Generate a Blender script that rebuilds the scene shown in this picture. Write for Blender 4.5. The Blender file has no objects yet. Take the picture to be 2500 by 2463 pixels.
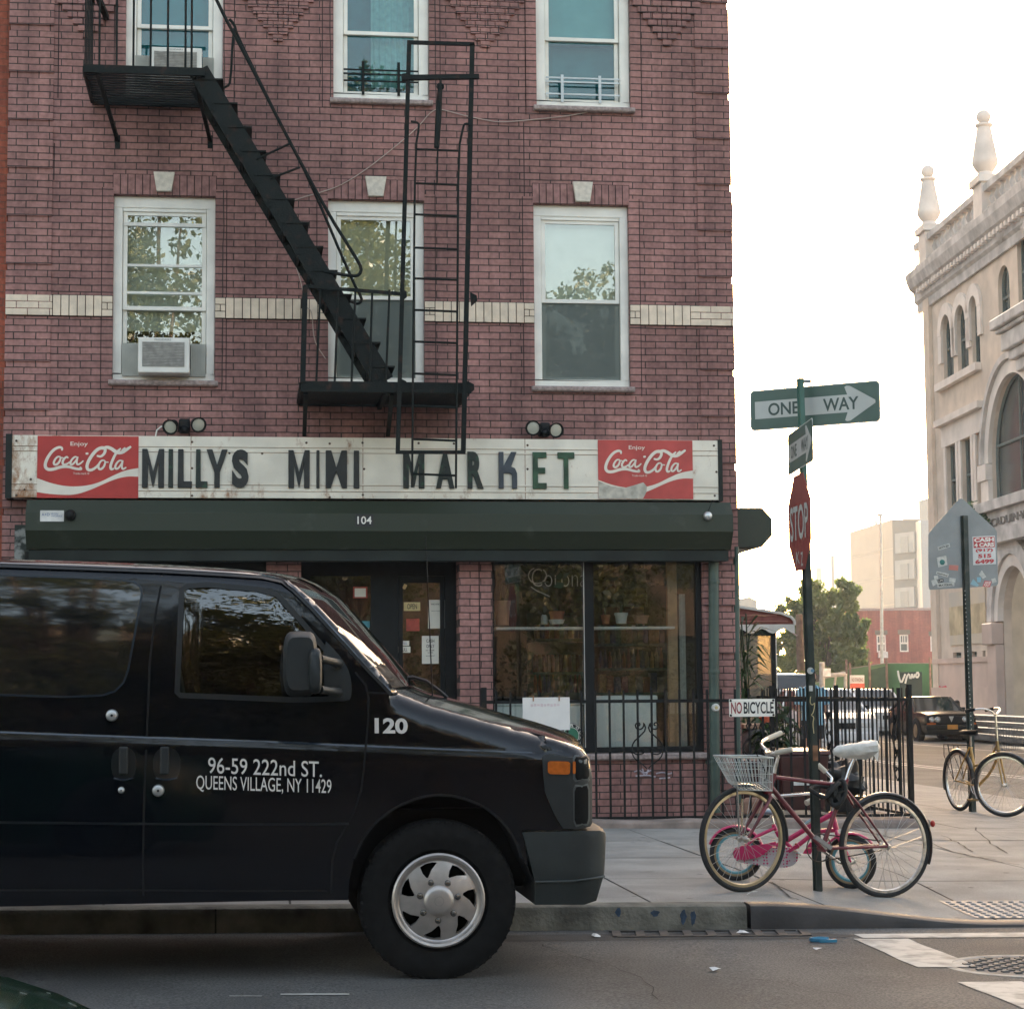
import bpy, bmesh, math, random
from mathutils import Vector, Matrix, noise
from mathutils.geometry import delaunay_2d_cdt
R = math.radians
C = bpy.context.scene.collection
scn = bpy.context.scene
random.seed(7)

# ------------------------------------------------------------------ camera
FPX, CAM_H = 4900.0, 1.38
PSI, THE, RHO = R(7.6), R(5.2), R(0.48)
FW = Vector((math.sin(PSI)*math.cos(THE), math.cos(PSI)*math.cos(THE), math.sin(THE)))
_r0 = Vector((math.cos(PSI), -math.sin(PSI), 0)); _u0 = _r0.cross(FW)
RT = _r0*math.cos(RHO) - _u0*math.sin(RHO)
UP = _u0*math.cos(RHO) + _r0*math.sin(RHO)
CAM = Vector((0, 0, CAM_H))
cd = bpy.data.cameras.new('camera'); cam = bpy.data.objects.new('camera', cd); C.objects.link(cam)
m3 = Matrix((RT, UP, -FW)).transposed()
cam.matrix_world = Matrix.Translation(CAM) @ m3.to_4x4()
cd.sensor_fit = 'HORIZONTAL'; cd.sensor_width = 36; cd.lens = 36*FPX/2500
cd.clip_start = .1; cd.clip_end = 3000
scn.camera = cam

# ------------------------------------------------------------------ light
SUN_EL, SUN_AZ = R(11), R(5.0)          # azimuth: to the right of +Y
w = bpy.data.worlds.new('World'); scn.world = w; w.use_nodes = True
nt = w.node_tree; bg = nt.nodes['Background']
sky = nt.nodes.new('ShaderNodeTexSky'); sky.sky_type = 'NISHITA'; sky.sun_disc = False
sky.sun_elevation = SUN_EL; sky.sun_rotation = SUN_AZ
sky.dust_density = 3.2; sky.air_density = .85; sky.ozone_density = .6
wt = nt.nodes.new('ShaderNodeVectorMath'); wt.operation = 'MULTIPLY'; wt.inputs[1].default_value = (1.19, .99, .82)   # warm film balance
nt.links.new(sky.outputs[0], wt.inputs[0]); nt.links.new(wt.outputs[0], bg.inputs[0]); bg.inputs[1].default_value = .15
sd = Vector((math.sin(SUN_AZ)*math.cos(SUN_EL), math.cos(SUN_AZ)*math.cos(SUN_EL), math.sin(SUN_EL)))
sl = bpy.data.lights.new('sun', 'SUN'); sl.energy = 4.0; sl.angle = R(.6); sl.color = (1, .85, .66)
so = bpy.data.objects.new('sun', sl); C.objects.link(so); so.rotation_euler = sd.to_track_quat('Z', 'Y').to_euler()
so.location = (0, 60, 40)
vs_ = scn.view_settings
vs_.view_transform = 'Standard'; vs_.look = 'None'; vs_.gamma = 1; vs_.use_curve_mapping = False
vs_.exposure = 2.55
scn.render.engine = 'CYCLES'
scn.cycles.use_denoising = True
scn.cycles.max_bounces = 8; scn.cycles.transparent_max_bounces = 16
scn.cycles.sample_clamp_indirect = 6
scn.cycles.volume_bounces = 0

# ------------------------------------------------------------------ pixel helpers (photo pixels, 2500 wide)
def ray(u, v): return FW + RT*((u-1250)/FPX) + UP*((1231.5-v)/FPX)
def W(u, v, Y):
    d = ray(u, v); return CAM + d*(Y/d.y)
def WX(u, v, X):
    d = ray(u, v); return CAM + d*(X/d.x)
GR = .017
def gz(x):                                    # the street falls gently to the right
    return -GR*max(-30, min(24, x))
def G(u, v, h=0):
    d = ray(u, v); t = (h-CAM_H)/(d.z+GR*d.x); return CAM + d*t
def RW(u0, u1, v0, v1, Y):                    # rectangle of pixels on a plane of constant Y -> x0,x1,z0,z1
    a, b, c, d = W(u0, v0, Y), W(u1, v0, Y), W(u0, v1, Y), W(u1, v1, Y)
    za, zb = (c.z+d.z)/2, (a.z+b.z)/2
    return (a.x+c.x)/2, (b.x+d.x)/2, min(za, zb), max(za, zb)

# ------------------------------------------------------------------ mesh builder
ORG = {}
class MB:
    def __init__(s): s.v = []; s.f = []; s.m = []
    def add(s, vs, fs, mi=0):
        n = len(s.v); s.v += [tuple(p) for p in vs]
        for f in fs: s.f.append([i+n for i in f]); s.m.append(mi)
        return s
    def box(s, x0, x1, y0, y1, z0, z1, mi=0):
        return s.add([(x, y, z) for z in (z0, z1) for y in (y0, y1) for x in (x0, x1)],
              [(0,2,3,1),(4,5,7,6),(0,1,5,4),(2,6,7,3),(0,4,6,2),(1,3,7,5)], mi)
    def bar(s, a, b, wd, ht=None, up=(0,0,1), mi=0):
        a = Vector(a); b = Vector(b); d = (b-a).normalized(); ht = ht or wd
        u = Vector(up)
        if abs(d.dot(u)) > .97: u = Vector((0,1,0))
        x = d.cross(u).normalized()*(wd/2); y = x.normalized().cross(d)*(ht/2)
        vs = [p+i*x+j*y for p in (a, b) for i, j in ((-1,-1),(1,-1),(1,1),(-1,1))]
        return s.add(vs, [(0,1,2,3),(7,6,5,4),(0,4,5,1),(1,5,6,2),(2,6,7,3),(3,7,4,0)], mi)
    def tube(s, pts, r, n=8, closed=False, caps=True, mi=0):
        pts = [Vector(p) for p in pts]; k = len(pts)
        rs = r if isinstance(r, (list, tuple)) else [r]*k
        T = []
        for i in range(k):
            a = pts[i-1] if (i or closed) else pts[i]; b = pts[(i+1) % k] if (i < k-1 or closed) else pts[i]
            t = b-a; T.append(t.normalized() if t.length > 1e-9 else Vector((0,0,1)))
        nrm = T[0].orthogonal().normalized(); vs = []
        for i in range(k):
            nrm = (nrm - T[i]*nrm.dot(T[i]));
            nrm = nrm.normalized() if nrm.length > 1e-6 else T[i].orthogonal().normalized()
            bi = T[i].cross(nrm)
            for j in range(n):
                a = 2*math.pi*j/n; vs.append(pts[i]+(nrm*math.cos(a)+bi*math.sin(a))*rs[i])
        fs = []
        for i in range(k if closed else k-1):
            i2 = (i+1) % k
            for j in range(n):
                fs.append((i*n+j, i*n+(j+1) % n, i2*n+(j+1) % n, i2*n+j))
        if caps and not closed: fs += [tuple(range(n))[::-1], tuple(range((k-1)*n, k*n))]
        return s.add(vs, fs, mi)
    def lathe(s, c, ax, prof, n=24, mi=0, caps=True):
        ax = Vector(ax).normalized(); a = ax.orthogonal().normalized(); b = ax.cross(a); c = Vector(c)
        vs = []; k = len(prof)
        for r, t in prof:
            for j in range(n):
                q = 2*math.pi*j/n; vs.append(c+ax*t+(a*math.cos(q)+b*math.sin(q))*max(r, 1e-4))
        fs = [(i*n+j, i*n+(j+1) % n, (i+1)*n+(j+1) % n, (i+1)*n+j) for i in range(k-1) for j in range(n)]
        if caps: fs += [tuple(range(n))[::-1], tuple(range((k-1)*n, k*n))]
        return s.add(vs, fs, mi)
    def torus(s, c, ax, Rr, r, n=40, k=10, mi=0, sq=1.0):
        ax = Vector(ax).normalized(); a = ax.orthogonal().normalized(); b = ax.cross(a); c = Vector(c); vs = []
        for i in range(n):
            q = 2*math.pi*i/n; d = a*math.cos(q)+b*math.sin(q)
            for j in range(k):
                p = 2*math.pi*j/k; vs.append(c+d*(Rr+r*math.cos(p))+ax*(r*sq*math.sin(p)))
        return s.add(vs, [(i*k+j, ((i+1) % n)*k+j, ((i+1) % n)*k+(j+1) % k, i*k+(j+1) % k) for i in range(n) for j in range(k)], mi)
    def prism(s, pts, off, mi=0):
        pts = [Vector(p) for p in pts]; off = Vector(off); n = len(pts)
        return s.add(pts+[p+off for p in pts], [tuple(range(n))[::-1], tuple(range(n, 2*n))] +
              [(i, (i+1) % n, n+(i+1) % n, n+i) for i in range(n)], mi)
    def quad(s, a, b, c, d, mi=0): return s.add([a, b, c, d], [(0,1,2,3)], mi)
    def ball(s, c, r, sc=(1,1,1), nu=16, nv=10, mi=0, jit=0):
        vs = []
        for i in range(nv+1):
            th = math.pi*i/nv
            for j in range(nu):
                ph = 2*math.pi*j/nu; q = Vector((math.sin(th)*math.cos(ph), math.sin(th)*math.sin(ph), math.cos(th)))
                k = 1+jit*noise.noise(q*2.3+Vector(c)) if jit else 1
                vs.append((c[0]+q.x*r*sc[0]*k, c[1]+q.y*r*sc[1]*k, c[2]+q.z*r*sc[2]*k))
        return s.add(vs, [(i*nu+j, (i+1)*nu+j, (i+1)*nu+(j+1) % nu, i*nu+(j+1) % nu) for i in range(nv) for j in range(nu)], mi)
    def loft(s, rings, closed=True, caps=True, mi=0):
        n = len(rings[0]); vs = [p for r in rings for p in r]; k = len(rings); fs = []
        for i in range(k-1):
            for j in range(n if closed else n-1):
                fs.append((i*n+j, i*n+(j+1) % n, (i+1)*n+(j+1) % n, (i+1)*n+j))
        if caps and closed: fs += [tuple(range(n))[::-1], tuple(range((k-1)*n, k*n))]
        return s.add(vs, fs, mi)
    def xf(s, M):
        s.v = [tuple(M @ Vector(p)) for p in s.v]; return s
    def ext(s, o, M=None, mi=None):
        return s.add([M @ Vector(p) for p in o.v] if M else o.v, o.f, 0 if mi is None else mi)
    def build(s, name, mats, parent=None, smooth=0, bevel=0):
        me = bpy.data.meshes.new(name)
        og = ORG.get(parent.name, Vector((0,0,0))) if parent else Vector((0,0,0))
        me.from_pydata([(p[0]-og.x, p[1]-og.y, p[2]-og.z) for p in s.v], [], s.f)
        for m in (mats if isinstance(mats, (list, tuple)) else [mats]): me.materials.append(m)
        if len(me.polygons) == len(s.m): me.polygons.foreach_set('material_index', s.m)
        bm = bmesh.new(); bm.from_mesh(me); bmesh.ops.remove_doubles(bm, verts=bm.verts, dist=1e-5)
        bmesh.ops.recalc_face_normals(bm, faces=bm.faces); bm.to_mesh(me); bm.free()
        if smooth:
            me.polygons.foreach_set('use_smooth', [True]*len(me.polygons)); me.set_sharp_from_angle(angle=R(smooth))
        o = bpy.data.objects.new(name, me); C.objects.link(o)
        if parent: o.parent = parent
        ORG[o.name] = og
        if bevel:
            b = o.modifiers.new('bevel', 'BEVEL'); b.width = bevel; b.segments = 2; b.limit_method = 'ANGLE'; b.angle_limit = R(40)
        return o
def thing(name, label, cat, loc=(0,0,0), group=None):
    o = bpy.data.objects.new(name, None); C.objects.link(o); o.location = loc; o.empty_display_size = .1
    ORG[o.name] = Vector(loc); o['label'] = label; o['category'] = cat
    if group: o['group'] = group
    return o
def tag(o, label, cat, group=None, kind=None):
    if kind: o['kind'] = kind
    if label: o['label'] = label
    if cat: o['category'] = cat
    if group: o['group'] = group
    return o
def struct(mb, name, mats, smooth=0, bevel=0):
    o = mb.build(name, mats, None, smooth, bevel); o['kind'] = 'structure'; return o
def lab(o, s): o['label'] = s; return o
def dup(root, delta, label, group=None, name=None):
    r = root.copy(); C.objects.link(r); r.location = root.location+Vector(delta); r['label'] = label
    if group: r['group'] = group
    ORG[r.name] = r.location.copy()
    for c in root.children:
        k = c.copy(); C.objects.link(k); k.parent = r; ORG[k.name] = ORG[r.name]
        for g in c.children:
            h = g.copy(); C.objects.link(h); h.parent = k; ORG[h.name] = ORG[r.name]
    return r
def recenter(o, loc):                       # move a one-mesh thing's origin to its base
    loc = Vector(loc); o.data.transform(Matrix.Translation(-loc)); o.location = loc; ORG[o.name] = loc; return o

# text -> flat mesh points in a box: origin a (bottom left), ux right, uz up, nrm towards viewer
_tc = {}
def text_geo(txt, bold=0.0):
    key = (txt, bold)
    if key in _tc: return _tc[key]
    cu = bpy.data.curves.new('t', 'FONT'); cu.body = txt; cu.size = 1; cu.offset = bold; cu.resolution_u = 4
    ob = bpy.data.objects.new('t', cu); C.objects.link(ob)
    dg = bpy.context.evaluated_depsgraph_get(); me = bpy.data.meshes.new_from_object(ob.evaluated_get(dg))
    vs = [v.co.copy() for v in me.vertices]; fs = [list(p.vertices) for p in me.polygons]
    bpy.data.objects.remove(ob); bpy.data.curves.remove(cu); bpy.data.meshes.remove(me)
    _tc[key] = (vs, fs); return vs, fs
def text_mb(txt, a, ux, uz, w_, h_, nrm, depth=.002, bold=0.0, mb=None, mi=0, shear=0):
    vs, fs = text_geo(txt, bold); mb = mb or MB()
    x0 = min(p.x for p in vs); x1 = max(p.x for p in vs); y0 = min(p.y for p in vs); y1 = max(p.y for p in vs)
    a = Vector(a); ux = Vector(ux).normalized(); uz = Vector(uz).normalized(); nrm = Vector(nrm).normalized()
    P = [a+ux*((p.x-x0)/(x1-x0)*w_ + shear*(p.y-y0)/(y1-y0)*h_)+uz*((p.y-y0)/(y1-y0)*h_) for p in vs]
    n = len(P)
    if depth <= .0025:
        return mb.add([p+nrm*depth for p in P], fs, mi)
    ec = {}
    for f in fs:
        for i in range(len(f)):
            e = (f[i], f[(i+1) % len(f)]); ec[e] = 1
    side = [(e[0], e[1], e[1]+n, e[0]+n) for e in ec if (e[1], e[0]) not in ec]
    return mb.add(P+[p+nrm*depth for p in P], [[i+n for i in f] for f in fs]+side, mi)

def inpoly(x, y, poly):
    c = False; j = len(poly)-1
    for i in range(len(poly)):
        xi, yi = poly[i]; xj, yj = poly[j]
        if (yi > y) != (yj > y) and x < (xj-xi)*(y-yi)/(yj-yi)+xi: c = not c
        j = i
    return c
def patch(poly, fy, step=.05, holes=(), extra=()):
    """fill a 2-D outline (x,z) and lift it onto y=fy(x,z)"""
    vs = [Vector(p) for p in poly]; n = len(vs); ed = [(i, (i+1) % n) for i in range(n)]
    for h in holes:
        k = len(vs); vs += [Vector(p) for p in h]; ed += [(k+i, k+(i+1) % len(h)) for i in range(len(h))]
    xs = [p[0] for p in poly]; zs = [p[1] for p in poly]
    x = min(xs)+step/2
    while x < max(xs):
        z = min(zs)+step/2
        while z < max(zs):
            if inpoly(x, z, poly): vs.append(Vector((x+random.uniform(-.002,.002), z+random.uniform(-.002,.002))))
            z += step
        x += step
    vs += [Vector(p) for p in extra if inpoly(p[0], p[1], poly)]
    V, E, F, _, _, _ = delaunay_2d_cdt(vs, ed, [], 0, 1e-5)
    F2 = []
    for f in F:
        cx = sum(V[i].x for i in f)/len(f); cz = sum(V[i].y for i in f)/len(f)
        if inpoly(cx, cz, poly) and not any(inpoly(cx, cz, h) for h in holes): F2.append(list(f))
    return MB().add([(p.x, fy(p.x, p.y), p.y) for p in V], F2)
def smoothpoly(pts, it=2, closed=True):
    for _ in range(it):
        q = []; n = len(pts)
        for i in range(n if closed else n-1):
            a = Vector(pts[i]); b = Vector(pts[(i+1) % n]); q += [a*.75+b*.25, a*.25+b*.75]
        if not closed: q = [Vector(pts[0])]+q+[Vector(pts[-1])]
        pts = q
    return pts

# ------------------------------------------------------------------ materials
def nodes(m): return m.node_tree.nodes, m.node_tree.links
def M(name, col, rough=.6, metal=0, var=.12, vs=5, bump=0, bs=70, col2=None, cth=(.35,.65), coat=0, spec=.5, trans=0, det=4):
    m = bpy.data.materials.new(name); m.use_nodes = True; N, L = nodes(m); b = N['Principled BSDF']
    b.inputs['Roughness'].default_value = rough; b.inputs['Metallic'].default_value = metal
    b.inputs['Specular IOR Level'].default_value = spec; b.inputs['Coat Weight'].default_value = coat
    b.inputs['Coat Roughness'].default_value = .04
    tc = N.new('ShaderNodeTexCoord')
    if var or col2:
        n = N.new('ShaderNodeTexNoise'); n.inputs['Scale'].default_value = vs; n.inputs['Detail'].default_value = det
        r = N.new('ShaderNodeValToRGB'); L.new(tc.outputs['Object'], n.inputs['Vector']); L.new(n.outputs['Fac'], r.inputs['Fac'])
        c1 = tuple(c*(1-var) for c in col); c2 = col2 or tuple(min(1, c*(1+var)) for c in col)
        r.color_ramp.elements[0].position, r.color_ramp.elements[1].position = cth
        r.color_ramp.elements[0].color = (*c1, 1); r.color_ramp.elements[1].color = (*c2, 1)
        L.new(r.outputs['Color'], b.inputs['Base Color'])
    else: b.inputs['Base Color'].default_value = (*col, 1)
    if bump:
        n2 = N.new('ShaderNodeTexNoise'); n2.inputs['Scale'].default_value = bs; n2.inputs['Detail'].default_value = 3
        bp = N.new('ShaderNodeBump'); bp.inputs['Strength'].default_value = bump; bp.inputs['Distance'].default_value = .01
        L.new(tc.outputs['Object'], n2.inputs['Vector']); L.new(n2.outputs['Fac'], bp.inputs['Height']); L.new(bp.outputs['Normal'], b.inputs['Normal'])
    return m
def brick_mat(name, c1, c2, mort, bw=.2125, rh=.0686, ms=.0105, axis='X', blot=.25, bumpd=.006, msm=.12, zoff=0, off=.5):
    m = bpy.data.materials.new(name); m.use_nodes = True; N, L = nodes(m); b = N['Principled BSDF']
    b.inputs['Roughness'].default_value = .75; b.inputs['Specular IOR Level'].default_value = .35
    g = N.new('ShaderNodeNewGeometry'); sp = N.new('ShaderNodeSeparateXYZ'); cb = N.new('ShaderNodeCombineXYZ')
    L.new(g.outputs['Position'], sp.inputs[0]); L.new(sp.outputs[axis], cb.inputs['X'])
    ad = N.new('ShaderNodeMath'); ad.operation = 'ADD'; ad.inputs[1].default_value = zoff+20*rh; L.new(sp.outputs['Z'], ad.inputs[0]); L.new(ad.outputs[0], cb.inputs['Y'])
    # a little waviness so that courses are not ruler straight
    nw = N.new('ShaderNodeTexNoise'); nw.inputs['Scale'].default_value = 3; L.new(g.outputs['Position'], nw.inputs['Vector'])
    mw = N.new('ShaderNodeVectorMath'); mw.operation = 'MULTIPLY_ADD'; mw.inputs[1].default_value = (.03,.014,0)
    L.new(nw.outputs['Color'], mw.inputs[0]); L.new(cb.outputs[0], mw.inputs[2])
    br = N.new('ShaderNodeTexBrick'); L.new(mw.outputs[0], br.inputs['Vector'])
    br.inputs['Scale'].default_value = 1; br.inputs['Mortar Size'].default_value = ms/2; br.inputs['Mortar Smooth'].default_value = msm
    br.inputs['Brick Width'].default_value = bw; br.inputs['Row Height'].default_value = rh; br.inputs['Bias'].default_value = -.1
    br.offset = off
    br.inputs['Color1'].default_value = (*c1, 1); br.inputs['Color2'].default_value = (*c2, 1); br.inputs['Mortar'].default_value = (*mort, 1)
    n = N.new('ShaderNodeTexNoise'); n.inputs['Scale'].default_value = 1.1; n.inputs['Detail'].default_value = 8; n.inputs['Roughness'].default_value = .65
    L.new(g.outputs['Position'], n.inputs['Vector'])
    n3 = N.new('ShaderNodeTexNoise'); n3.inputs['Scale'].default_value = 24; n3.inputs['Detail'].default_value = 4; L.new(g.outputs['Position'], n3.inputs['Vector'])
    mr = N.new('ShaderNodeMapRange'); mr.inputs['From Min'].default_value = .3; mr.inputs['From Max'].default_value = .7
    mr.inputs['To Min'].default_value = 1-blot; mr.inputs['To Max'].default_value = 1+blot; L.new(n.outputs['Fac'], mr.inputs['Value'])
    m3_ = N.new('ShaderNodeMapRange'); m3_.inputs['From Min'].default_value = .3; m3_.inputs['From Max'].default_value = .7
    m3_.inputs['To Min'].default_value = .82; m3_.inputs['To Max'].default_value = 1.18; L.new(n3.outputs['Fac'], m3_.inputs['Value'])
    mp = N.new('ShaderNodeMapping'); mp.inputs['Scale'].default_value = (3.2, 3.2, .22); L.new(g.outputs['Position'], mp.inputs['Vector'])
    n5 = N.new('ShaderNodeTexNoise'); n5.inputs['Scale'].default_value = 1.0; n5.inputs['Detail'].default_value = 9; n5.inputs['Roughness'].default_value = .7; L.new(mp.outputs[0], n5.inputs['Vector'])
    m5 = N.new('ShaderNodeMapRange'); m5.inputs['From Min'].default_value = .36; m5.inputs['From Max'].default_value = .62; m5.inputs['To Min'].default_value = .70; m5.inputs['To Max'].default_value = 1.12; L.new(n5.outputs['Fac'], m5.inputs['Value'])
    m6 = N.new('ShaderNodeMath'); m6.operation = 'MULTIPLY'; L.new(m5.outputs[0], m6.inputs[0]); L.new(mr.outputs[0], m6.inputs[1])
    mm = N.new('ShaderNodeMath'); mm.operation = 'MULTIPLY'; L.new(m6.outputs[0], mm.inputs[0]); L.new(m3_.outputs[0], mm.inputs[1])
    mx = N.new('ShaderNodeVectorMath'); mx.operation = 'SCALE'; L.new(br.outputs['Color'], mx.inputs[0]); L.new(mm.outputs[0], mx.inputs['Scale'])
    L.new(mx.outputs[0], b.inputs['Base Color'])
    bp = N.new('ShaderNodeBump'); bp.inputs['Strength'].default_value = .9; bp.inputs['Distance'].default_value = bumpd; bp.invert = True
    hm = N.new('ShaderNodeMath'); hm.operation = 'MULTIPLY_ADD'; hm.inputs[1].default_value = -.25; L.new(n3.outputs['Fac'], hm.inputs[0]); L.new(br.outputs['Fac'], hm.inputs[2])
    L.new(hm.outputs[0], bp.inputs['Height']); L.new(bp.outputs['Normal'], b.inputs['Normal'])
    return m
def glass_mat(name, refl=.25, tint=(.75,.85,.82), rough=0.0, op=0.0, opc=(.02,.025,.03), wav=0.0):
    """window glass: mirror reflection over a see-through tint"""
    m = bpy.data.materials.new(name); m.use_nodes = True; N, L = nodes(m); N.remove(N['Principled BSDF'])
    o = N['Material Output']; gl = N.new('ShaderNodeBsdfGlossy'); gl.inputs['Roughness'].default_value = rough
    tr = N.new('ShaderNodeBsdfTransparent'); tr.inputs['Color'].default_value = (*tint, 1)
    lw = N.new('ShaderNodeLayerWeight'); lw.inputs['Blend'].default_value = .3
    ma = N.new('ShaderNodeMath'); ma.operation = 'MULTIPLY_ADD'; ma.inputs[1].default_value = .7; ma.inputs[2].default_value = refl; ma.use_clamp = True
    L.new(lw.outputs['Fresnel'], ma.inputs[0])
    under = tr.outputs[0]
    if op:
        df = N.new('ShaderNodeBsdfDiffuse'); df.inputs['Color'].default_value = (*opc, 1); mi = N.new('ShaderNodeMixShader'); mi.inputs[0].default_value = op
        L.new(tr.outputs[0], mi.inputs[1]); L.new(df.outputs[0], mi.inputs[2]); under = mi.outputs[0]
    mx = N.new('ShaderNodeMixShader'); L.new(ma.outputs[0], mx.inputs[0]); L.new(under, mx.inputs[1]); L.new(gl.outputs[0], mx.inputs[2])
    L.new(mx.outputs[0], o.inputs['Surface'])
    if wav:
        tc = N.new('ShaderNodeTexCoord'); n = N.new('ShaderNodeTexNoise'); n.inputs['Scale'].default_value = 1.4; n.inputs['Detail'].default_value = 1
        bp = N.new('ShaderNodeBump'); bp.inputs['Strength'].default_value = wav; bp.inputs['Distance'].default_value = .01
        L.new(tc.outputs['Object'], n.inputs['Vector']); L.new(n.outputs['Fac'], bp.inputs['Height']); L.new(bp.outputs[0], gl.inputs['Normal'])
    return m
def leaf_mat(name, c1, c2, trans=.45, vs=1.3):
    m = bpy.data.materials.new(name); m.use_nodes = True; N, L = nodes(m); N.remove(N['Principled BSDF']); o = N['Material Output']
    g = N.new('ShaderNodeNewGeometry'); n = N.new('ShaderNodeTexNoise'); n.inputs['Scale'].default_value = vs; n.inputs['Detail'].default_value = 6
    L.new(g.outputs['Position'], n.inputs['Vector']); r = N.new('ShaderNodeValToRGB'); L.new(n.outputs['Fac'], r.inputs[0])
    r.color_ramp.elements[0].position = .38; r.color_ramp.elements[1].position = .64
    r.color_ramp.elements[0].color = (*c1, 1); r.color_ramp.elements[1].color = (*c2, 1)
    d = N.new('ShaderNodeBsdfDiffuse'); t = N.new('ShaderNodeBsdfTranslucent'); gl = N.new('ShaderNodeBsdfGlossy'); gl.inputs['Roughness'].default_value = .35
    L.new(r.outputs[0], d.inputs['Color']); L.new(r.outputs[0], t.inputs['Color'])
    a = N.new('ShaderNodeMixShader'); a.inputs[0].default_value = trans; L.new(d.outputs[0], a.inputs[1]); L.new(t.outputs[0], a.inputs[2])
    b = N.new('ShaderNodeMixShader'); b.inputs[0].default_value = .06; L.new(a.outputs[0], b.inputs[1]); L.new(gl.outputs[0], b.inputs[2])
    L.new(b.outputs[0], o.inputs['Surface']); return m

BRICK = brick_mat('mauve_brick', (.328,.167,.147), (.250,.124,.113), (.050,.035,.032))
BRICKY = brick_mat('mauve_brick_side', (.328,.167,.147), (.250,.124,.113), (.050,.035,.032), axis='Y')
BRICK_STACK = brick_mat('mauve_brick_stack', (.328,.167,.147), (.250,.124,.113), (.050,.035,.032), off=0.0)
BRICK_O = brick_mat('orange_brick', (.33,.085,.045), (.24,.06,.035), (.19,.09,.06), ms=.007)
BRICK_FAR = brick_mat('far_red_brick', (.36,.10,.075), (.29,.08,.06), (.2,.1,.09), blot=.15)
CREAM = M('cream_brick', (.70,.58,.45), .75, var=.12, vs=9, bump=.2)
MORTAR = M('dark_mortar', (.035,.02,.02), .9, var=.2)
STONE = M('grey_pink_stone', (.33,.26,.24), .85, var=.25, vs=30, bump=.4, bs=120)
KEYST = M('pale_keystone', (.62,.56,.47), .8, var=.12, vs=20, bump=.2)
WHITE = M('white_paint', (.80,.775,.70), .5, var=.08, vs=4, bump=.05)
WHITE_DIRTY = M('grimy_white_paint', (.62,.61,.57), .55, var=.22, vs=6)
PLASTIC_W = M('white_plastic', (.74,.72,.66), .45, var=.08)
IRON = M('black_green_iron', (.009,.014,.013), .65, spec=.2, var=.3, vs=11, bump=.3, bs=60, col2=(.035,.018,.012), cth=(.56,.74), det=8)
IRON2 = M('black_iron', (.009,.010,.010), .6, spec=.25, var=.3, vs=9, bump=.1)
HOOD = M('dark_green_metal', (.028,.040,.022), .5, var=.25, vs=3.5, bump=.12, bs=9, col2=(.07,.08,.062), cth=(.62,.84), det=12)
HOOD_D = M('darker_green_metal', (.013,.018,.015), .6, var=.3, vs=3, spec=.3)
DARK = M('dark_frame', (.007,.008,.008), .6, spec=.25, var=.2)
BLACK = M('matt_black', (.008,.008,.008), .9, var=.1)
ALU = M('bare_aluminium', (.55,.56,.55), .4, .8, var=.15)
CHROME = M('chrome', (.7,.7,.68), .16, 1, var=.1)
RUSTCHROME = M('worn_chrome', (.62,.6,.56), .28, 1, var=.25, vs=25)
RUBBER = M('tyre_rubber', (.011,.011,.011), .9, var=.2, vs=20, bump=.1, bs=150, spec=.15)
CONC = M('pavement_concrete', (.262,.256,.238), .88, var=.17, vs=2.2, bump=.35, bs=140, det=10)
PAPER = M('notice_paper', (.62,.6,.52), .8, var=.06)
TEXTBLK = M('black_lettering', (.012,.012,.012), .6, var=0)
GLASS_UP = glass_mat('upper_window_glass', .04, (.62,.80,.80), wav=.04)
GLASS_MID = glass_mat('window_glass', .11, (.92,.94,.90), wav=.06)
SCR = glass_mat('screen_mesh', .0, (.55,.57,.55), rough=.6, op=.5, opc=(.20,.235,.215))
GLASS_SHOP = glass_mat('shop_glass', .12, (.93,.95,.94), wav=.05)
GLASS_CAR = glass_mat('car_glass', .10, (.28,.33,.31), wav=.03)
# ================================================================== GROUND
def road_mat():
    m = M('asphalt', (.086,.085,.081), .85, var=.30, vs=.8, bump=.8, bs=120, det=12)
    N, L = nodes(m); b = N['Principled BSDF']; src = b.inputs['Base Color'].links[0].from_socket
    g = N.new('ShaderNodeNewGeometry'); n = N.new('ShaderNodeTexNoise'); n.inputs['Scale'].default_value = 85; n.inputs['Detail'].default_value = 4
    L.new(g.outputs['Position'], n.inputs['Vector']); mr = N.new('ShaderNodeMapRange')
    mr.inputs['From Min'].default_value = .35; mr.inputs['From Max'].default_value = .68; mr.inputs['To Min'].default_value = .55; mr.inputs['To Max'].default_value = 1.7
    L.new(n.outputs['Fac'], mr.inputs['Value']); sc = N.new('ShaderNodeVectorMath'); sc.operation = 'SCALE'
    L.new(src, sc.inputs[0]); L.new(mr.outputs[0], sc.inputs['Scale']); L.new(sc.outputs[0], b.inputs['Base Color']); return m
ASPH = road_mat()
mb = MB()
xs = [-900, -30, -12, 0, 12, 24, 900]; ys = [-400, -30, 0, 6, 12, 20, 40, 80, 160, 1600]
for i in range(len(xs)-1):
    for j in range(len(ys)-1):
        mb.quad(*[(x, y, gz(x)) for x, y in ((xs[i], ys[j]), (xs[i+1], ys[j]), (xs[i+1], ys[j+1]), (xs[i], ys[j+1]))])
struct(mb, 'road', ASPH)

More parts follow.
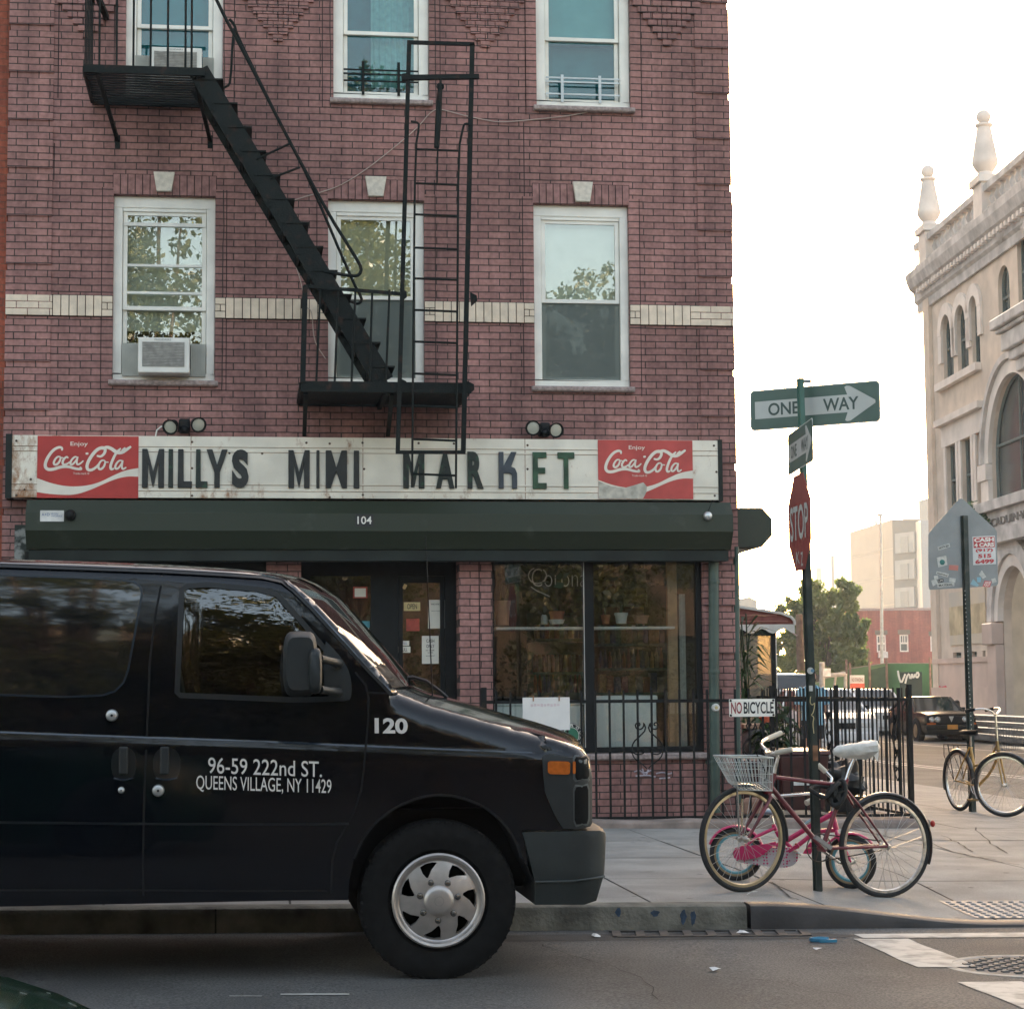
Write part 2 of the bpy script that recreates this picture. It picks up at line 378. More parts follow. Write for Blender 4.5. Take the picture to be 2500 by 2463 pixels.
KY, SWX = 11.72, 9.9                          # kerb face, right end of the pavement
def clamp(t): return max(0., min(1., t))
def hs(x, y):                                 # pavement height above the road, with the dropped kerb at the corner
    t = clamp((x-3.05)/1.45); s = clamp(1-(y-KY)/2.4)
    r = clamp((x-7.2)/2.2)*.07
    return .14 - .118*t*t*(3-2*t)*s*s*(3-2*s) - r
mb = MB()
xj = [-14.0]; jx = [G(1592, 2203, .14).x, G(2008, 2197, .14).x]; d = jx[1]-jx[0]
k = jx[0]-12*d; xl = []
while k < SWX-.3: xl.append(k); k += d
xl.append(SWX); yl = [KY+.17, 13.42, 15.1, 16.8, 18.33, 20.2, 22, 24, 26.5, 29, 32, 36, 41, 47, 54, 62, 72]
for i in range(len(xl)-1):
    for j in range(len(yl)-1):
        g_ = .007; n = 5 if j < 3 else 2; tl = random.uniform(-.002, .002)
        X = [xl[i]+g_+(xl[i+1]-xl[i]-2*g_)*a/n for a in range(n+1)]; Y = [yl[j]+g_+(yl[j+1]-yl[j]-2*g_)*a/n for a in range(n+1)]
        idx = len(mb.v); mb.v += [(x, y, gz(x)+hs(x, y)+tl) for y in Y for x in X]
        for a in range(n):
            for b_ in range(n): mb.f.append([idx+a*(n+1)+b_, idx+a*(n+1)+b_+1, idx+(a+1)*(n+1)+b_+1, idx+(a+1)*(n+1)+b_]); mb.m.append(0)
n = 40; X = [xl[0]+(SWX-xl[0])*a/n for a in range(n+1)]; Y = [KY+.16, 12.3, 12.8, 13.4, 14.2, 18, 30, 72]
idx = len(mb.v); mb.v += [(x, y, gz(x)+hs(x, y)-.014) for y in Y for x in X]
for a in range(len(Y)-1):
    for b_ in range(n): mb.f.append([idx+a*(n+1)+b_, idx+a*(n+1)+b_+1, idx+(a+1)*(n+1)+b_+1, idx+(a+1)*(n+1)+b_]); mb.m.append(1)
mb.quad(*[(x, y, gz(x)+z) for x, y, z in ((SWX, KY+.1, -.02), (SWX, 72, -.02), (SWX, 72, .12), (SWX, KY+.1, .05))], mi=0)
def pave_mat():
    m = CONC; N, L = nodes(m); b = N['Principled BSDF']; src = b.inputs['Base Color'].links[0].from_socket
    g = N.new('ShaderNodeNewGeometry'); n = N.new('ShaderNodeTexNoise'); n.inputs['Scale'].default_value = 170; L.new(g.outputs['Position'], n.inputs['Vector'])
    n4 = N.new('ShaderNodeTexVoronoi'); n4.inputs['Scale'].default_value = 3.3; L.new(g.outputs['Position'], n4.inputs['Vector'])
    mr = N.new('ShaderNodeMapRange'); mr.inputs['From Min'].default_value = .36; mr.inputs['From Max'].default_value = .66; mr.inputs['To Min'].default_value = .8; mr.inputs['To Max'].default_value = 1.2
    gum = N.new('ShaderNodeMapRange'); gum.inputs['From Min'].default_value = .07; gum.inputs['From Max'].default_value = .10; gum.inputs['To Min'].default_value = .5; gum.inputs['To Max'].default_value = 1
    L.new(n4.outputs['Distance'], gum.inputs['Value']); L.new(n.outputs['Fac'], mr.inputs['Value'])
    mu = N.new('ShaderNodeMath'); mu.operation = 'MULTIPLY'; L.new(mr.outputs[0], mu.inputs[0]); L.new(gum.outputs[0], mu.inputs[1])
    sc = N.new('ShaderNodeVectorMath'); sc.operation = 'SCALE'; L.new(src, sc.inputs[0]); L.new(mu.outputs[0], sc.inputs['Scale']); L.new(sc.outputs[0], b.inputs['Base Color'])
pave_mat()
JOINT = M('pavement_joint_dirt', (.05,.047,.04), .95, var=.3)
struct(mb, 'sidewalk', [CONC, JOINT])
# kerb: concrete left of the sign pole, worn steel-faced round to the dropped corner
KCON = M('kerb_concrete', (.17,.16,.13), .9, var=.5, vs=4, bump=.8, bs=40, det=12)
KSTEEL = M('kerb_steel', (.045,.04,.038), .55, var=.35, vs=5, bump=.15)
mb = MB(); ks = W(1828, 2206, KY).x
for (a, b_, mi, n) in ((-14, ks-.012, 0, 1), (ks+.012, 4.75, 1, 14), (4.75, SWX, 0, 1)):
    rings = []
    for i in range(n+1):
        x = a+(b_-a)*i/n; h = gz(x)+hs(x, KY+.02); z0 = gz(x)-.05; mi_ = mi
        rings.append([(x, KY, z0), (x, KY, h-.035), (x, KY+.012, h-.008), (x, KY+.035, h+.002), (x, KY+.158, h+.004), (x, KY+.158, z0)])
    mb.loft(rings, True, True, mi)
mk = MB(); x = ks-.012
for k in range(7): x -= 1.55; mk.box(x-.005, x+.005, KY-.003, KY+.10, gz(x)-.02, gz(x)+.134)
mk.build('kerb_joint', JOINT)['kind'] = 'structure'
mk = MB()
for u, v, a_, b_ in ((1668,2237,.022,.045),(1692,2240,.02,.048),(1600,2228,.03,.02),(1510,2226,.02,.03)):
    c = W(u, v, KY); mk.add([(c.x+a_*random.uniform(.6,1.1)*math.cos(q), KY-.002, c.z+b_*random.uniform(.7,1.1)*math.sin(q)) for q in [.39*i for i in range(16)]], [tuple(range(16))])
mk.build('kerb_paint_mark', M('blue_spray', (.045,.075,.12), .8, var=.3, vs=30))['kind'] = 'structure'
struct(mb, 'kerb', [KCON, KSTEEL], smooth=30)

LINE = M('worn_road_paint', (.38,.365,.33), .8, var=.35, vs=9, col2=(.50,.485,.44), cth=(.3,.55), det=8)
def strip(p0, p1, wd, name='road_marking', mat=LINE, z=.004, jag=0, mb=None):
    a = Vector((p0[0], p0[1], 0)); b = Vector((p1[0], p1[1], 0)); d = (b-a).normalized(); n = Vector((-d.y, d.x, 0))*wd/2
    own = mb is None; mb = mb or MB(); k = max(1, int((b-a).length/.25)); L_ = []; R_ = []
    for i in range(k+1):
        c = a.lerp(b, i/k); L_.append(c+n*(1+random.uniform(-jag, jag))); R_.append(c-n*(1+random.uniform(-jag, jag)))
    for i in range(k): mb.quad(*[(p.x, p.y, gz(p.x)+z) for p in (L_[i], L_[i+1], R_[i+1], R_[i])])
    if own: return struct(mb, name, mat)
mk = MB()
a = G(2092, 2284); strip((a.x, 11.33), (9.5, 11.33), .20, jag=.1, mb=mk)           # crossing line along the kerb
c0 = G(2160, 2300).x; strip((c0+.02, 11.2), (c0-.0, 10.02), .32, jag=.06, mb=mk)   # crossing stripe towards the camera
b1 = G(2440, 2425); strip((c0+.02, 9.5), (c0+.03, 6.0), .32, jag=.06, mb=mk)
a = G(685, 2428); b1 = G(853, 2427); strip((a.x, a.y), (b1.x, b1.y), .05, jag=.3, mb=mk)
a = G(560, 2432); b1 = G(640, 2432); strip((a.x, a.y), (b1.x, b1.y), .02, jag=.5, mb=mk)
for xx, y0, y1 in ((18.7, 30, 70), (12.95, 26, 70), (13.25, 26, 70)): strip((xx, y0), (xx, y1), .12, jag=.15, mb=mk)
for q in ((1790,1828),(1860,1893)): pass
struct(mk, 'road_marking', LINE)
# repair patches and cracks in the asphalt
PATCH = M('dark_asphalt_patch', (.05,.048,.046), .9, var=.25, vs=6, bump=.5, bs=150, det=8)
mk = MB()
for (x, y, sx, sy) in ((2.2, 11.38, 1.25, .16), (4.2, 10.2, .5, .03), (-1, 7.2, 2.2, .03), (9, 24, 2.5, .7), (13, 20, 1.6, 2.2)):
    pts = []
    for i in range(20):
        q = 2*math.pi*i/20; e = 1+random.uniform(-.12, .12); pts.append((x+sx*e*abs(math.cos(q))**.4*math.copysign(1, math.cos(q)), y+sy*e*abs(math.sin(q))**.4*math.copysign(1, math.sin(q))))
    mk.add([(p[0], p[1], gz(p[0])+.002) for p in pts], [tuple(range(20))])
struct(mk, 'road_patch', PATCH)
mk = MB()
def crack(pts, h, w0, w1, mb):
    fine = []
    for i in range(len(pts)-1):
        for k in range(7): fine.append(pts[i].lerp(pts[i+1], k/7)+Vector((random.uniform(-.02,.02), random.uniform(-.025,.025), 0)))
    for i in range(len(fine)-1):
        a, b_ = fine[i], fine[i+1]; n = Vector((-(b_-a).y, (b_-a).x, 0)).normalized()*random.uniform(w0, w1)
        mb.quad(*[(p.x, p.y, gz(p.x)+.0035) for p in (a+n, b_+n, b_-n, a-n)])
for pts in (((900,2420),(1150,2400),(1400,2415),(1700,2440)), ((1300,2300),(1420,2340),(1560,2380),(1620,2450)), ((2150,2222),(2300,2226),(2500,2215)), ((1700,2380),(1900,2395),(2100,2440))):
    crack([G(u, v) for u, v in pts], 0, .001, .0035, mk)
struct(mk, 'road_crack', BLACK)
mk = MB()                                                  # cracks in the pavement
for pts in (((2300,2040),(2345,2060),(2380,2085)), ((2380,2020),(2420,2060),(2470,2090)), ((2235,2045),(2330,2080),(2440,2105),(2500,2112)),
            ((2330,2095),(2380,2092),(2440,2100)), ((1560,2130),(1600,2128)), ((1885,2150),(1930,2185),(1965,2195))):
    q = [G(u, v, .14) for u, v in pts]; fine = []
    for i in range(len(q)-1):
        for k in range(5): fine.append(q[i].lerp(q[i+1], k/5)+Vector((random.uniform(-.015,.015), random.uniform(-.02,.02), 0)))
    for i in range(len(fine)-1):
        a, b_ = fine[i], fine[i+1]; wd = random.uniform(.003, .008); n = Vector((-(b_-a).y, (b_-a).x, 0)).normalized()*wd
        mk.quad(*[(p.x, p.y, gz(p.x)+hs(p.x, p.y)+.004) for p in (a+n, b_+n, b_-n, a-n)])
struct(mk, 'pavement_crack', JOINT)

# tactile plate, manhole, gutter grate, litter
t = G(2420, 2165, .05); pr = MB()
TAC = M('tactile_plate_grey', (.20,.21,.215), .6, var=.2, vs=8)
x0, x1, y0, y1 = G(2225, 2165, .1).x, 7.6, 11.95, 12.62
def hp(x, y, dz): return (x, y, gz(x)+hs(x, y)+dz)
n = 22
for i in range(n):
    for j in range(5):
        X = [x0+(x1-x0)*(i+a)/n for a in (0, 1)]; Y = [y0+(y1-y0)*(j+a)/5 for a in (0, 1)]
        pr.quad(hp(X[0], Y[0], .005), hp(X[1], Y[0], .005), hp(X[1], Y[1], .005), hp(X[0], Y[1], .005))
y = y0+.035; r_ = 0
while y < y1-.02:
    x = x0+.04
    while x < x1-.02:
        c = hp(x, y, .004); pr.lathe(c, (0,0,1), [(.02,0),(.017,.006),(.009,.010)], 8); x += .07
    y += .072; r_ += 1
o = pr.build('tactile_plate', TAC, smooth=30); tag(o, 'grey tactile paving plate covered in bumps at the dropped kerb corner', 'paving plate'); recenter(o, hp(5.5, 12.3, 0))
mc = G(2520, 2362); mcx, mcy = W(2315, 2362, G(2315, 2362).y).x+.42, G(2315, 2362).y
MHI = M('manhole_iron', (.13,.128,.122), .8, .1, var=.3, vs=14)
mh = thing('manhole_cover', 'round cast iron manhole cover with a grid pattern beside the crossing stripe', 'manhole cover', (mcx, mcy, gz(mcx)))
c = Vector((mcx, mcy, gz(mcx)+.002))
RING = M('pale_manhole_ring', (.36,.34,.30), .85, var=.2, vs=12)
MB().lathe(c, (0,0,1), [(.42,0),(.42,.006),(.375,.008),(.36,.0)], 48, caps=False).build('rim', RING, mh)
mb = MB().lathe(c, (0,0,1), [(.355,0),(.355,.004)], 40)
for i in range(-7, 8):
    for j in range(-7, 8):
        x, y = i*.048, j*.048
        if math.hypot(x, y) < .33 and (i+j) % 2 == 0: mb.box(c.x+x-.017, c.x+x+.017, c.y+y-.017, c.y+y+.017, c.z+.003, c.z+.012)
mb.build('cover', MHI, mh)
g0, g1 = G(1505, 2287).x, G(1960, 2280).x
gr = thing('gutter_grate', 'long flat iron drain grate set in the gutter by the kerb', 'drain grate', (g0, 11.5, gz(g0)))
mb = MB(); y0, y1 = 11.36, 11.62
GM = M('grate_iron', (.07,.065,.06), .7, .3, var=.3, vs=12)
for k in range(9):
    x = g0+(g1-g0)*k/8; mb.bar((x, y0, gz(x)+.006), (x+.04, y1, gz(x)+.006), .05, .008)
mb.bar((g0, y0, gz(g0)+.005), (g1, y0, gz(g1)+.005), .03, .008); mb.bar((g0, y1, gz(g0)+.005), (g1, y1, gz(g1)+.005), .03, .008)
mb.build('grate', GM, gr)
BLUE = M('blue_plastic', (.04,.22,.36), .4, var=.15)
p = G(2022, 2299); mb = MB()
for i in range(2): mb.tube([(p.x-.05+.05*math.cos(a_*.5), p.y+.03*math.sin(a_*.5), gz(p.x)+.012+.008*i) for a_ in range(12)], .009, 6)
mb.box(p.x-.06, p.x+.04, p.y-.04, p.y-.02, gz(p.x)+.003, gz(p.x)+.02)
o = mb.build('plastic_scrap', BLUE, smooth=40); tag(o, 'crushed blue plastic scrap lying on the asphalt near the crossing line', 'litter'); recenter(o, (p.x, p.y, gz(p.x)))
WP = M('litter_paper', (.7,.7,.68), .8, var=.1); first = None
for i, (u, v, s, tx) in enumerate(((1455,2288,.03,'folded white paper scrap on the asphalt in front of the van bumper'), (1815,2281,.035,'crumpled white scrap lying on the gutter grate'),
                    (1995,2323,.025,'small pale scrap on the road just below the blue plastic scrap'), (1745,2371,.03,'flat beige scrap on open asphalt left of the manhole cover'), (1838,2185,.03,'white paper scrap on the steel kerb edge'))):
    p = G(u, v, .14 if i == 4 else 0); mb = MB(); zz = gz(p.x)+(hs(p.x, p.y) if i == 4 else 0)+.004
    pts = [(p.x+s*random.uniform(.7,1.4)*math.cos(a_), p.y+s*random.uniform(.7,1.5)*math.sin(a_), zz+random.uniform(0,.022)) for a_ in (0,1.1,2.2,3.1,4.2,5.3)]
    mb.add(pts+[(p.x, p.y, zz+.02)], [(k, (k+1) % 6, 6) for k in range(6)]); o = mb.build('paper_scrap', WP); tag(o, tx, 'litter', 'paper scraps on the ground'); recenter(o, (p.x, p.y, zz))

# ================================================================== CORNER BUILDING
FY = 19.8
bx0, bx1 = W(18, 640, FY).x, W(1790, 900, FY).x
BT = 10.6
bld = thing('brick_building', 'three storey mauve brick corner building with a shopfront at street level', 'building', (bx0, FY, gz(bx0)+.14))
def wall_holes(x0, x1, z0, z1, holes, yf, dep, mb=None):
    mb = mb or MB(); xs = sorted({x0, x1, *[h[0] for h in holes], *[h[1] for h in holes]}); zs = sorted({z0, z1, *[h[2] for h in holes], *[h[3] for h in holes]})
    for i in range(len(xs)-1):
        for j in range(len(zs)-1):
            cx, cz = (xs[i]+xs[i+1])/2, (zs[j]+zs[j+1])/2
            if any(h[0] < cx < h[1] and h[2] < cz < h[3] for h in holes): continue
            mb.quad((xs[i], yf, zs[j]), (xs[i+1], yf, zs[j]), (xs[i+1], yf, zs[j+1]), (xs[i], yf, zs[j+1]))
    for a, b_, c, d in holes:
        for p, q in (((a, c), (a, d)), ((b_, c), (b_, d)), ((a, c), (b_, c)), ((a, d), (b_, d))):
            mb.quad((p[0], yf, p[1]), (q[0], yf, q[1]), (q[0], yf+dep, q[1]), (p[0], yf+dep, p[1]))
    return mb
win = {'A2': RW(276, 525, 478, 930, FY), 'B2': RW(801, 1036, 489, 940, FY), 'C2': RW(1304, 1537, 500, 945, FY),
       'A1': RW(308, 545, -215, 233, FY), 'B1': RW(814, 1047, -205, 245, FY), 'C1': RW(1308, 1537, -195, 263, FY)}
sx0, sx1 = W(80, 1500, FY).x, W(1716, 1500, FY).x
shop = (sx0, sx1, -.3, 2.98)
mb = wall_holes(bx0, bx1, -.3, BT, list(win.values())+[shop], FY, .12)
SD = 4.9                                         # depth of the part of the building kept
mb.quad((bx0, FY, -.3), (bx0, FY+9, -.3), (bx0, FY+9, BT), (bx0, FY, BT))
mb.quad((bx0, FY+9, -.3), (bx1, FY+9, -.3), (bx1, FY+9, BT), (bx0, FY+9, BT))
wall = mb.build('wall', BRICK, bld)
mb = MB(); mb.quad((bx1, FY, -.3), (bx1, FY+9, -.3), (bx1, FY+9, BT), (bx1, FY, BT)); 
z = -.1; k = 0
while z < BT-.5:
    if k % 2: mb.box(bx1-.01, bx1+.018, FY+.002, FY+.25, z, z+.40)
    z += .45; k += 1
mb.build('side_wall', BRICKY, bld)
MB().box(bx0-.05, bx1+.05, FY-.05, FY+9.05, BT, BT+.12).build('roof', BLACK, bld)
# quoins, proud of the wall
z = 3.62-6*.4802
for k in range(22):
    za, zb = z+k*.4802, z+k*.4802+.412
    if zb > 9: break
    for xa, xb in ((bx0-.012, W(125, 700, FY).x), (W(1702, 500, FY).x, bx1+.012)):
        if zb < 2.9 and xa < 0: continue
        MB().box(xa, xb, FY-.02, FY+.01, za, zb).build('quoin', BRICK, bld)
# stacked jamb bricks beside the windows, with dark joints
mj = MB()
for kx, (a, b_, c, d) in win.items():
    for xa, xb, lx in ((a-.107, a, a-.111), (b_, b_+.107, b_+.111)):
        MB().box(xa, xb, FY-.006, FY+.002, c-.09, d+.07).build('jamb_brickwork', BRICK_STACK, bld)
        MB().box(lx-.005, lx+.005, FY-.0025, FY+.001, c-.09, d+.07 if kx[1] == '2' else d).build('brick_joint', MORTAR, bld)
for u, v0, v1 in ((143,0,240),(132,350,440),(470+27,0,1),(1068,0,250),(1283,0,270),(1281,300,900),(1283,930,955),(1061,440,660)):
    if v1-v0 > 5:
        x = W(u, (v0+v1)/2, FY).x; MB().box(x-.005, x+.005, FY-.0025, FY+.001, W(u, v1, FY).z, W(u, v0, FY).z).build('brick_joint', MORTAR, bld)
# corbelled brick triangles near the top
hw = .102
for u, v in ((215, 95), (679, 103), (1184, 118), (1628, 115)):
    p = W(u, v, FY); mb = MB(); mjj = MB()
    for r in range(8):
        n = r+1
        for i in range(n):
            xa = p.x+(i-n/2)*hw; za = p.z+r*.0686
            mb.box(xa+.004, xa+hw-.004, FY-.03, FY+.005, za+.004, za+.0646)
    mb.build('corbelled_triangle', BRICK, bld)
# cream band
zb0 = (RW(30, 1770, 770, 719, FY)[2]+RW(30, 1770, 797, 750, FY)[2])/2; zb1 = zb0+.205
zb0 = zb1-.2
def band_z(u): return W(u, 717.6+(u-16)*.0185, FY).z
zt = sum(band_z(u) for u in (100, 500, 900, 1300, 1700))/5; zb0, zb1 = zt-.205, zt
runs = [(bx0+.0, win['A2'][0]), (win['A2'][1], win['B2'][0]), (win['B2'][1], win['C2'][0]), (win['C2'][1], bx1)]
for i, (a, b_) in enumerate(runs):
    mb = MB(); mo = MB(); mo.box(a, b_, FY-.010, FY+.002, zb0-.006, zb1+.006)
    la = a+(.44 if i == 0 else .0); rb = b_-(.44 if i == 3 else 0)
    jl = .105
    def rows(xa, xb, L_):
        for r in range(3):
            z0 = zb0+r*.0683; x = xa; k = 0
            while x < xb-.01:
                l = L_*(.5 if (r % 2 and k == 0) else 1); xe = min(x+l, xb)
                mb.box(x+.003, xe-.004, FY-.026, FY-.006, z0+.003, z0+.0645); x = xe; k += 1
    if i == 0: rows(a-.012, la, .2125); rows(b_-jl, b_, .105); s0, s1 = la, b_-jl
    elif i == 3: rows(rb, b_+.012, .2125); rows(a, a+jl, .105); s0, s1 = a+jl, rb
    else: rows(a, a+jl, .105); rows(b_-jl, b_, .105); s0, s1 = a+jl, b_-jl
    n = max(1, round((s1-s0)/.0835)); wd = (s1-s0)/n
    for k in range(n): mb.box(s0+k*wd+.004, s0+(k+1)*wd-.004, FY-.026, FY-.006, zb0+.002, zb1-.002)
    mb.build('cream_band', CREAM, bld, bevel=.003); mo.build('band_joint', MORTAR, bld)
# lintels and keystones over the second row
SOLD = brick_mat('soldier_brick', (.328,.167,.147), (.250,.124,.113), (.045,.026,.026), bw=.071, rh=.5, ms=.0085, off=0, zoff=.25)
for key, kx in (('A2', (375,427,423,470)), ('B2', (891,943,434,482)), ('C2', (1397,1446,447,495))):
    a, b_, c, d = win[key]; zt = d+.205
    n = round((b_-a+.02)/.071); wd = (b_-a+.02)/n; mb = MB()
    for i in range(n): mb.box(a-.01+i*wd+.004, a-.01+(i+1)*wd-.004, FY-.010, FY+.003, d+.004, zt)
    mb.build('lintel', M('soldier_brick', (.275,.138,.124), .75, var=.25, vs=14, bump=.3), bld, bevel=.003)
    MB().box(a-.012, b_+.012, FY-.004, FY+.004, d, zt+.006).build('lintel_joint', MORTAR, bld)
    x0, x1, z0, z1 = RW(kx[0], kx[1], kx[3], kx[2], FY); ins = (x1-x0)*.15
    MB().prism([(x0, FY-.055, z1), (x0+ins, FY-.055, z0), (x1-ins, FY-.055, z0), (x1, FY-.055, z1)], (0,.05,0)).build('keystone', KEYST, bld, bevel=.006)

BLIND_T = M('sky_teal_blind', (.05,.27,.31), .8, var=.06)  # blue sky reflected in the top row panes is put into the teal
BLIND_P = M('pale_blind', (.50,.62,.60), .8, var=.05)
BLIND_W = M('cream_blind', (.55,.54,.46), .8, var=.08)
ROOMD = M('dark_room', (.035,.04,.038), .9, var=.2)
CURT = M('sheer_curtain', (.62,.68,.66), .8, var=.1, vs=20)
SCREEN = M('insect_screen', (.05,.06,.058), .8, var=.1)
wn = {}
for key, (a, b_, c, d) in win.items():
    row2 = key[1] == '2'; yo = FY+.055
    mb = MB(); cw = .085 if row2 else .10; ct = .115; cb_ = .075
    # casing: stiles between head and foot, butted
    mb.box(a, a+cw, yo, yo+.06, c+cb_, d-ct); mb.box(b_-cw, b_, yo, yo+.06, c+cb_, d-ct)
    mb.box(a, b_, yo, yo+.06, c, c+cb_); mb.box(a, b_, yo, yo+.06, d-ct, d)
    wv = mb.build('window', WHITE, bld, bevel=.006); wn[key] = wv
    zm = {'A2': W(400, 749, FY).z, 'B2': W(920, 723, FY).z, 'C2': W(1420, 732, FY).z, 'A1': W(430, 60, FY).z, 'B1': W(930, 76, FY).z, 'C1': W(1420, 91, FY).z}[key]
    ia, ib, ic, id_ = a+cw+.004, b_-cw-.004, c+cb_+.004, d-ct-.004; sw = .042
    if row2: id_ -= .03
    for nm, z0, z1, y in (('upper_sash', zm-.02, id_, yo+.028), ('lower_sash', ic, zm+.018, yo+.062)):
        mb = MB(); mb.box(ia, ia+sw, y, y+.03, z0, z1); mb.box(ib-sw, ib, y, y+.03, z0, z1)
        mb.box(ia+sw, ib-sw, y, y+.03, z0, z0+sw*.9); mb.box(ia+sw, ib-sw, y, y+.03, z1-sw*.9, z1)
        mb.build(nm, WHITE, wv, bevel=.003)
        gm = GLASS_MID if row2 else GLASS_UP
        MB().box(ia+sw-.003, ib-sw+.003, y+.012, y+.016, z0+.03, z1-.03).build('pane', gm, wv)
    MB().box(ia, ib, yo+.01, yo+.10, id_, d-ct+.002).build('head_shadow_board', WHITE, wv) if row2 else None
    # sill
    sl_ = MB(); n = 6
    for i in range(n+1): pass
    prof = [(FY-.045, c-.052), (FY-.06, c-.04), (FY-.062, c-.012), (FY-.05, c+.001), (FY+.06, c+.012), (FY+.06, c-.055)]
    sl_.loft([[(x, y, z) for y, z in prof] for x in (a-.035, b_+.035)]); sl_.build('sill', STONE, wv, bevel=.006)
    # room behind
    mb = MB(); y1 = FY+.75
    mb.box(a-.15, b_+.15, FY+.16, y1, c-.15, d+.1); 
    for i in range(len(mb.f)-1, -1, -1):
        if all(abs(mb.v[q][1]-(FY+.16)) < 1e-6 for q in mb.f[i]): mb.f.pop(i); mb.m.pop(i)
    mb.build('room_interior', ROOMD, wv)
    def sheet(x0, x1, z0, z1, y, mat, nm):
        m_ = MB(); n = 24; vs = []
        for i in range(n+1):
            x = x0+(x1-x0)*i/n; yy = y+(.012*math.sin(i*2.1) if nm == 'curtain' else 0); vs += [(x, yy, z0), (x, yy, z1)]
        m_.add(vs, [(2*i, 2*i+2, 2*i+3, 2*i+1) for i in range(n)]); return m_.build(nm, mat, wv, smooth=60)
    if key == 'A1': sheet(ia, ib, ic+.02, id_, FY+.22, BLIND_T, 'blind')
    if key == 'B1': sheet(ia, ib, ic+.05, id_, FY+.42, M('sky_teal_backing', (.05,.24,.29), .8), 'blind'); sheet(ia+(ib-ia)*.38, ib, ic+.12, id_, FY+.25, CURT, 'curtain')  # teal backing sheet also carries the painted sky reflection
    if key == 'C1': sheet(ia, ib, zm-.02, id_, FY+.2, BLIND_P, 'blind'); sheet(ia, ib, ic, zm-.02, FY+.3, M('sky_teal_dim_blind', (.07,.20,.22), .8), 'blind')  # lower sheet tinted teal for the sky reflection
    if row2: sheet(ia, ib, zm-.22 if key == 'A2' else zm-.02, id_, FY+.168, M('pale_grey_blind', (.50,.53,.49) if key == 'A2' else (.55,.55,.45) if key == 'B2' else (.62,.67,.65), .8, var=.06), 'blind')
    if row2 and key != 'A2': sheet(ia, ib, ic, zm-.02, yo+.05, SCR, 'insect_screen')
    if key == 'A2':
        for zz in (W(400, 645, FY).z, W(400, 712, FY).z):
            MB().box(ia+sw, ib-sw, yo+.02, yo+.038, zz-.012, zz+.012).build('storm_sash_bar', PLASTIC_W, wv)
        MB().box(ia+sw-.03, ib-sw+.03, yo+.015, yo+.04, id_-.145, id_-.11).build('storm_sash_bar', PLASTIC_W, wv)
    if key in ('B1', 'C1'):                       # window guards
        gm_ = IRON if key == 'B1' else M('pale_guard_steel', (.4,.42,.42), .4, .5)
        vs = (168, 178, 195) if key == 'B1' else (172, 182, 212)
        uu = ((887, 974) if key == 'B1' else (1374, 1466))
        mb = MB(); zs = [W(900, v, FY).z for v in vs]
        for i, z in enumerate(zs): mb.box(ia, ib, yo-.012-.0005*i, yo-.002, z-.008, z+.008)
        for u in uu: x = W(u, 200, FY).x; mb.box(x-.014, x+.014, yo-.02, yo-.0125, ic-.02, W(900, 148 if key == 'B1' else 165, FY).z)
        mb.build('window_guard', gm_, wv)

# window air conditioners
AC_GR = M('ac_grille', (.26,.25,.23), .7, var=.2, vs=12)
SIDEPAN = M('accordion_panel', (.45,.45,.40), .7, var=.1)
def ac(u0, u1, v0, v1, label, win_key, brandv):
    x0, x1, z0, z1 = RW(u0, u1, v1, v0, FY-.2); a, b_, c, d = win[win_key]
    t = thing('air_conditioner', label, 'air conditioner', (x0, FY, z0), 'window air conditioners on the brick building')
    bd = MB().box(x0, x1, FY-.2, FY+.1, z0, z1).build('casing', PLASTIC_W, t, bevel=.012)
    gx0, gx1, gz0, gz1 = x0+.04, x1-.05, z0+.06, z1-.045
    MB().box(gx0, gx1, FY-.206, FY-.199, gz0, gz1).build('grille', AC_GR, t)
    mb = MB(); n = 16
    for i in range(n): z = gz0+(gz1-gz0)*(i+.5)/n; mb.box(gx0, gx1, FY-.2115, FY-.207, z-.003, z+.003)
    mb.build('louvre', M('ac_louvre', (.36,.35,.32), .6, var=.3, vs=18), t)
    mb = MB()
    for i in range(12): z = gz0+(gz1-gz0)*(i+.5)/12; mb.box(x1-.001, x1+.003, FY-.17, FY-.03, z-.005, z+.005)
    mb.build('side_vent', DARK, t)
    text_mb('FRIGIDAIRE', (x0+(x1-x0)*.32, FY-.2, z1-.032), (1,0,0), (0,0,1), (x1-x0)*.32, .018, (0,-1,0)).build('maker_lettering', M('dim_grey_lettering', (.25,.25,.24), .6), t)
    for xa, xb in ((a+.09, x0-.004), (x1+.004, b_-.09)):
        mb = MB(); n = 9
        for i in range(n):
            q = xa+(xb-xa)*i/n; mb.box(q+.001, q+(xb-xa)/n*.55, FY+.03, FY+.05, z0, z1-.02); mb.box(q+(xb-xa)/n*.55, q+(xb-xa)/n, FY+.038, FY+.05, z0, z1-.02)
        mb.build('side_panel', SIDEPAN, t)
    return t
ac(337, 463, 824, 910, 'grimy white window air conditioner above the left end of the shop sign', 'A2', 0)
ac(366, 493, 116, 200, 'white window air conditioner behind the upper fire escape railing', 'A1', 0)
# ================================================================== NEIGHBOUR ON THE LEFT
nb = thing('neighbour_building', 'orange brick building edge at the far left of the photo', 'building', (bx0-2, FY+.1, .1))
MB().box(bx0-45, bx0-.012, FY+.06, FY+9, -.3, 13.9).build('wall', BRICK_O, nb)
MB().box(bx0-45, bx0-.06, FY-.02, FY+9, 13.9, 14.1).build('roof', BLACK, nb)

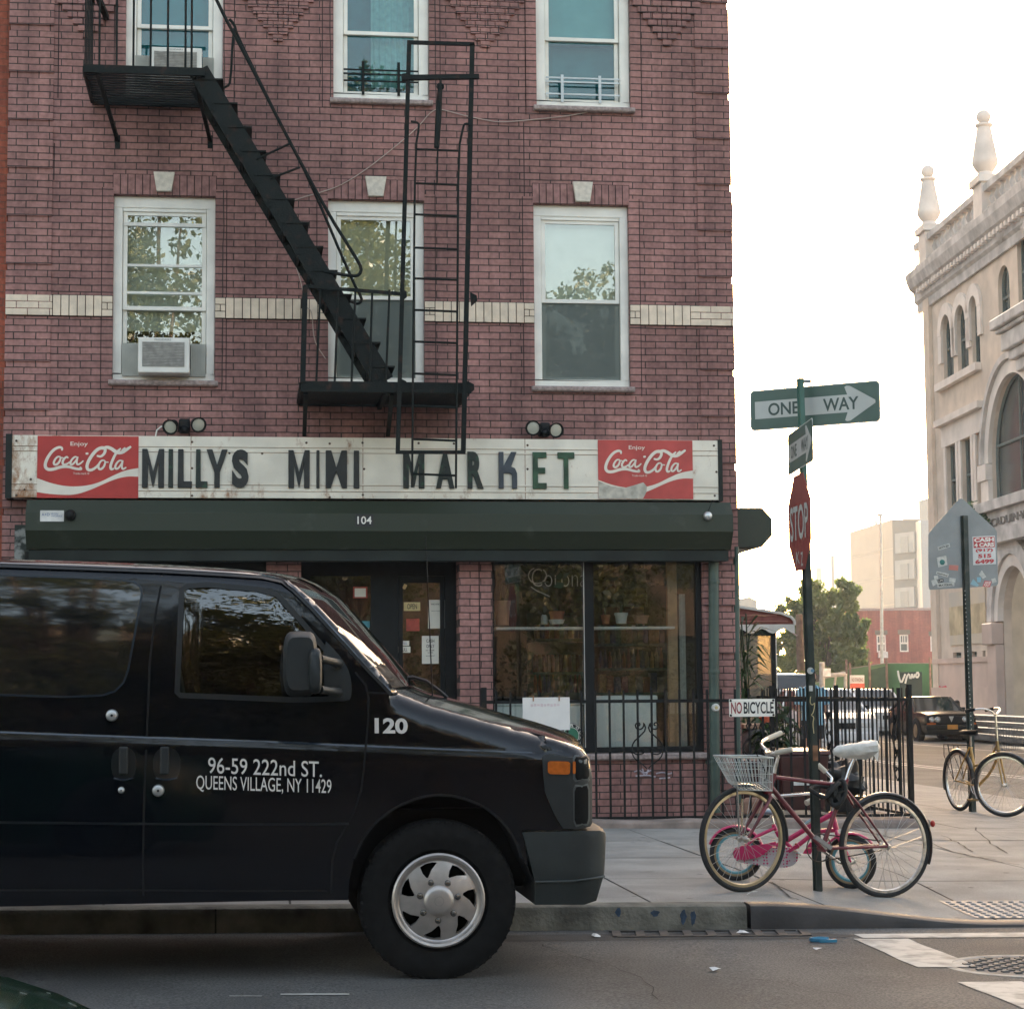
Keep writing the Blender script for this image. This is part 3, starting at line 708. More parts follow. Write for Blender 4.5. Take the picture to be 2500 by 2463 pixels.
# ================================================================== SHOPFRONT
def hoodprof(y0, z1, d=.38, h=.47): return [(y0, z1), (y0-d+.11, z1), (y0-d, z1-.13), (y0-d, z1-.30), (y0-d+.12, z1-h), (y0, z1-h)]
HZ = 3.20
hx0, hx1 = W(62, 1270, FY-.38).x, W(1790, 1270, FY-.38).x
hood = thing('shutter_hood', 'long dark green metal shutter hood over the shopfront', 'shutter hood', (hx0, FY, 2.73))
pr = hoodprof(FY, HZ)
mb = MB(); mb.loft([[(x, y, z) for y, z in pr] for x in (hx0, hx1)]); mb.build('casing', HOOD, hood)
mb = MB()
for x in (W(600, 1270, FY-.38).x, W(1100, 1270, FY-.38).x): mb.loft([[(xx, y-.004, z+(.004 if z > HZ-.2 else -.004)) for y, z in pr[1:5]] for xx in (x-.012, x+.012)], closed=False, caps=False)

MB().box(hx0+.02, hx1-.02, FY-.24, FY-.02, 2.62, HZ-.475).build('shutter_slot', HOOD_D, hood)
np_ = thing('house_number_plate', 'small black plate with white house number on the green hood', 'number plate', (W(890,1270,FY-.38).x, FY-.38, 3.0))
a, b_, c, d = RW(868, 912, 1285, 1255, FY-.385)
MB().box(a, b_, FY-.388, FY-.381, c, d).build('plate', M('black_plate', (.02,.02,.02), .5), np_)
text_mb('104', (a+.018, FY-.388, c+.022), (1,0,0), (0,0,1), b_-a-.036, d-c-.044, (0,-1,0), bold=.012).build('digits', WHITE, np_)
ip = thing('maker_plate', 'small white metal plate with blue maker lettering at the left end of the hood', 'plate', (W(127,1260,FY-.38).x, FY-.38, 3.05))
a, b_, c, d = RW(98, 156, 1273, 1246, FY-.385)
MB().box(a, b_, FY-.388, FY-.381, c, d).build('plate', WHITE_DIRTY, ip)
BLUET = M('faded_blue_lettering', (.12,.18,.32), .6); h = d-c; wd = b_-a
tm = text_mb('A+D', (a+wd*.06, FY-.388, c+h*.5), (1,0,0), (0,0,1), wd*.34, h*.26, (0,-1,0), bold=.012)
text_mb('IRON', (a+wd*.46, FY-.388, c+h*.62), (1,0,0), (0,0,1), wd*.3, h*.15, (0,-1,0), mb=tm); text_mb('WORKS', (a+wd*.46, FY-.388, c+h*.42), (1,0,0), (0,0,1), wd*.46, h*.15, (0,-1,0), mb=tm)
text_mb('TEL 718 384 6739', (a+wd*.1, FY-.388, c+h*.16), (1,0,0), (0,0,1), wd*.8, h*.13, (0,-1,0), mb=tm) if False else None
tm.build('lettering', BLUET, ip)
p = W(172, 1258, FY-.38); cm = thing('security_camera', 'black dome camera beside the maker plate on the hood', 'security camera', p)
MB().lathe(p, (0,-1,0), [(.045,0),(.045,.03),(.035,.07),(.015,.085)], 16).build('dome', DARK, cm, smooth=40)
MB().lathe(p+Vector((0,0,.0)), (0,-1,0), [(.055,-.0),(.055,.012)], 16).build('base', IRON, cm)
p = W(1727, 1260, FY-.38); cm = thing('dome_lamp', 'small round silver dome fitting near the right end of the hood', 'lamp', p)
MB().ball(p+Vector((0,-.02,0)), .045, (1,.9,1)).build('dome', ALU, cm, smooth=60)
MB().tube([p+Vector((0,-.005,.03)), p+Vector((.03,.0,.1)), p+Vector((.06,.02,.16))], .004, 5).build('cable', DARK, cm)
# side hood round the corner
sh = thing('side_shutter_hood', 'dark green shutter hood on the side street wall, seen end on', 'shutter hood', (bx1, FY+.3, 2.7))
z1 = W(1830, 1240, FY+.3).z; d_ = WX(1885, 1290, bx1).x; ex = W(1885, 1290, FY+.3).x-bx1; hh = z1-W(1830, 1335, FY+.3).z
prs = [(bx1, z1), (bx1+ex-.10, z1), (bx1+ex, z1-.11), (bx1+ex, z1-.28), (bx1+ex-.11, z1-hh), (bx1, z1-hh)]
MB().loft([[(x, y, z) for x, z in prs] for y in (FY+.3, FY+2.9)]).build('casing', HOOD, sh)
MB().prism([(bx1, FY+.5, z1-hh-.005), (bx1+.30, FY+.5, z1-hh-.005), (bx1, FY+.5, z1-hh-.11)], (0,2.2,0)).build('bracket', WHITE_DIRTY, sh)
# left pier, flaking render
REND = M('flaking_render', (.055,.065,.055), .85, var=.2, vs=7, col2=(.30,.31,.29), cth=(.52,.6), bump=.4, bs=40)
MB().box(W(36,1350,FY).x, W(80,1350,FY).x, FY-.04, FY+.2, -.3, 2.98).build('render_pier', REND, bld)
MB().box(W(62,1350,FY).x-.0, W(80,1350,FY).x+.012, FY-.075, FY-.042, -.3, 2.72).build('steel_post', HOOD_D, bld)
# piers and stallriser
def xa(u): return W(u, 1600, FY).x

for u0, u1 in ((1122,1203),(650,735)): MB().box(xa(u0), xa(u1), FY+.004, FY+.28, -.3, 2.98).build('brick_pier', BRICK, bld)
x_ = (xa(1122)+xa(1203))/2+.035; MB().box(x_-.005, x_+.005, FY+.0005, FY+.006, -.3, 2.9).build('brick_joint', MORTAR, bld)
zs_ = W(1600, 1838, FY).z
MB().box(xa(1203), sx1, FY+.003, FY+.3, -.3, zs_-.06).build('stallriser', BRICK, bld)
mb = MB(); prof = [(FY-.05, zs_-.065), (FY-.07, zs_-.05), (FY-.07, zs_-.012), (FY-.055, zs_), (FY+.3, zs_+.01), (FY+.3, zs_-.07)]
mb.loft([[(x, y, z) for y, z in prof] for x in (xa(1203)+.005, xa(1724))]); mb.build('window_sill', STONE, bld, bevel=.005)
# shop window: frame, mullion, panes
fy = FY+.07; zt_ = W(1450, 1361, fy).z; zb_ = zs_+.012; x0, x1 = xa(1203)+.002, sx1-.002; xm0, xm1 = W(1427,1600,fy).x, W(1450,1600,fy).x
swin = MB(); swin.box(x0, x0+.02, fy, fy+.07, zb_+.05, zt_); swin.box(W(1700,1600,fy).x, x1, fy-.02, fy+.07, zb_+.05, zt_); swin.box(xm0, xm1, fy-.02, fy+.07, zb_+.05, zt_)
swin.box(x0, x1, fy-.022, fy+.07, zb_, zb_+.05); swin.box(x0, x1, fy-.022, fy+.07, zt_, 2.985)
shopw = swin.build('shop_window', DARK, bld)
MB().box(x0+.02, xm0, fy+.02, fy+.026, zb_+.05, zt_).build('pane', GLASS_SHOP, shopw)
MB().box(xm1, W(1700,1600,fy).x, fy+.02, fy+.026, zb_+.05, zt_).build('pane', GLASS_SHOP, shopw)
MB().box(xm0-.008, xm0-.001, fy-.03, fy-.004, zb_+.05, zt_-.03).build('chrome_strip', ALU, shopw)
# neon lettering hanging in the left pane, switched off
NEON = M('unlit_neon_tube', (.42,.44,.40), .3, var=.05)
nx0, nx1, nz0, nz1 = RW(1298, 1432, 1432, 1388, fy+.06)
nb_ = text_mb('Corona', (nx0, fy+.06, nz0), (1,0,0), (0,0,1), nx1-nx0, nz1-nz0, (0,-1,0), bold=-.018)
pts = [W(u, v, fy+.06) for u, v in ((1296,1432),(1310,1442),(1325,1448),(1342,1456))]; nb_.tube(pts, .006, 6)
pts = [W(1312+22*math.cos(q), 1405+19*math.sin(q), fy+.06) for q in [i*.35-.9 for i in range(16)]][::-1]; nb_.tube(pts, .006, 6)
nn = nb_.build('neon_lettering', NEON, None); tag(nn, 'unlit pale neon lettering hanging inside the shop window', 'neon sign'); recenter(nn, (nx0, fy+.06, nz0))
# round window sticker
bc = W(1394, 1795, fy+.015); br = .125
rs = thing('round_window_sticker', 'round black and green sticker with white lettering on the shop window', 'sticker', bc)
MB().lathe(bc, (0,-1,0), [(br,0),(br,.002)], 40).build('black_ring', TEXTBLK, rs)
MB().lathe(bc, (0,-1,0), [(br*.62,.0022),(br*.62,.003)], 32).build('green_disc', M('sticker_green', (.03,.16,.09), .5), rs)
MB().torus(bc+Vector((0,-.003,0)), (0,1,0), br*.94, .0025, 48, 6).torus(bc+Vector((0,-.003,0)), (0,1,0), br*.64, .0025, 48, 6).build('white_ring', WHITE, rs)
tm = MB(); word = 'BROOKLYN'
for i, chh in enumerate(word):
    q = R(112-(i+.0)*32); q = R(118-i*34+.0); dirn = Vector((math.cos(q), 0, math.sin(q))); tn = Vector((math.sin(q), 0, -math.cos(q)))
    text_mb(chh, bc+dirn*(br*.70)-tn*.017+Vector((0,-.0025,0)), tn, dirn, .034, br*.2, (0,-1,0), bold=.02, mb=tm)
tm.build('lettering', WHITE, rs)
# entrance recess: fixed side light and door
ry = FY+.30; dx0, dx1 = xa(735)+.002, xa(1122)-.002
fr = MB(); zd = W(900, 1418, ry).z; ztp = 2.985
ux = lambda u: W(u, 1600, ry).x
fr.box(dx0, dx1, ry, ry+.08, zd+.05, ztp)                       # head
for u0, u1 in ((735,757),(905,972),(1087,1122)): fr.box(max(dx0, ux(u0)), min(dx1, ux(u1)), ry-.01, ry+.08, -.1, zd+.05)
fr.box(ux(757), ux(905), ry+.002, ry+.07, -.1, .75)
entr = fr.build('entrance_frame', DARK, bld)
MB().box(ux(757), ux(905), ry+.03, ry+.036, .75, zd+.05).build('side_light', GLASS_SHOP, entr)
dm = MB(); a, b_ = ux(972)+.004, ux(1087)-.004
dm.box(a, a+.045, ry+.01, ry+.06, 0, zd+.045); dm.box(b_-.045, b_, ry+.01, ry+.06, 0, zd+.045); dm.box(a+.045, b_-.045, ry+.01, ry+.06, 0, .25); dm.box(a+.045, b_-.045, ry+.01, ry+.06, zd-.02, zd+.045)
door = dm.build('door', DARK, bld)
MB().box(a+.045, b_-.045, ry+.03, ry+.036, .25, zd-.02).build('pane', GLASS_SHOP, door)
MB().tube([(a+.06, ry-.02, .95), (a+.06, ry-.03, 1.0), (a+.06, ry-.03, 1.25), (a+.06, ry-.02, 1.3)], .012, 8).build('handle', ALU, door)
def sheet_on(u0, u1, v0, v1, mat, name, label, lines=(), y=ry+.026, tilt=0, tmat=None):
    a, b_, c, d = RW(u0, u1, v1, v0, y); t = thing(name, label, 'paper notice' if 'notice' in name else 'sign', ((a+b_)/2, y, c), 'paper signs on the shop door' if 'notice' in name else None)
    cx, cz = (a+b_)/2, (c+d)/2; mb = MB().box(a, b_, y-.002, y, c, d)
    Mt = Matrix.Translation((cx, 0, cz)) @ Matrix.Rotation(tilt, 4, 'Y') @ Matrix.Translation((-cx, 0, -cz)); mb.xf(Mt); mb.build('sheet', mat, t)
    if lines:
        tm = MB()
        for s, fx, fz, fw, fh in lines: text_mb(s, (a+(b_-a)*fx, y-.002, c+(d-c)*fz), (1,0,0), (0,0,1), (b_-a)*fw, (d-c)*fh, (0,-1,0), bold=.012, mb=tm, depth=.0012)
        tm.xf(Mt); tm.build('lettering', tmat or TEXTBLK, t)
    return t
YEL = M('yellowed_card', (.52,.42,.20), .7, var=.1); RED = M('faded_red_card', (.30,.05,.03), .6, var=.3, vs=12)
sheet_on(986, 1026, 1470, 1491, YEL, 'open_sign', 'yellowed OPEN card hanging on the shop door', [('OPEN', .2, .2, .6, .62)])
sheet_on(1045, 1086, 1464, 1534, PAPER, 'paper_notice', 'pale sheet with a few faint lines, topmost notice at the right of the shop door', [('NOTICE', .2, .82, .6, .05), ('store hours', .2, .6, .55, .03)])
sheet_on(1030, 1071, 1552, 1620, PAPER, 'paper_notice', 'torn CASH ONLY sheet low on the shop door', [('CASH', .26, .76, .48, .12), ('ONLY', .26, .57, .48, .12), ('no credit', .24, .46, .5, .05), ('cards', .34, .38, .32, .05), ('accepted', .24, .26, .5, .05)])
sheet_on(978, 999, 1564, 1576, PAPER, 'paper_notice', 'upper of two tiny white PULL labels on the shop door', [('PULL', .18, .25, .6, .5)], tmat=BLUET)
sheet_on(972, 1002, 1578, 1593, PAPER, 'paper_notice', 'larger lower white PULL label on the shop door', [('PULL', .25, .22, .5, .55)])
sheet_on(992, 1024, 1510, 1540, RED, 'red_sticker', 'faded red drink sticker on the shop door below the OPEN card')
sheet_on(984, 992, 1426, 1438, M('gold_card', (.55,.42,.2), .6), 'small_card', 'small tilted gold card high on the shop door', tilt=.5)
sheet_on(862, 897, 1432, 1460, RED, 'framed_permit', 'red framed permit in the side light left of the shop door', y=ry+.024)
a, b_, c, d = RW(866, 893, 1457, 1436, ry+.02); o = MB().box(a, b_, ry+.018, ry+.021, c, d).build('permit_sheet', PAPER, None); tag(o, 'grey sheet inside the red permit frame', 'paper notice'); recenter(o, (a, ry+.02, c))
sheet_on(868, 903, 1516, 1532, M('teal_card', (.05,.22,.26), .6), 'teal_card', 'teal card in the side light above the windscreen of the van', y=ry+.024)
sheet_on(872, 901, 1533, 1552, PAPER, 'white_card', 'white card below the teal card in the side light', y=ry+.022)
# left shop window behind the van
mb = MB().box(xa(80)+.014, xa(650)-.002, FY+.08, FY+.14, 2.5, 2.985).box(xa(80)+.014, xa(650)-.002, FY+.08, FY+.14, -.1, .8)
mb.box(xa(390), xa(398), FY+.08, FY+.14, .8, 2.5); lw_ = mb.build('shop_window', DARK, bld); MB().box(xa(80)+.014, xa(650)-.002, FY+.11, FY+.116, .8, 2.5).build('pane', GLASS_SHOP, lw_)
# shop interior
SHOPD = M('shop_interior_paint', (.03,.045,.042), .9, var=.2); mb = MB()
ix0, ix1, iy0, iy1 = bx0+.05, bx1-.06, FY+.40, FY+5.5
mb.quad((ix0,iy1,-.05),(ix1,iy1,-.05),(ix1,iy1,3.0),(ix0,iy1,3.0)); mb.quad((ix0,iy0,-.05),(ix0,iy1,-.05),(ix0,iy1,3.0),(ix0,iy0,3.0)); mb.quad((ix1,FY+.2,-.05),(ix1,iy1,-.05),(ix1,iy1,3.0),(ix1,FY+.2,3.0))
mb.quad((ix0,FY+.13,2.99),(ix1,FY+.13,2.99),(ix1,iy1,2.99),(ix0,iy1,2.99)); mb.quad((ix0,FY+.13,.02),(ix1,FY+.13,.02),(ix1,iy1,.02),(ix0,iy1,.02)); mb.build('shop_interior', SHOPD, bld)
# display shelf and pots in the window
SHELFW = M('white_shelf', (.66,.66,.62), .6, var=.1)
shy = FY+.29; zsh = W(1400, 1531, shy).z
o = MB().box(W(1206,1530,shy).x, W(1640,1530,shy).x, shy-.15, shy+.15, zsh-.025, zsh).build('display_shelf', SHELFW, None, bevel=.004); tag(o, 'white display shelf across the shop window carrying flower pots', 'shelf'); recenter(o, (W(1206,1530,shy).x, shy, zsh))
TERRA = M('terracotta', (.36,.13,.07), .8, var=.15); TERR2 = M('dull_tan_pot', (.33,.17,.11), .8, var=.15); POTW = M('white_pot', (.6,.6,.56), .5, var=.08)
PLANTD = leaf_mat('dark_houseplant_leaf', (.012,.03,.012), (.03,.06,.025), .2)
def leafcloud(mb, c, rad, n, s, sq=(1,1,1), flat=.5, mi=0):
    for _ in range(n):
        while True:
            q = Vector((random.uniform(-1,1), random.uniform(-1,1), random.uniform(-1,1)))
            if q.length < 1: break
        p = Vector((c[0]+q.x*rad*sq[0], c[1]+q.y*rad*sq[1], c[2]+q.z*rad*sq[2])); a = Vector((random.gauss(0,1), random.gauss(0,1), random.gauss(0,1)*flat)).normalized(); b = a.orthogonal().normalized()
        b = (Matrix.Rotation(random.uniform(0,6.28), 3, a) @ b); l = s*random.uniform(.6,1.4)
        mb.add([p, p+a*l*.5+b*l*.28, p+a*l, p+a*l*.5-b*l*.28], [(0,1,2,3)], mi)
def pot(u0, u1, vt, vb, mat, name, label, y=shy, saucer=None, plant=0, z0=None):
    a, b_, c, d = RW(u0, u1, vb, vt, y); r = (b_-a)/2; t = thing(name, label, 'flower pot', ((a+b_)/2, y, c), 'flower pots in the shop window'); cc = Vector(((a+b_)/2, y, c)); h = d-c
    MB().lathe(cc, (0,0,1), [(r*.72,0),(r*.92,h*.8),(r,h*.8),(r,h),(r*.88,h),(r*.85,h*.88),(.01,h*.88)], 20, caps=False).build('pot', mat, t, smooth=40)
    if saucer: MB().lathe(cc, (0,0,1), [(r*.8,0),(r*1.05,.045),(r*1.0,.045),(r*.7,.006)], 20).build('saucer', saucer, t, smooth=40)
    if plant:
        mb = MB(); st = MB()
        for k in range(5):
            e = cc+Vector((random.uniform(-.15,.15)*plant, random.uniform(-.1,.1), h+random.uniform(.2,.5)*plant)); st.tube([cc+Vector((0,0,h*.85)), (cc+e)/2+Vector((random.uniform(-.03,.03),0,.1)), e], .006, 5)
            leafcloud(mb, e, .16*plant, int(26*plant), .11)
        st.build('stem', PLANTD, t); mb.build('leaves', PLANTD, t)
    return t
pot(1340, 1378, 1492, 1523, TERRA, 'flower_pot', 'red clay flower pot with white saucer on the window shelf', saucer=POTW, plant=1.3)
pot(1467, 1490, 1501, 1523, TERRA, 'flower_pot', 'smallest terracotta pot just right of the shop window mullion', plant=.8)
pot(1500, 1533, 1496, 1522, POTW, 'flower_pot', 'white flower pot on the shelf right of the mullion', plant=1.1)
pot(1545, 1585, 1502, 1522, TERR2, 'flower_pot', 'low tan bowl at the right end of the window shelf')
pot(1206, 1247, 1466, 1526, TERR2, 'flower_pot', 'tall tan planter at the left end of the window shelf', plant=1.3)
o_ = thing('glass_jar', 'clear glass jar on the shelf left of the red pot', 'jar', W(1328,1524,shy)); a, b_, c, d = RW(1320,1337,1524,1500,shy)
MB().lathe(((a+b_)/2, shy, c), (0,0,1), [((b_-a)/2,0),((b_-a)/2,(d-c)*.8),((b_-a)*.3,d-c)], 14).build('glass', M('jar_glass', (.3,.33,.31), .1), o_, smooth=40)
hang = MB(); 
for u, v, r, n in ((1265,1380,.22,55),(1330,1440,.26,80),(1395,1470,.24,70),(1500,1400,.2,45),(1570,1395,.22,45),(1235,1370,.14,30),(1530,1450,.18,40),(1380,1375,.15,30)):
    leafcloud(hang, W(u, v, FY+.45), r, n, .10)
for u in (1265,1330,1395,1500,1570): hang.tube([W(u,1350,FY+.45), W(u+10,1480,FY+.45)], .008, 5)
o = hang.build('trailing_plant', PLANTD, None); tag(o, 'dark trailing houseplant hanging across the top of the shop window', 'plant'); recenter(o, W(1400,1350,FY+.45))
# shelving with goods, freezers
SHG = M('green_shelf_metal', (.03,.09,.07), .5, var=.15); gy = FY+1.9; shf = thing('store_shelving', 'dark green shop shelving unit with rows of tins behind the window', 'shelving', (W(1340,1700,gy).x, gy, .05))
sx_0, sx_1 = W(1300,1600,gy).x, W(1440,1600,gy).x
for v in (1560, 1640, 1690): z = W(1380, v, gy).z; MB().box(sx_0, sx_1, gy, gy+.4, z-.03, z).build('shelf', SHG, shf)
MB().box(sx_0, sx_1, gy+.4, gy+.43, 0.05, 2.2).build('back_panel', SHG, shf)
cols = [(.15,.06,.03),(.14,.12,.05),(.11,.04,.03),(.15,.1,.05)]
gl_ = [M('tin_label', c_, .4, var=.1) for c_ in cols]; z = W(1380, 1640, gy).z
proto = None
for k in range(12):
    x = sx_0+.05+k*(sx_1-sx_0-.08)/12; o = MB().lathe((x, gy+.1, z), (0,0,1), [(.032,0),(.034,.004),(.034,.15),(.02,.17),(.02,.19)], 12).build('tin', gl_[k % 4], None, smooth=40)
    tag(o, 'one of the dim tins on the middle green shelf behind the left shop pane', 'tin', 'tins on the green shelf'); recenter(o, (x, gy+.1, z))
def goods(n, u0, u1, v, gy, hgt, name, lbl, grp, kind):
    z = W((u0+u1)/2, v, gy).z
    for k in range(n):
        x = W(u0+(u1-u0)*k/n, v, gy).x; wd = (W(u1, v, gy).x-W(u0, v, gy).x)/n; h = hgt*random.uniform(.8, 1.1); col = random.choice(GCOL)
        if kind: o = MB().lathe((x+wd/2, gy+.1, z), (0,0,1), [(wd*.4,0),(wd*.42,h*.6),(wd*.2,h*.8),(wd*.16,h),(.001,h)], 10).build(name, col, None, smooth=40)
        else: o = MB().box(x+.004, x+wd-.004, gy+.03, gy+.16, z, z+h).build(name, col, None)
        tag(o, lbl, name.replace('_', ' '), grp); recenter(o, (x+wd/2, gy+.1, z))
GCOL = [M('goods_label', c_, .45, var=.25, vs=22) for c_ in ((.17,.05,.025),(.17,.13,.04),(.03,.09,.05),(.03,.05,.12),(.2,.18,.15),(.13,.025,.035))]
goods(11, 1305, 1425, 1690, FY+1.9, .22, 'drink_bottle', 'one of the coloured bottles on the lowest green shelf behind the left shop pane', 'bottles on the lowest green shelf', 1)
goods(10, 1308, 1425, 1558, FY+1.9, .16, 'goods_box', 'one of the coloured boxes on the top green shelf behind the left shop pane', 'boxes on the top green shelf', 0)
sh2 = thing('store_shelving', 'second dark shelving unit of boxes and bottles behind the right shop pane', 'shelving', (W(1530,1700,FY+1.5).x, FY+1.5, .05))
for v in (1570, 1630, 1690): z = W(1530, v, FY+1.5).z; MB().box(W(1460,v,FY+1.5).x, W(1630,v,FY+1.5).x, FY+1.5, FY+1.85, z-.03, z).build('shelf', SHG, sh2)
goods(12, 1465, 1625, 1570, FY+1.5, .20, 'goods_box', 'one of the coloured boxes on the top shelf behind the right shop pane', 'boxes on the right hand top shelf', 0)
goods(14, 1465, 1625, 1630, FY+1.5, .20, 'drink_bottle', 'one of the coloured bottles on the middle shelf behind the right shop pane', 'bottles on the right hand middle shelf', 1)
goods(9, 1465, 1625, 1690, FY+1.5, .19, 'goods_box', 'one of the larger coloured boxes on the lowest shelf behind the right shop pane', 'boxes on the right hand lowest shelf', 0)
FRZ = M('freezer_white', (.78,.84,.83), .35, var=.05); gy = FY+.14
fz = thing('chest_freezer', 'white chest freezer standing behind the right half of the shop window', 'freezer', (W(1460,1830,gy).x, gy, .05))
a, b_, c, d = RW(1452, 1604, 1840, 1712, gy); MB().box(a, b_, gy, gy+.6, .05, d).build('cabinet', FRZ, fz, bevel=.02); MB().box(a-.01, b_+.01, gy-.015, gy+.62, d+.002, d+.06).build('lid', FRZ, fz, bevel=.015)
fz2 = thing('chest_freezer', 'white chest freezer behind the left half of the shop window, partly hidden by the van', 'freezer', (W(1260,1830,gy).x, gy, .05))
a, b_, c, d = RW(1206, 1425, 1840, 1722, gy); MB().box(a, b_, gy, gy+.6, .05, d).build('cabinet', FRZ, fz2, bevel=.02); MB().box(a-.01, b_+.01, gy-.015, gy+.62, d+.002, d+.05).build('lid', FRZ, fz2, bevel=.015)
WOODL = M('raw_timber', (.42,.27,.15), .7, var=.2, vs=8); a, b_, c, d = RW(1632,1655,1830,1370,FY+.25)
o = MB().box(a, b_, FY+.25, FY+.32, .05, d).build('timber_post', WOODL, None); tag(o, 'raw timber post standing inside the right end of the shop window', 'post'); recenter(o, (a, FY+.25, .05))
a, b_, c, d = RW(1660,1676,1835,1450,FY+.24); mb = MB(); n = 16
mb.loft([[(a+(b_-a)*i/n, FY+.24+.02*math.sin(i*1.7), z) for i in range(n+1)] for z in (c, d)], closed=False, caps=False)
o = mb.build('white_curtain', CURT, None, smooth=60); tag(o, 'narrow white curtain strip at the right edge of the shop window', 'curtain'); recenter(o, (a, FY+.24, c))

# green drainpipe on the right pier, and doorbell
PIPE = M('green_drainpipe_paint', (.055,.085,.07), .45, var=.2); py = FY-.05
dp = thing('drainpipe', 'thick dark green pipe running up the brick pier right of the shop window', 'pipe', (W(1742,1900,py).x, py, .12))
MB().tube([W(1742, 1338, py), (W(1742,1600,py).x, py, 1.4), (W(1746,1950,py).x, py, .12)], .052, 16).build('pipe', PIPE, dp, smooth=50)
mb = MB()
for v in (1420, 1640, 1860): p = W(1743, v, py); mb.lathe((p.x, py, p.z-.02), (0,0,1), [(.058,0),(.06,.02),(.058,.04)], 16); mb.box(p.x-.075, p.x+.075, FY-.012, FY, p.z-.02, p.z+.02)
mb.build('clamp', PIPE, dp)
dp2 = thing('drainpipe', 'slim green downpipe at the outer corner of the brick building', 'pipe', (W(1797,1900,FY-.02).x, FY, .1))
MB().tube([W(1797, 1335, FY), W(1803, 1960, FY)], .03, 12).build('pipe', PIPE, dp2, smooth=50)
p = W(1748, 1727, FY-.12); bl = thing('alarm_bell', 'round white bell fitting on the green pipe beside the shop window', 'bell', p)
MB().lathe(p, (0,-1,0), [(.04,-.03),(.04,.0),(.03,.015)], 18).build('cap', WHITE_DIRTY, bl, smooth=40); MB().lathe(p, (0,-1,0), [(.018,.016),(.014,.022)], 12).build('button', YEL, bl)

# ================================================================== SIGN BOARD
SY = FY-.22
def sign_mat():
    m = M('sign_enamel', (.74,.69,.58), .5, var=.1, vs=3, bump=.05); N, L = nodes(m); b = N['Principled BSDF']; src = b.inputs['Base Color'].links[0].from_socket
    g = N.new('ShaderNodeNewGeometry'); mp = N.new('ShaderNodeMapping'); mp.inputs['Scale'].default_value = (1.6, 1, .8); L.new(g.outputs['Position'], mp.inputs['Vector'])
    n = N.new('ShaderNodeTexNoise'); n.inputs['Scale'].default_value = 3.4; n.inputs['Detail'].default_value = 9; n.inputs['Roughness'].default_value = .75; L.new(mp.outputs[0], n.inputs['Vector'])
    sp = N.new('ShaderNodeSeparateXYZ'); L.new(g.outputs['Position'], sp.inputs[0])
    # rust gathers at the left end and the lower edge
    e = N.new('ShaderNodeMapRange'); e.inputs['From Min'].default_value = -2.25; e.inputs['From Max'].default_value = -1.5; e.inputs['To Min'].default_value = .13; e.inputs['To Max'].default_value = 0; L.new(sp.outputs['X'], e.inputs['Value'])
    e2 = N.new('ShaderNodeMapRange'); e2.inputs['From Min'].default_value = 3.22; e2.inputs['From Max'].default_value = 3.36; e2.inputs['To Min'].default_value = .07; e2.inputs['To Max'].default_value = 0; L.new(sp.outputs['Z'], e2.inputs['Value'])
    s = N.new('ShaderNodeMath'); L.new(n.outputs['Fac'], s.inputs[0]); L.new(e.outputs[0], s.inputs[1]); s2 = N.new('ShaderNodeMath'); L.new(s.outputs[0], s2.inputs[0]); L.new(e2.outputs[0], s2.inputs[1])
    r = N.new('ShaderNodeValToRGB'); r.color_ramp.elements[0].position = .60; r.color_ramp.elements[1].position = .74; r.color_ramp.elements[0].color = (0,0,0,1); r.color_ramp.elements[1].color = (1,1,1,1); L.new(s2.outputs[0], r.inputs[0])
    mx = N.new('ShaderNodeMixRGB'); mx.inputs[2].default_value = (.30,.14,.06,1); L.new(r.outputs[0], mx.inputs[0]); L.new(src, mx.inputs[1]); L.new(mx.outputs[0], b.inputs['Base Color']); return m
SIGNW = sign_mat()
sgx0, sgx1, sgz0, sgz1 = RW(29, 1753, 1217, 1069, SY)
sgn = thing('shop_sign', 'long rusty white shop sign reading MILLYS MIMI MARKET between two red drink panels', 'shop sign', (sgx0, SY, sgz0))
MB().box(sgx0, sgx1, SY, FY-.03, sgz0, sgz1).build('board', SIGNW, sgn)
mb = MB(); mr = MB()
for v in (1093, 1105, 1184, 1199):
    z = W(900, v, SY).z; mb.box(sgx0, sgx1, SY-.006, SY-.0005, z-.006, z+.006); mr.box(sgx0, sgx1, SY-.0012, SY-.0002, z-.0105, z-.0065)
mb.build('raised_rib', SIGNW, sgn, bevel=.002); RUST = M('rust_line', (.28,.15,.08), .9, var=.4, vs=15); mr.build('rust_line', RUST, sgn)
mb = MB()
for u in (466, 886, 1282): x = W(u, 1140, SY).x; mb.box(x-.003, x+.003, SY-.0015, SY-.0003, sgz0, sgz1)
mb.build('panel_seam', RUST, sgn)
mb = MB(); random.seed(3)
for u, v in ((40,1076),(40,1209),(75,1170),(469,1079),(469,1143),(469,1210),(748,1081),(805,1083),(805,1214),(885,1081),(889,1145),(886,1208),(1022,1082),(1108,1083),(1288,1087),(1288,1145),(1743,1088),(1745,1210),(1749,1152),(60,1195),(560,1106),(640,1107)):
    p = W(u, v, SY); mb.lathe(p, (0,-1,0), [(.012,0),(.009,.006),(.003,.008)], 8)
mb.build('bolt', M('rusty_bolt', (.10,.07,.05), .7, .4), sgn)
for x0, x1 in ((sgx0-.06, sgx0-.002), (sgx1+.002, sgx1+.045)): MB().box(x0, x1, SY-.01, FY-.01, sgz0-.01, sgz1+.01).build('end_cap', HOOD_D, sgn)
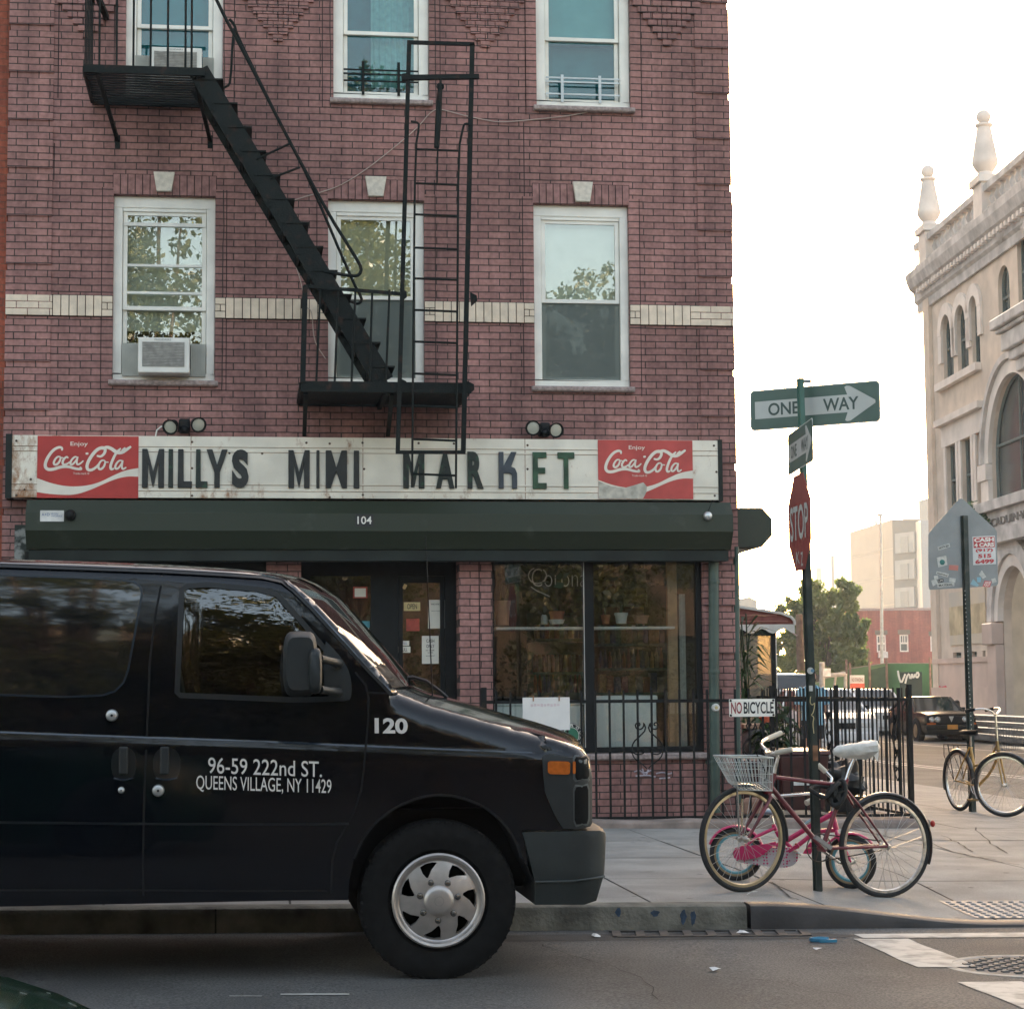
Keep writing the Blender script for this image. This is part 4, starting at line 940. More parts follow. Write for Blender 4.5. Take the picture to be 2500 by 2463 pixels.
LBLK = M('black_plastic_letter', (.014,.016,.015), .5, var=.3, vs=12); LGRN = M('worn_green_letter', (.010,.018,.013), .5, var=.2, vs=16, col2=(.018,.06,.03), cth=(.56,.68)); LBLU = M('blue_grey_letter', (.042,.052,.066), .5, var=.2); LGR2 = M('green_letter', (.02,.065,.03), .5, var=.5, vs=9)
LET = [('M',347,401,LBLK),('I',411,423,LGRN),('L',434,469,LBLK),('L',478,507,LGRN),('Y',504,556,LBLK),('S',566,607,LBLK),('M',704,756,LBLK),('I',772,780,LBLK),('W',795,847,LBLK),('I',863,877,LBLK),
       ('M',984,1036,LGRN),('A',1064,1109,LGRN),('R',1141,1180,LGRN),('K',1217,1262,LBLU),('E',1300,1334,LGR2),('T',1361,1402,LGR2)]
def poly_letter(kind, x0, x1, z0, z1):
    wd, h = x1-x0, z1-z0
    P = {'I': [(0,0),(1,.0),(.97,1),(.05,1)], 'L': [(0,0),(1,0),(1,.17),(.42,.17),(.40,1),(.02,1)],
         'M': [(0,0),(.27,0),(.27,.62),(.44,.12),(.5,0),(.56,.12),(.73,.62),(.73,0),(1,0),(1,1),(.76,1),(.5,.42),(.24,1),(0,1)],
         'W': [(0,0),(.24,0),(.5,.44),(.76,0),(1,0),(1,1),(.74,1),(.5,.55),(.26,1),(0,1)],
         'Y': [(.37,0),(.63,0),(.63,.40),(1,1),(.72,1),(.5,.60),(.28,1),(0,1),(.37,.40)],
         'E': [(0,0),(1,0),(1,.16),(.38,.16),(.38,.42),(.9,.42),(.9,.58),(.38,.58),(.38,.84),(1,.84),(1,1),(0,1)],
         'T': [(.36,0),(.64,0),(.64,.83),(1,.83),(1,1),(0,1),(0,.83),(.36,.83)],
         'K': [(0,0),(.27,0),(.27,.42),(.62,.42),(.72,.36),(.72,0),(1,0),(1,.42),(.88,.56),(.68,.60),(.98,1),(.68,1),(.27,.62),(.27,1),(0,1)]}.get(kind)
    if not P: return None
    return [(x0+a*wd, SY-.0007, z0+b*h) for a, b in P]
for chh, u0, u1, mt in LET:
    um = (u0+u1)/2; vt = 1096+(um-350)*.0085; vb = 1191+(um-350)*.0028
    x0, x1, z0, z1 = RW(u0, u1, vb, vt, SY); P = poly_letter(chh, x0, x1, z0, z1)
    if P: mb = MB().prism(P, (0,-.022,0))
    else: mb = text_mb(chh, (x0, SY-.0007, z0), (1,0,0), (0,0,1), x1-x0, z1-z0, (0,-1,0), depth=.022, bold=.055)
    o = mb.build('letter', mt, sgn, bevel=.005 if P else 0)
# red drink panels
SRED = M('sign_red', (.42,.035,.028), .42, var=.12, vs=4); SREDF = M('faded_sign_red', (.46,.06,.05), .45, var=.15, vs=4); SWH = M('sign_white', (.72,.66,.56), .45, var=.06)
WORN = M('worn_bare_patch', (.46,.43,.36), .7, var=.25, vs=14)
def ribbon(mb, pts, wd, T, y, k=[0]):
    P = [Vector(p) for p in pts]
    P = smoothpoly(P, 2, closed=False); n = len(P); k[0] += 1; L_ = []; R_ = []
    for i in range(n):
        d = (P[min(i+1, n-1)]-P[max(i-1, 0)]).normalized(); nn = Vector((-d.y, d.x)); t = i/(n-1)
        ww = wd*(.42+.58*math.sin(math.pi*min(1, max(0, t)))**.7)/2; L_.append(T(P[i]+nn*ww, y)); R_.append(T(P[i]-nn*ww, y))
    mb.add(L_+R_, [(i, i+1, n+i+1, n+i) for i in range(n-1)])
def soda(u0, u1, v0, v1, red, lbl, worn):
    x0, x1, z0, z1 = RW(u0, u1, v1, v0, SY); y = SY-.004
    pn = MB().box(x0, x1, y-.004, y+.003, z0, z1).build('drink_panel', red, sgn); lab(pn, lbl)
    def T(p, yy): return Vector((x0+(p[0]-247)/(918-247)*(x1-x0), yy, z1-(p[1]-1265)/(1675-1265)*(z1-z0)))
    mb = MB(); yy = y-.0046; st = []
    top = [(247,1545),(350,1582),(450,1600),(560,1597),(660,1572),(750,1525),(830,1490),(918,1475)]; bot = [(918,1532),(840,1530),(760,1550),(680,1585),(600,1622),(500,1655),(400,1655),(320,1648),(247,1637)]
    P = [T(p, yy) for p in smoothpoly([Vector(p) for p in top], 2, False)+smoothpoly([Vector(p) for p in bot], 2, False)]; mb.add(P, [tuple(range(len(P)))])
    S = [([(408,1362),(412,1345),(390,1338),(350,1358),(312,1412),(296,1462),(312,1488),(350,1488),(400,1470),(450,1466),(500,1482),(545,1486),(528,1470)], 21),
         ([(400,1403),(378,1402),(358,1430),(355,1452),(372,1458),(392,1440),(402,1412),(396,1402)], 15), ([(395,1408),(420,1410)], 8),
         ([(452,1412),(440,1401),(420,1420),(412,1445),(424,1457),(446,1450),(462,1436)], 15),
         ([(512,1405),(492,1402),(470,1428),(464,1450),(476,1457),(498,1436),(515,1404)], 14), ([(516,1402),(506,1440),(512,1456),(532,1448),(552,1428)], 13),
         ([(566,1382),(585,1380)], 14),
         ([(640,1395),(668,1402),(692,1380),(698,1350),(680,1340),(645,1350),(605,1395),(575,1452),(578,1488),(606,1492),(640,1470),(655,1448)], 22),
         ([(672,1350),(705,1335),(740,1348),(770,1372),(805,1375),(840,1352),(868,1332)], 24),
         ([(692,1425),(670,1425),(652,1455),(652,1480),(668,1487),(690,1466),(698,1436),(690,1424)], 15), ([(694,1436),(720,1438)], 8),
         ([(800,1345),(770,1372),(742,1430),(730,1470),(738,1488),(756,1478)], 18),
         ([(812,1428),(790,1424),(768,1450),(762,1476),(776,1484),(798,1462),(814,1426)], 14), ([(815,1424),(806,1468),(814,1486),(838,1470)], 13), ([(806,1362),(830,1340)], 14)]
    for i, (pts, wd) in enumerate(S): ribbon(mb, pts, wd, T, yy-.0004*(i+1))
    a = T((465,1335), 0); b_ = T((580,1300), 0); text_mb('Enjoy', (a.x, yy+.001, a.z-.004), (1,0,0), (0,0,1), b_.x-a.x, (b_.z-a.z), (0,-1,0), mb=mb, bold=.006)
    a = T((485,1520), 0); b_ = T((592,1505), 0); text_mb('Trade-mark ®', (a.x, yy+.001, a.z), (1,0,0), (0,0,1), b_.x-a.x, (b_.z-a.z), (0,-1,0), mb=mb)
    mb.build('drink_lettering', SWH, pn)
    if worn:
        P = [T(p, yy-.0002-.0001) for p in ((247,1552),(340,1590),(430,1600),(500,1580),(565,1560),(590,1590),(585,1630),(560,1674),(247,1674))]; MB().add(P, [tuple(range(len(P)))]).build('worn_patch', WORN, pn)
soda(91, 338, 1065, 1216, SRED, 'deep red drink panel at the left end of the sign', 0)
soda(1460, 1691, 1075, 1218, SREDF, 'faded red drink panel with a worn patch at the right end of the sign', 1)

# flood lights
def flood(u, v, label, heads):
    p = W(u, v, FY-.12); t = thing('flood_light', label, 'flood light', (p.x, FY, p.z-.08), 'twin flood lights above the shop sign')
    MB().box(p.x-.055, p.x+.055, FY-.14, FY-.0, p.z-.075, p.z+.06).build('housing', IRON2, t, bevel=.02)
    MB().ball((p.x, FY-.14, p.z-.05), .05, (1,1,.8)).build('motion_sensor', IRON2, t, smooth=60)
    for du, dv, ax in heads:
        c = W(u+du, v+dv, FY-.2); ax = Vector(ax).normalized()
        h = MB().lathe(c, ax, [(.03,-.12),(.045,-.1),(.055,-.04),(.075,0),(.078,.02),(.068,.02),(.062,.004),(.005,.002)], 20).build('lamp_head', IRON2, t, smooth=40)
        MB().lathe(c, ax, [(.061,.005),(.03,.012),(.005,.014)], 16).build('lens', M('flood_lens', (.45,.44,.36), .3), h, smooth=50)
    return t
flood(450, 1037, 'black twin flood light above the left half of the sign, white cable at its side', [(-34,5,(-.35,-1,-.45)),(34,0,(.35,-1,-.35))])
flood(1330, 1046, 'black twin flood light above the right half of the sign', [(-28,-1,(-.4,-1,-.1)),(27,4,(.3,-1,-.25))])
o = MB().tube([W(u, v, FY-.06) for u, v in ((380,1065),(383,1050),(393,1042),(408,1036))], .008, 6).build('white_cable', WHITE, None, smooth=60); tag(o, 'short white cable curving from the sign to the left flood light', 'cable'); recenter(o, W(380,1065,FY-.06))
def cable(pts, r, mat, label, nm='wall_cable', y=FY-.02):
    q = [W(u, v, y) for u, v in pts]; q = [Vector(p) for p in q]
    P = smoothpoly(q, 2, False); o = MB().tube(P, r, 5).build(nm, mat, None, smooth=60); tag(o, label, 'cable'); recenter(o, q[0])
CABM = M('pale_cable', (.42,.33,.28), .7)
cable([(700,495),(743,481),(776,472),(828,456),(894,415),(967,357),(1023,309),(1052,272),(1074,266),(1133,283),(1188,294),(1222,300),(1310,292),(1395,283),(1475,265)], .005, CABM, 'thin pale cable looping across the wall between the upper windows')
cable([(697,580),(710,614),(721,647),(736,690),(745,750),(762,758),(764,806),(770,840),(795,876)], .005, CABM, 'thin pale cable hanging beside the stair down to the middle window', y=FY-.025)
cable([(1779,-60),(1785,120),(1790,257),(1789,420),(1787,580)], .006, M('dark_cable', (.05,.04,.04), .7), 'thin dark wire hanging free along the outer right corner of the building', nm='hanging_wire', y=FY-.02)

# ================================================================== FIRE ESCAPE
fp = FY-1.07
fe = thing('fire_escape', 'black iron fire escape with two balconies, a stair and a drop ladder', 'fire escape', (W(800,900,FY).x, FY, W(800,970,FY).z))
def slats(mb, x0, x1, z, n, y0=fp, y1=FY-.05, wd=.035):
    for i in range(n):
        y = y0+.05+(y1-y0-.08)*i/(n-1); mb.box(x0, x1, y-wd/2, y+wd/2, z-.008, z+.004)
# upper balcony
ux0, ux1 = W(205, 170, fp).x, W(489, 178, fp).x; uz = W(340, 172, fp).z
mb = MB(); mb.bar((ux0, fp, uz), (ux1+.04, fp, uz), .03, .075); mb.bar((ux0, FY-.02, uz), (ux1+.04, FY-.02, uz), .03, .075)
mb.bar((ux0, fp+.016, uz), (ux0, FY-.036, uz), .03, .06); mb.bar((ux1+.02, fp+.016, uz), (ux1+.02, FY-.036, uz), .03, .06)
slats(mb, ux0+.016, ux1, uz-.02, 13); up = mb.build('upper_platform', IRON, fe)
mb = MB(); tz = uz+1.0
for u in (243, 285, 326, 368, 410, 453, 468):
    x = W(u, 100, fp).x; mb.tube([(x, fp, uz), (x, fp, tz)], .011, 6)
for i in range(6): y = fp+.1+i*.18; mb.tube([(ux0, y, uz), (ux0, y, tz)], .007, 6)
mb.bar((ux0, fp, tz), (ux1, fp, tz), .03); mb.bar((ux0, fp, tz), (ux0, FY, tz), .03); mb.build('upper_railing', IRON, fe)
for u0, u1 in ((237, 287), (475, 513)):
    a = Vector((W(u0, 175, fp).x, fp+.03, uz-.03)); b_ = W(u1, 343, FY-.01); MB().bar(a, b_, .035, .035).bar((b_.x, FY-.004, b_.z+.05), (b_.x, FY-.004, b_.z-.08), .05, .012).build('bracket', IRON, fe)
a = W(230, -30, fp+.3); b_ = W(260, 44, FY-.03); MB().bar(a, b_, .05, .05).build('upper_brace', IRON, fe)
# lower balcony
lx0, lx1 = W(735, 930, fp).x, W(1150, 952, fp).x; lz = W(940, 938, fp).z
mb = MB(); mb.bar((lx0, fp, lz-.03), (lx1, fp, lz-.03), .03, .10); mb.bar((lx0, FY-.02, lz-.03), (lx1, FY-.02, lz-.03), .03, .075)
mb.bar((lx0, fp+.016, lz-.02), (lx0, FY-.036, lz-.02), .03, .06); mb.bar((lx1, fp+.016, lz-.02), (lx1, FY-.036, lz-.02), .03, .06)
slats(mb, lx0+.016, lx1-.016, lz-.045, 17, wd=.045); mb.bar(((lx0+lx1)/2, fp+.02, lz-.075), ((lx0+lx1)/2, FY-.03, lz-.075), .04, .05); mb.build('lower_platform', IRON, fe)
mb = MB(); r1 = W(745, 699, fp); r2 = W(983, 718, fp)
mb.bar(r1, r2, .03, .03); mb.bar(r1, (lx0+.015, fp, lz), .05, .05)
for ut, ub in ((782,772),(826,817),(868,858),(909,902),(951,942)):
    t_ = W(ut, 708, fp); b_ = W(ub, 935, fp); mb.tube([t_, (b_.x, fp, lz)], .011, 6)
mb.bar(r1, (r1.x, FY-.02, r1.z), .03); mb.bar((r1.x+.02, fp+.5, r1.z), (lx0+.02, fp+.5, lz), .025); mb.build('lower_railing', IRON, fe)
for u0, u1, vb in ((742, 743, 1062), (946, 947, 1063)):
    a = Vector((W(u0, 960, FY-.4).x, FY-.45, lz-.08)); b_ = W(u1, vb, FY-.02); MB().bar((a.x, fp+.06, lz-.085), (b_.x, FY-.02, b_.z), .04, .03).build('bracket', IRON, fe)
# stair
y0s, y1s = fp+.06, fp+.56
def SW(u, v, y=y0s): return W(u, v, y)
mb = MB(); top = SW(484, 172); bot = SW(938, 932); dirv = (bot-top)
sx = dirv.normalized(); nrm = Vector((-sx.z, 0, sx.x)) if sx.x > 0 else Vector((sx.z, 0, -sx.x))
for y in (y0s, y1s):
    mb.bar(top+Vector((0, y-y0s, 0)), bot+Vector((0, y-y0s, 0)), .015, .15, up=(0,1,0)) if False else None
    a = top+Vector((0, y-y0s, 0)); b_ = bot+Vector((0, y-y0s, 0)); up_ = nrm*.098
    mb.prism([a+up_, b_+up_, b_-up_, a-up_], (0,.012,0))
mb.build('stair_stringer', IRON, fe)
nt_ = 13; tr = MB()
for i in range(nt_):
    c = top.lerp(bot, (i+.6)/nt_); tr.box(c.x-.09, c.x+.155, y0s-.012, y1s+.02, c.z+.045, c.z+.06); tr.box(c.x-.085, c.x-.065, y0s-.010, y1s+.018, c.z-.03, c.z+.0445)
tr.build('stair_tread', IRON, fe)
mb = MB()
ra = [SW(u, v) for u, v in ((526,-5),(550,45),(580,100),(640,215),(710,352),(800,520),(868,628),(883,655),(878,672),(861,675),(788,662))]; mb.tube(smoothpoly(ra, 1, False), .016, 8)
ra = [SW(u, v, y1s) for u, v in ((560,48),(572,60),(578,85),(640,212),(709,350),(760,450),(862,690),(884,728),(880,740),(868,742),(822,720))]; mb.tube(smoothpoly(ra, 1, False), .014, 8)
ra = [SW(u, v, y1s) for u, v in ((572,70),(568,100),(563,200),(555,213),(517,222))]; mb.tube(smoothpoly(ra, 1, False), .012, 8)
for p, q in (((626,390),(710,350)),((659,437),(732,409))): mb.tube([SW(*p), SW(*q)], .011, 6)
mb.build('stair_handrail', IRON, fe, smooth=50)
# drop ladder and its guide frame
gy_ = fp-.03
mb = MB(); P = lambda u, v: W(u, v, gy_)
mb.bar(P(999,105), P(971,1104), .04, .03); mb.bar(P(1153,108), P(1131,1104), .045, .03); mb.bar(P(994,104), P(1158,109), .03, .034); mb.bar(P(966,1104), P(1136,1104), .034, .032)
mb.bar(P(981,191), P(1169,188), .05, .045); mb.bar(P(981,191)+Vector((-.0,0,0)), P(997,189), .07, .06)
mb.build('guide_frame', IRON, fe)
for u, v in ((985,718),(1157,728),(985,938),(1150,945)):
    p = P(u, v); MB().prism([p+Vector((-.03,.02,.06)), p+Vector((.03,.02,.03)), p+Vector((.035,.02,-.02)), p+Vector((-.02,.02,-.07))], (0,.05,0)).build('guide_bracket', IRON, fe)
ly = gy_-.035; mb = MB(); P = lambda u, v: W(u, v, ly)
mb.tube(smoothpoly([P(1003,297),P(1018,299),P(1024,306),P(1014,364),P(1010,700),P(1006,1190)], 1, False), .011, 8); mb.tube(smoothpoly([P(1148,304),P(1136,302),P(1131,308),P(1119,368),P(1117,700),P(1113,1192)], 1, False), .011, 8)
for v in (365,448,524,605,680,757,834,912,991,1072,1157):
    k = (v-365)/(1190-365); mb.tube([P(1014-8*k, v), P(1118-5*k, v+4)], .011, 6)
mb.build('drop_ladder', IRON, fe, smooth=50)
mb = MB(); mb.tube([P(1076,192), P(1075,215)], .012, 6); mb.tube([P(1075,205), P(1070,290), P(1066,362)], [.022,.03,.026], 8); mb.tube([P(1070,300), P(1067,447)], .008, 6); mb.torus(P(1075,212), (0,1,0), .03, .008, 16, 6)
mb.build('counterweight_hook', IRON, fe, smooth=50)
# ================================================================== SIDE YARD: ledge, fence, porch, bins
LEDGE = M('pinkish_concrete_ledge', (.24,.19,.165), .85, var=.3, vs=5, bump=.3, bs=60, det=8)
fyp = 18.6; fx0, fx1 = W(1180, 1850, fyp).x, W(2224, 1850, fyp).x; fxl = fx0-.4
ld = thing('fence_ledge', 'low pinkish concrete ledge under the iron fence', 'ledge', (fxl, 18.33, gz(fxl)+.14))
mb = MB(); n = 14
for y0, y1, xa_, xb_ in ((18.33, 18.85, fxl, fx1+.1),):
    rings = []
    for i in range(n+1):
        x = xa_+(xb_-xa_)*i/n; b_ = gz(x)+hs(x, 18.4)-.05; t_ = b_+.05+.075+.01*random.uniform(-1, 1)
        e = .05 if i == n else 0
        rings.append([(x, y0+e, b_), (x, y0+e, t_-.02), (x, y0+.02+e, t_), (x, y1-e, t_), (x, y1-e, b_)])
    mb.loft(rings)
mb.build('front_ledge', LEDGE, ld, bevel=.01)
mb = MB(); mb.loft([[(x, y, gz(x)+z) for x, z in ((fx1-.15, .05), (fx1-.15, .205), (fx1+.08, .205), (fx1+.1, .18), (fx1+.1, .05))] for y in (18.851, 27)]); mb.build('side_ledge', LEDGE, ld, bevel=.01)
fe_ = thing('iron_fence', 'black iron picket fence round the yard beside the shop, with scroll ornaments', 'fence', (fx0, fyp, gz(fx0)+.2))
trl, brl = W(1700, 1709, fyp).z, W(1700, 1993, fyp).z
def zt_at(x): return trl-.0*(x-fx0)
ptop = trl+.10
mb = MB(); x = fx0+.12; k = 0
zr = lambda x: brl-.006*(x-3.4)
mb.bar((fx0, fyp, trl), (fx1, fyp, trl-.01), .03, .03); mb.bar((fx0, fyp, zr(fx0)), (fx1, fyp, zr(fx1)), .03, .025)
while x < fx1-.05:
    mb.box(x-.0095, x+.0095, fyp-.032, fyp-.0155, zr(x)-.012, ptop+(.0 if k % 2 else .004)); x += .1335; k += 1
mb.build('front_panel', IRON2, fe_)
mb = MB(); y = fyp+.14; sy1 = 25.6
mb.bar((fx1-.005, fyp+.03, trl-.01), (fx1-.005, sy1, trl-.01), .03, .03); mb.bar((fx1-.005, fyp+.03, zr(fx1)), (fx1-.005, sy1, zr(fx1)), .03, .025)
while y < sy1: mb.box(fx1+.0105, fx1+.022, y-.008, y+.008, zr(fx1)-.012, ptop); y += .1335
mb.build('side_panel', IRON2, fe_)
for x, y in ((fx0, fyp), (W(1886,1800,fyp).x, fyp), (fx1, fyp), (fx1, 21), (fx1, sy1)):
    MB().box(x-.02, x+.02, y-.014, y+.024, gz(x)+.19, ptop+.03).build('post', IRON2, fe_)
a, b_, c, d = RW(1175, 1188, 1735, 1678, fyp-.05); MB().box(a, b_, fyp-.06, fyp-.03, c, d).build('gate_latch_plate', IRON2, fe_)
def scroll(cx, cz, s, toY=None):
    mb = MB()
    def Q(x, z): return (cx+x*s, fyp-.03, cz+z*s) if toY is None else (fx1+.03, toY+x*s, cz+z*s)
    for sg in (-1, 1):
        sp_ = [(sg*(.19+.13*(1-i/14)*math.cos(i*.62+2.6)), .60+.13*(1-i/14)*math.sin(i*.62+2.6)) for i in range(15)][::-1]
        pts = sp_+[(sg*.02, .50), (sg*.16, .36), (sg*.32, .22), (sg*.36, .05), (sg*.26, -.06), (sg*.1, -.04), (sg*.06, .04), (sg*.12, .09), (sg*.17, .05)]
        mb.tube(smoothpoly([Q(*p) for p in pts], 1, False), .007, 6)
        low = [(sg*.36,.02),(sg*.30,-.14),(sg*.12,-.26),(sg*.02,-.36)]; mb.tube(smoothpoly([Q(*p) for p in low], 1, False), .006, 6)
    return mb.build('scrollwork', IRON2, fe_, smooth=60)
p = W(1579, 1830, fyp); scroll(p.x, p.z-.02, .42)
p = W(1850, 1830, fyp); scroll(p.x, p.z-.02, .42)
for yy in (19.1, 21.4): scroll(0, .85, .36, yy); scroll(0, .55, .30, yy)
nbs = thing('no_bicycle_sign', 'white metal sign with red and black lettering NO BICYCLE on the fence', 'sign', W(1836, 1750, fyp-.04))
a, b_, c, d = RW(1780, 1892, 1749, 1706, fyp-.045)
MB().box(a, b_, fyp-.047, fyp-.043, c, d).build('plate', WHITE, nbs, bevel=.002)
text_mb('NO', (a+.018, fyp-.047, c+.028), (1,0,0), (0,0,1), .105, d-c-.055, (0,-1,0), bold=.02).build('red_lettering', M('sign_dark_red', (.30,.045,.05), .6, var=.2), nbs)
text_mb('BICYCLE', (a+.14, fyp-.047, c+.028), (1,0,0), (0,0,1), b_-a-.153, d-c-.055, (0,-1,0), bold=.02).build('black_lettering', TEXTBLK, nbs)
mb = MB()
for x in (a+.016, b_-.016):
    for z in (c+.014, d-.014): mb.lathe((x, fyp-.046, z), (0,-1,0), [(.012,0),(.011,.004),(.003,.006)], 10)
mb.build('bolt', DARK, nbs)
wb = thing('white_board', 'blank white board with faded pink writing hung on the fence behind the van hood', 'board', W(1332, 1780, fyp-.04))
a, b_, c, d = RW(1276, 1391, 1782, 1702, fyp-.04); MB().box(a, b_, fyp-.044, fyp-.038, c, d).build('sheet', M('whiteboard', (.72,.70,.67), .5, var=.05), wb)
text_mb('open every day', (a+.09, fyp-.044, d-.085), (1,0,0), (0,0,1), .28, .028, (0,-1,0)).build('faded_lettering', M('faded_pink_ink', (.62,.50,.50), .7), wb) if False else None
mb = MB()
for i in range(9): mb.box(a+.075+.031*i, a+.098+.031*i, fyp-.0455, fyp-.0445, d-.085+.003*(i % 3), d-.062+.004*(i % 2))
mb.build('faded_marks', M('faded_pink_ink', (.64,.53,.53), .7), wb)
mb = MB()
for x in (a+.1, b_-.1): mb.tube([(x, fyp-.05, d-.035), (x, fyp-.05, d+.015)], .006, 6)
mb.build('hook', RUST, wb)

gf2 = MB()
for pts in (((1548,1884),(1560,1879),(1572,1888),(1590,1880)),((1552,1894),(1580,1892),(1600,1896)),((1602,1888),(1618,1884),(1632,1890),(1640,1886)),((1610,1900),(1636,1898)),((1568,1876),(1575,1898),(1583,1878))):
    gf2.tube(smoothpoly([W(u, v, FY-.004) for u, v in pts], 1, False), .009, 5)
o = gf2.build('pale_graffiti', M('pale_lilac_spray', (.42,.37,.42), .8, var=.3, vs=20), None); tag(o, 'pale lilac graffiti scrawl on the bricks under the shop window', 'graffiti'); recenter(o, W(1590, 1900, FY))
# porch with striped canopy, glass sides
py0, py1 = 24.3, 27.2
po = thing('side_porch', 'glazed side porch with a maroon striped canopy and white scalloped edge', 'porch', (bx1, py0, .1))
cx1 = W(1938, 1510, py0).x; zt0 = W(1806, 1482, py0).z; zt1 = W(1906, 1497, py0).z; zt2 = W(1938, 1516, py0).z; zv = W(1870, 1532, py0).z
MAR = M('maroon_canopy', (.19,.045,.035), .6, var=.2, vs=9, col2=(.25,.07,.055)); CWH = M('canopy_white', (.62,.62,.58), .55, var=.1)
xl_ = bx1-.4; prof = [(xl_, zv+.03), (xl_, zt0+.03), (W(1806,1482,py0).x, zt0), (W(1906,1497,py0).x, zt1), (W(1930,1506,py0).x, W(1930,1506,py0).z), (cx1, zt2), (cx1, zv+.03)]
MB().prism([(x, py0, z) for x, z in prof], (0, py1-py0, 0)).build('canopy', MAR, po)
mb = MB(); pts = [(x, py0-.02, z) for x, z in prof[1:]]
for i in range(len(pts)-1): mb.bar(pts[i], pts[i+1], .03, .035, up=(0,1,0))
mb.build('canopy_trim', CWH, po)
mb = MB(); nn_ = 8; vs = []
for i in range(nn_*6+1):
    x = xl_+(cx1-xl_)*i/(nn_*6); z = zv-.045-.03*math.cos(i/6*2*math.pi); vs += [(x, py0-.03, zv+.04), (x, py0-.03, z)]
mb.add(vs, [(2*i, 2*i+2, 2*i+3, 2*i+1) for i in range(nn_*6)]); mb.build('scalloped_valance', CWH, po)
mb = MB()
for k in range(3): z = zv+.07+k*.075; mb.box(xl_, cx1-.08-.14*k, py0-.012, py0-.004, z, z+.015)
mb.build('canopy_stripe', M('canopy_stripe', (.33,.14,.11), .6), po)
xp = W(1889, 1640, py0).x; MB().box(xp-.02, xp+.03, py0, py0+.06, .05, zv).build('post', DARK, po); MB().box(xp+.031, xp+.045, py0+.0, py0+.05, .05, zv).build('post_edge', WHITE_DIRTY, po)
xq = W(1828, 1640, py0).x; MB().box(xq-.02, xq+.02, py0+.3, py0+.35, .05, zv).build('inner_post', M('brown_post', (.12,.09,.07), .7), po)
MB().box(bx1+.02, xp-.021, py0+.02, py0+.026, .9, zv-.1).build('pane', glass_mat('hazy_glass', .12, (.8,.78,.7), op=.8, opc=(.26,.235,.195)), po)
MB().box(bx1+.02, xp+.03, py0, py0+.08, zv-.1, zv).build('header', HOOD_D, po)
PLANT2 = leaf_mat('yard_plant_leaf', (.02,.05,.018), (.05,.11,.035), .3)
def bladeplant(c, h, n, L_, wd, name, label, stems=4, mat=PLANT2):
    t = thing(name, label, 'plant', c); mb = MB(); st = MB()
    for k in range(stems):
        x = c[0]+random.uniform(-.12,.12); y = c[1]+random.uniform(-.1,.1); top = Vector((x+random.uniform(-.12,.12), y, c[2]+h*random.uniform(.7,1)))
        st.tube([(x, y, c[2]), (x, y, c[2]+h*.5), top], .009, 5)
        for i in range(n):
            q = Vector((x, y, c[2])).lerp(top, random.uniform(.25,1)); a = random.uniform(0,6.28); d = Vector((math.cos(a), .5*math.sin(a), random.uniform(-.3,.7))).normalized(); l = L_*random.uniform(.6,1.2); s = d.cross(Vector((0,0,1))).normalized()*wd
            m_ = q+d*l*.5+Vector((0,0,.03)); e = q+d*l-Vector((0,0,l*.25)); mb.add([q, m_+s, e, m_-s], [(0,1,2,3)])
    st.build('stem', mat, t); mb.build('leaves', mat, t); return t
p = W(1822, 1680, 22.5); bladeplant((p.x+.05, 22.5, .1), 2.15, 40, .42, .022, 'bamboo_plant', 'tall bamboo like plant with long thin leaves beside the porch', 5)
p = W(1910, 1800, 21.6); bladeplant((p.x, 21.6, .15), 1.15, 34, .22, .04, 'leafy_shrub', 'leafy green shrub behind the fence right of the NO BICYCLE sign', 4)
p = W(1885, 1850, 20.6); bladeplant((p.x, 20.6, .5), .45, 26, .28, .045, 'broad_leaf_plant', 'low broad leaved green plant behind the front handlebar of the red bicycle', 3)
p = W(1835, 1770, 21.3); bladeplant((p.x, 21.3, .3), .75, 30, .2, .03, 'low_shrub', 'low dark shrub under the NO BICYCLE sign', 4)
# planter box, bin, covered bench
BIN = M('maroon_bin_plastic', (.055,.016,.014), .45, var=.25, vs=6); BINL = M('bin_lid', (.075,.022,.018), .4, var=.2)
def bin_(u0, u1, v0, v1, Y, label, lid=True, lt=''):
    a, b_, c, d = RW(u0, u1, v0, v1, Y); c = gz(a)+.19; t = thing('wheelie_bin', label, 'bin', ((a+b_)/2, Y, c)); dp_ = .5
    rings = []
    for z, s in ((c+.03, .82), (c+.5*(d-c), .92), (d-.06, 1.0)):
        h = (b_-a)/2*s; m_ = (a+b_)/2; rings.append([(m_-h, Y+.04*(1-s)*6, z), (m_+h, Y+.04*(1-s)*6, z), (m_+h, Y+dp_, z), (m_-h, Y+dp_, z)])
    MB().loft(rings).build('body', BIN, t, bevel=.02)
    mb = MB(); m_ = (a+b_)/2; h = (b_-a)/2+.02; mb.loft([[(m_-h, Y-.02, d-.058), (m_+h, Y-.02, d-.058), (m_+h, Y+dp_+.02, d-.058), (m_-h, Y+dp_+.02, d-.058)], [(m_-h*.97, Y, d-.02), (m_+h*.97, Y, d-.02), (m_+h*.97, Y+dp_, d), (m_-h*.97, Y+dp_, d)]])
    mb.build('lid', BINL, t, bevel=.012)
    for x in (a+.08, b_-.08): MB().lathe((x-.03, Y+dp_, c+.1), (1,0,0), [(.1,0),(.1,.06)], 18).build('wheel', RUBBER, t)
    if lt:
        x = m_-.12; MB().box(x, x+.30, Y-.012, Y-.006, c+.5*(d-c)-.04, c+.5*(d-c)+.01).build('label_strip', WHITE_DIRTY, t)
    return t
bin_(1905, 2026, 1828, 1985, 19.7, 'maroon wheelie bin with a white label behind the sign pole', lt='20')
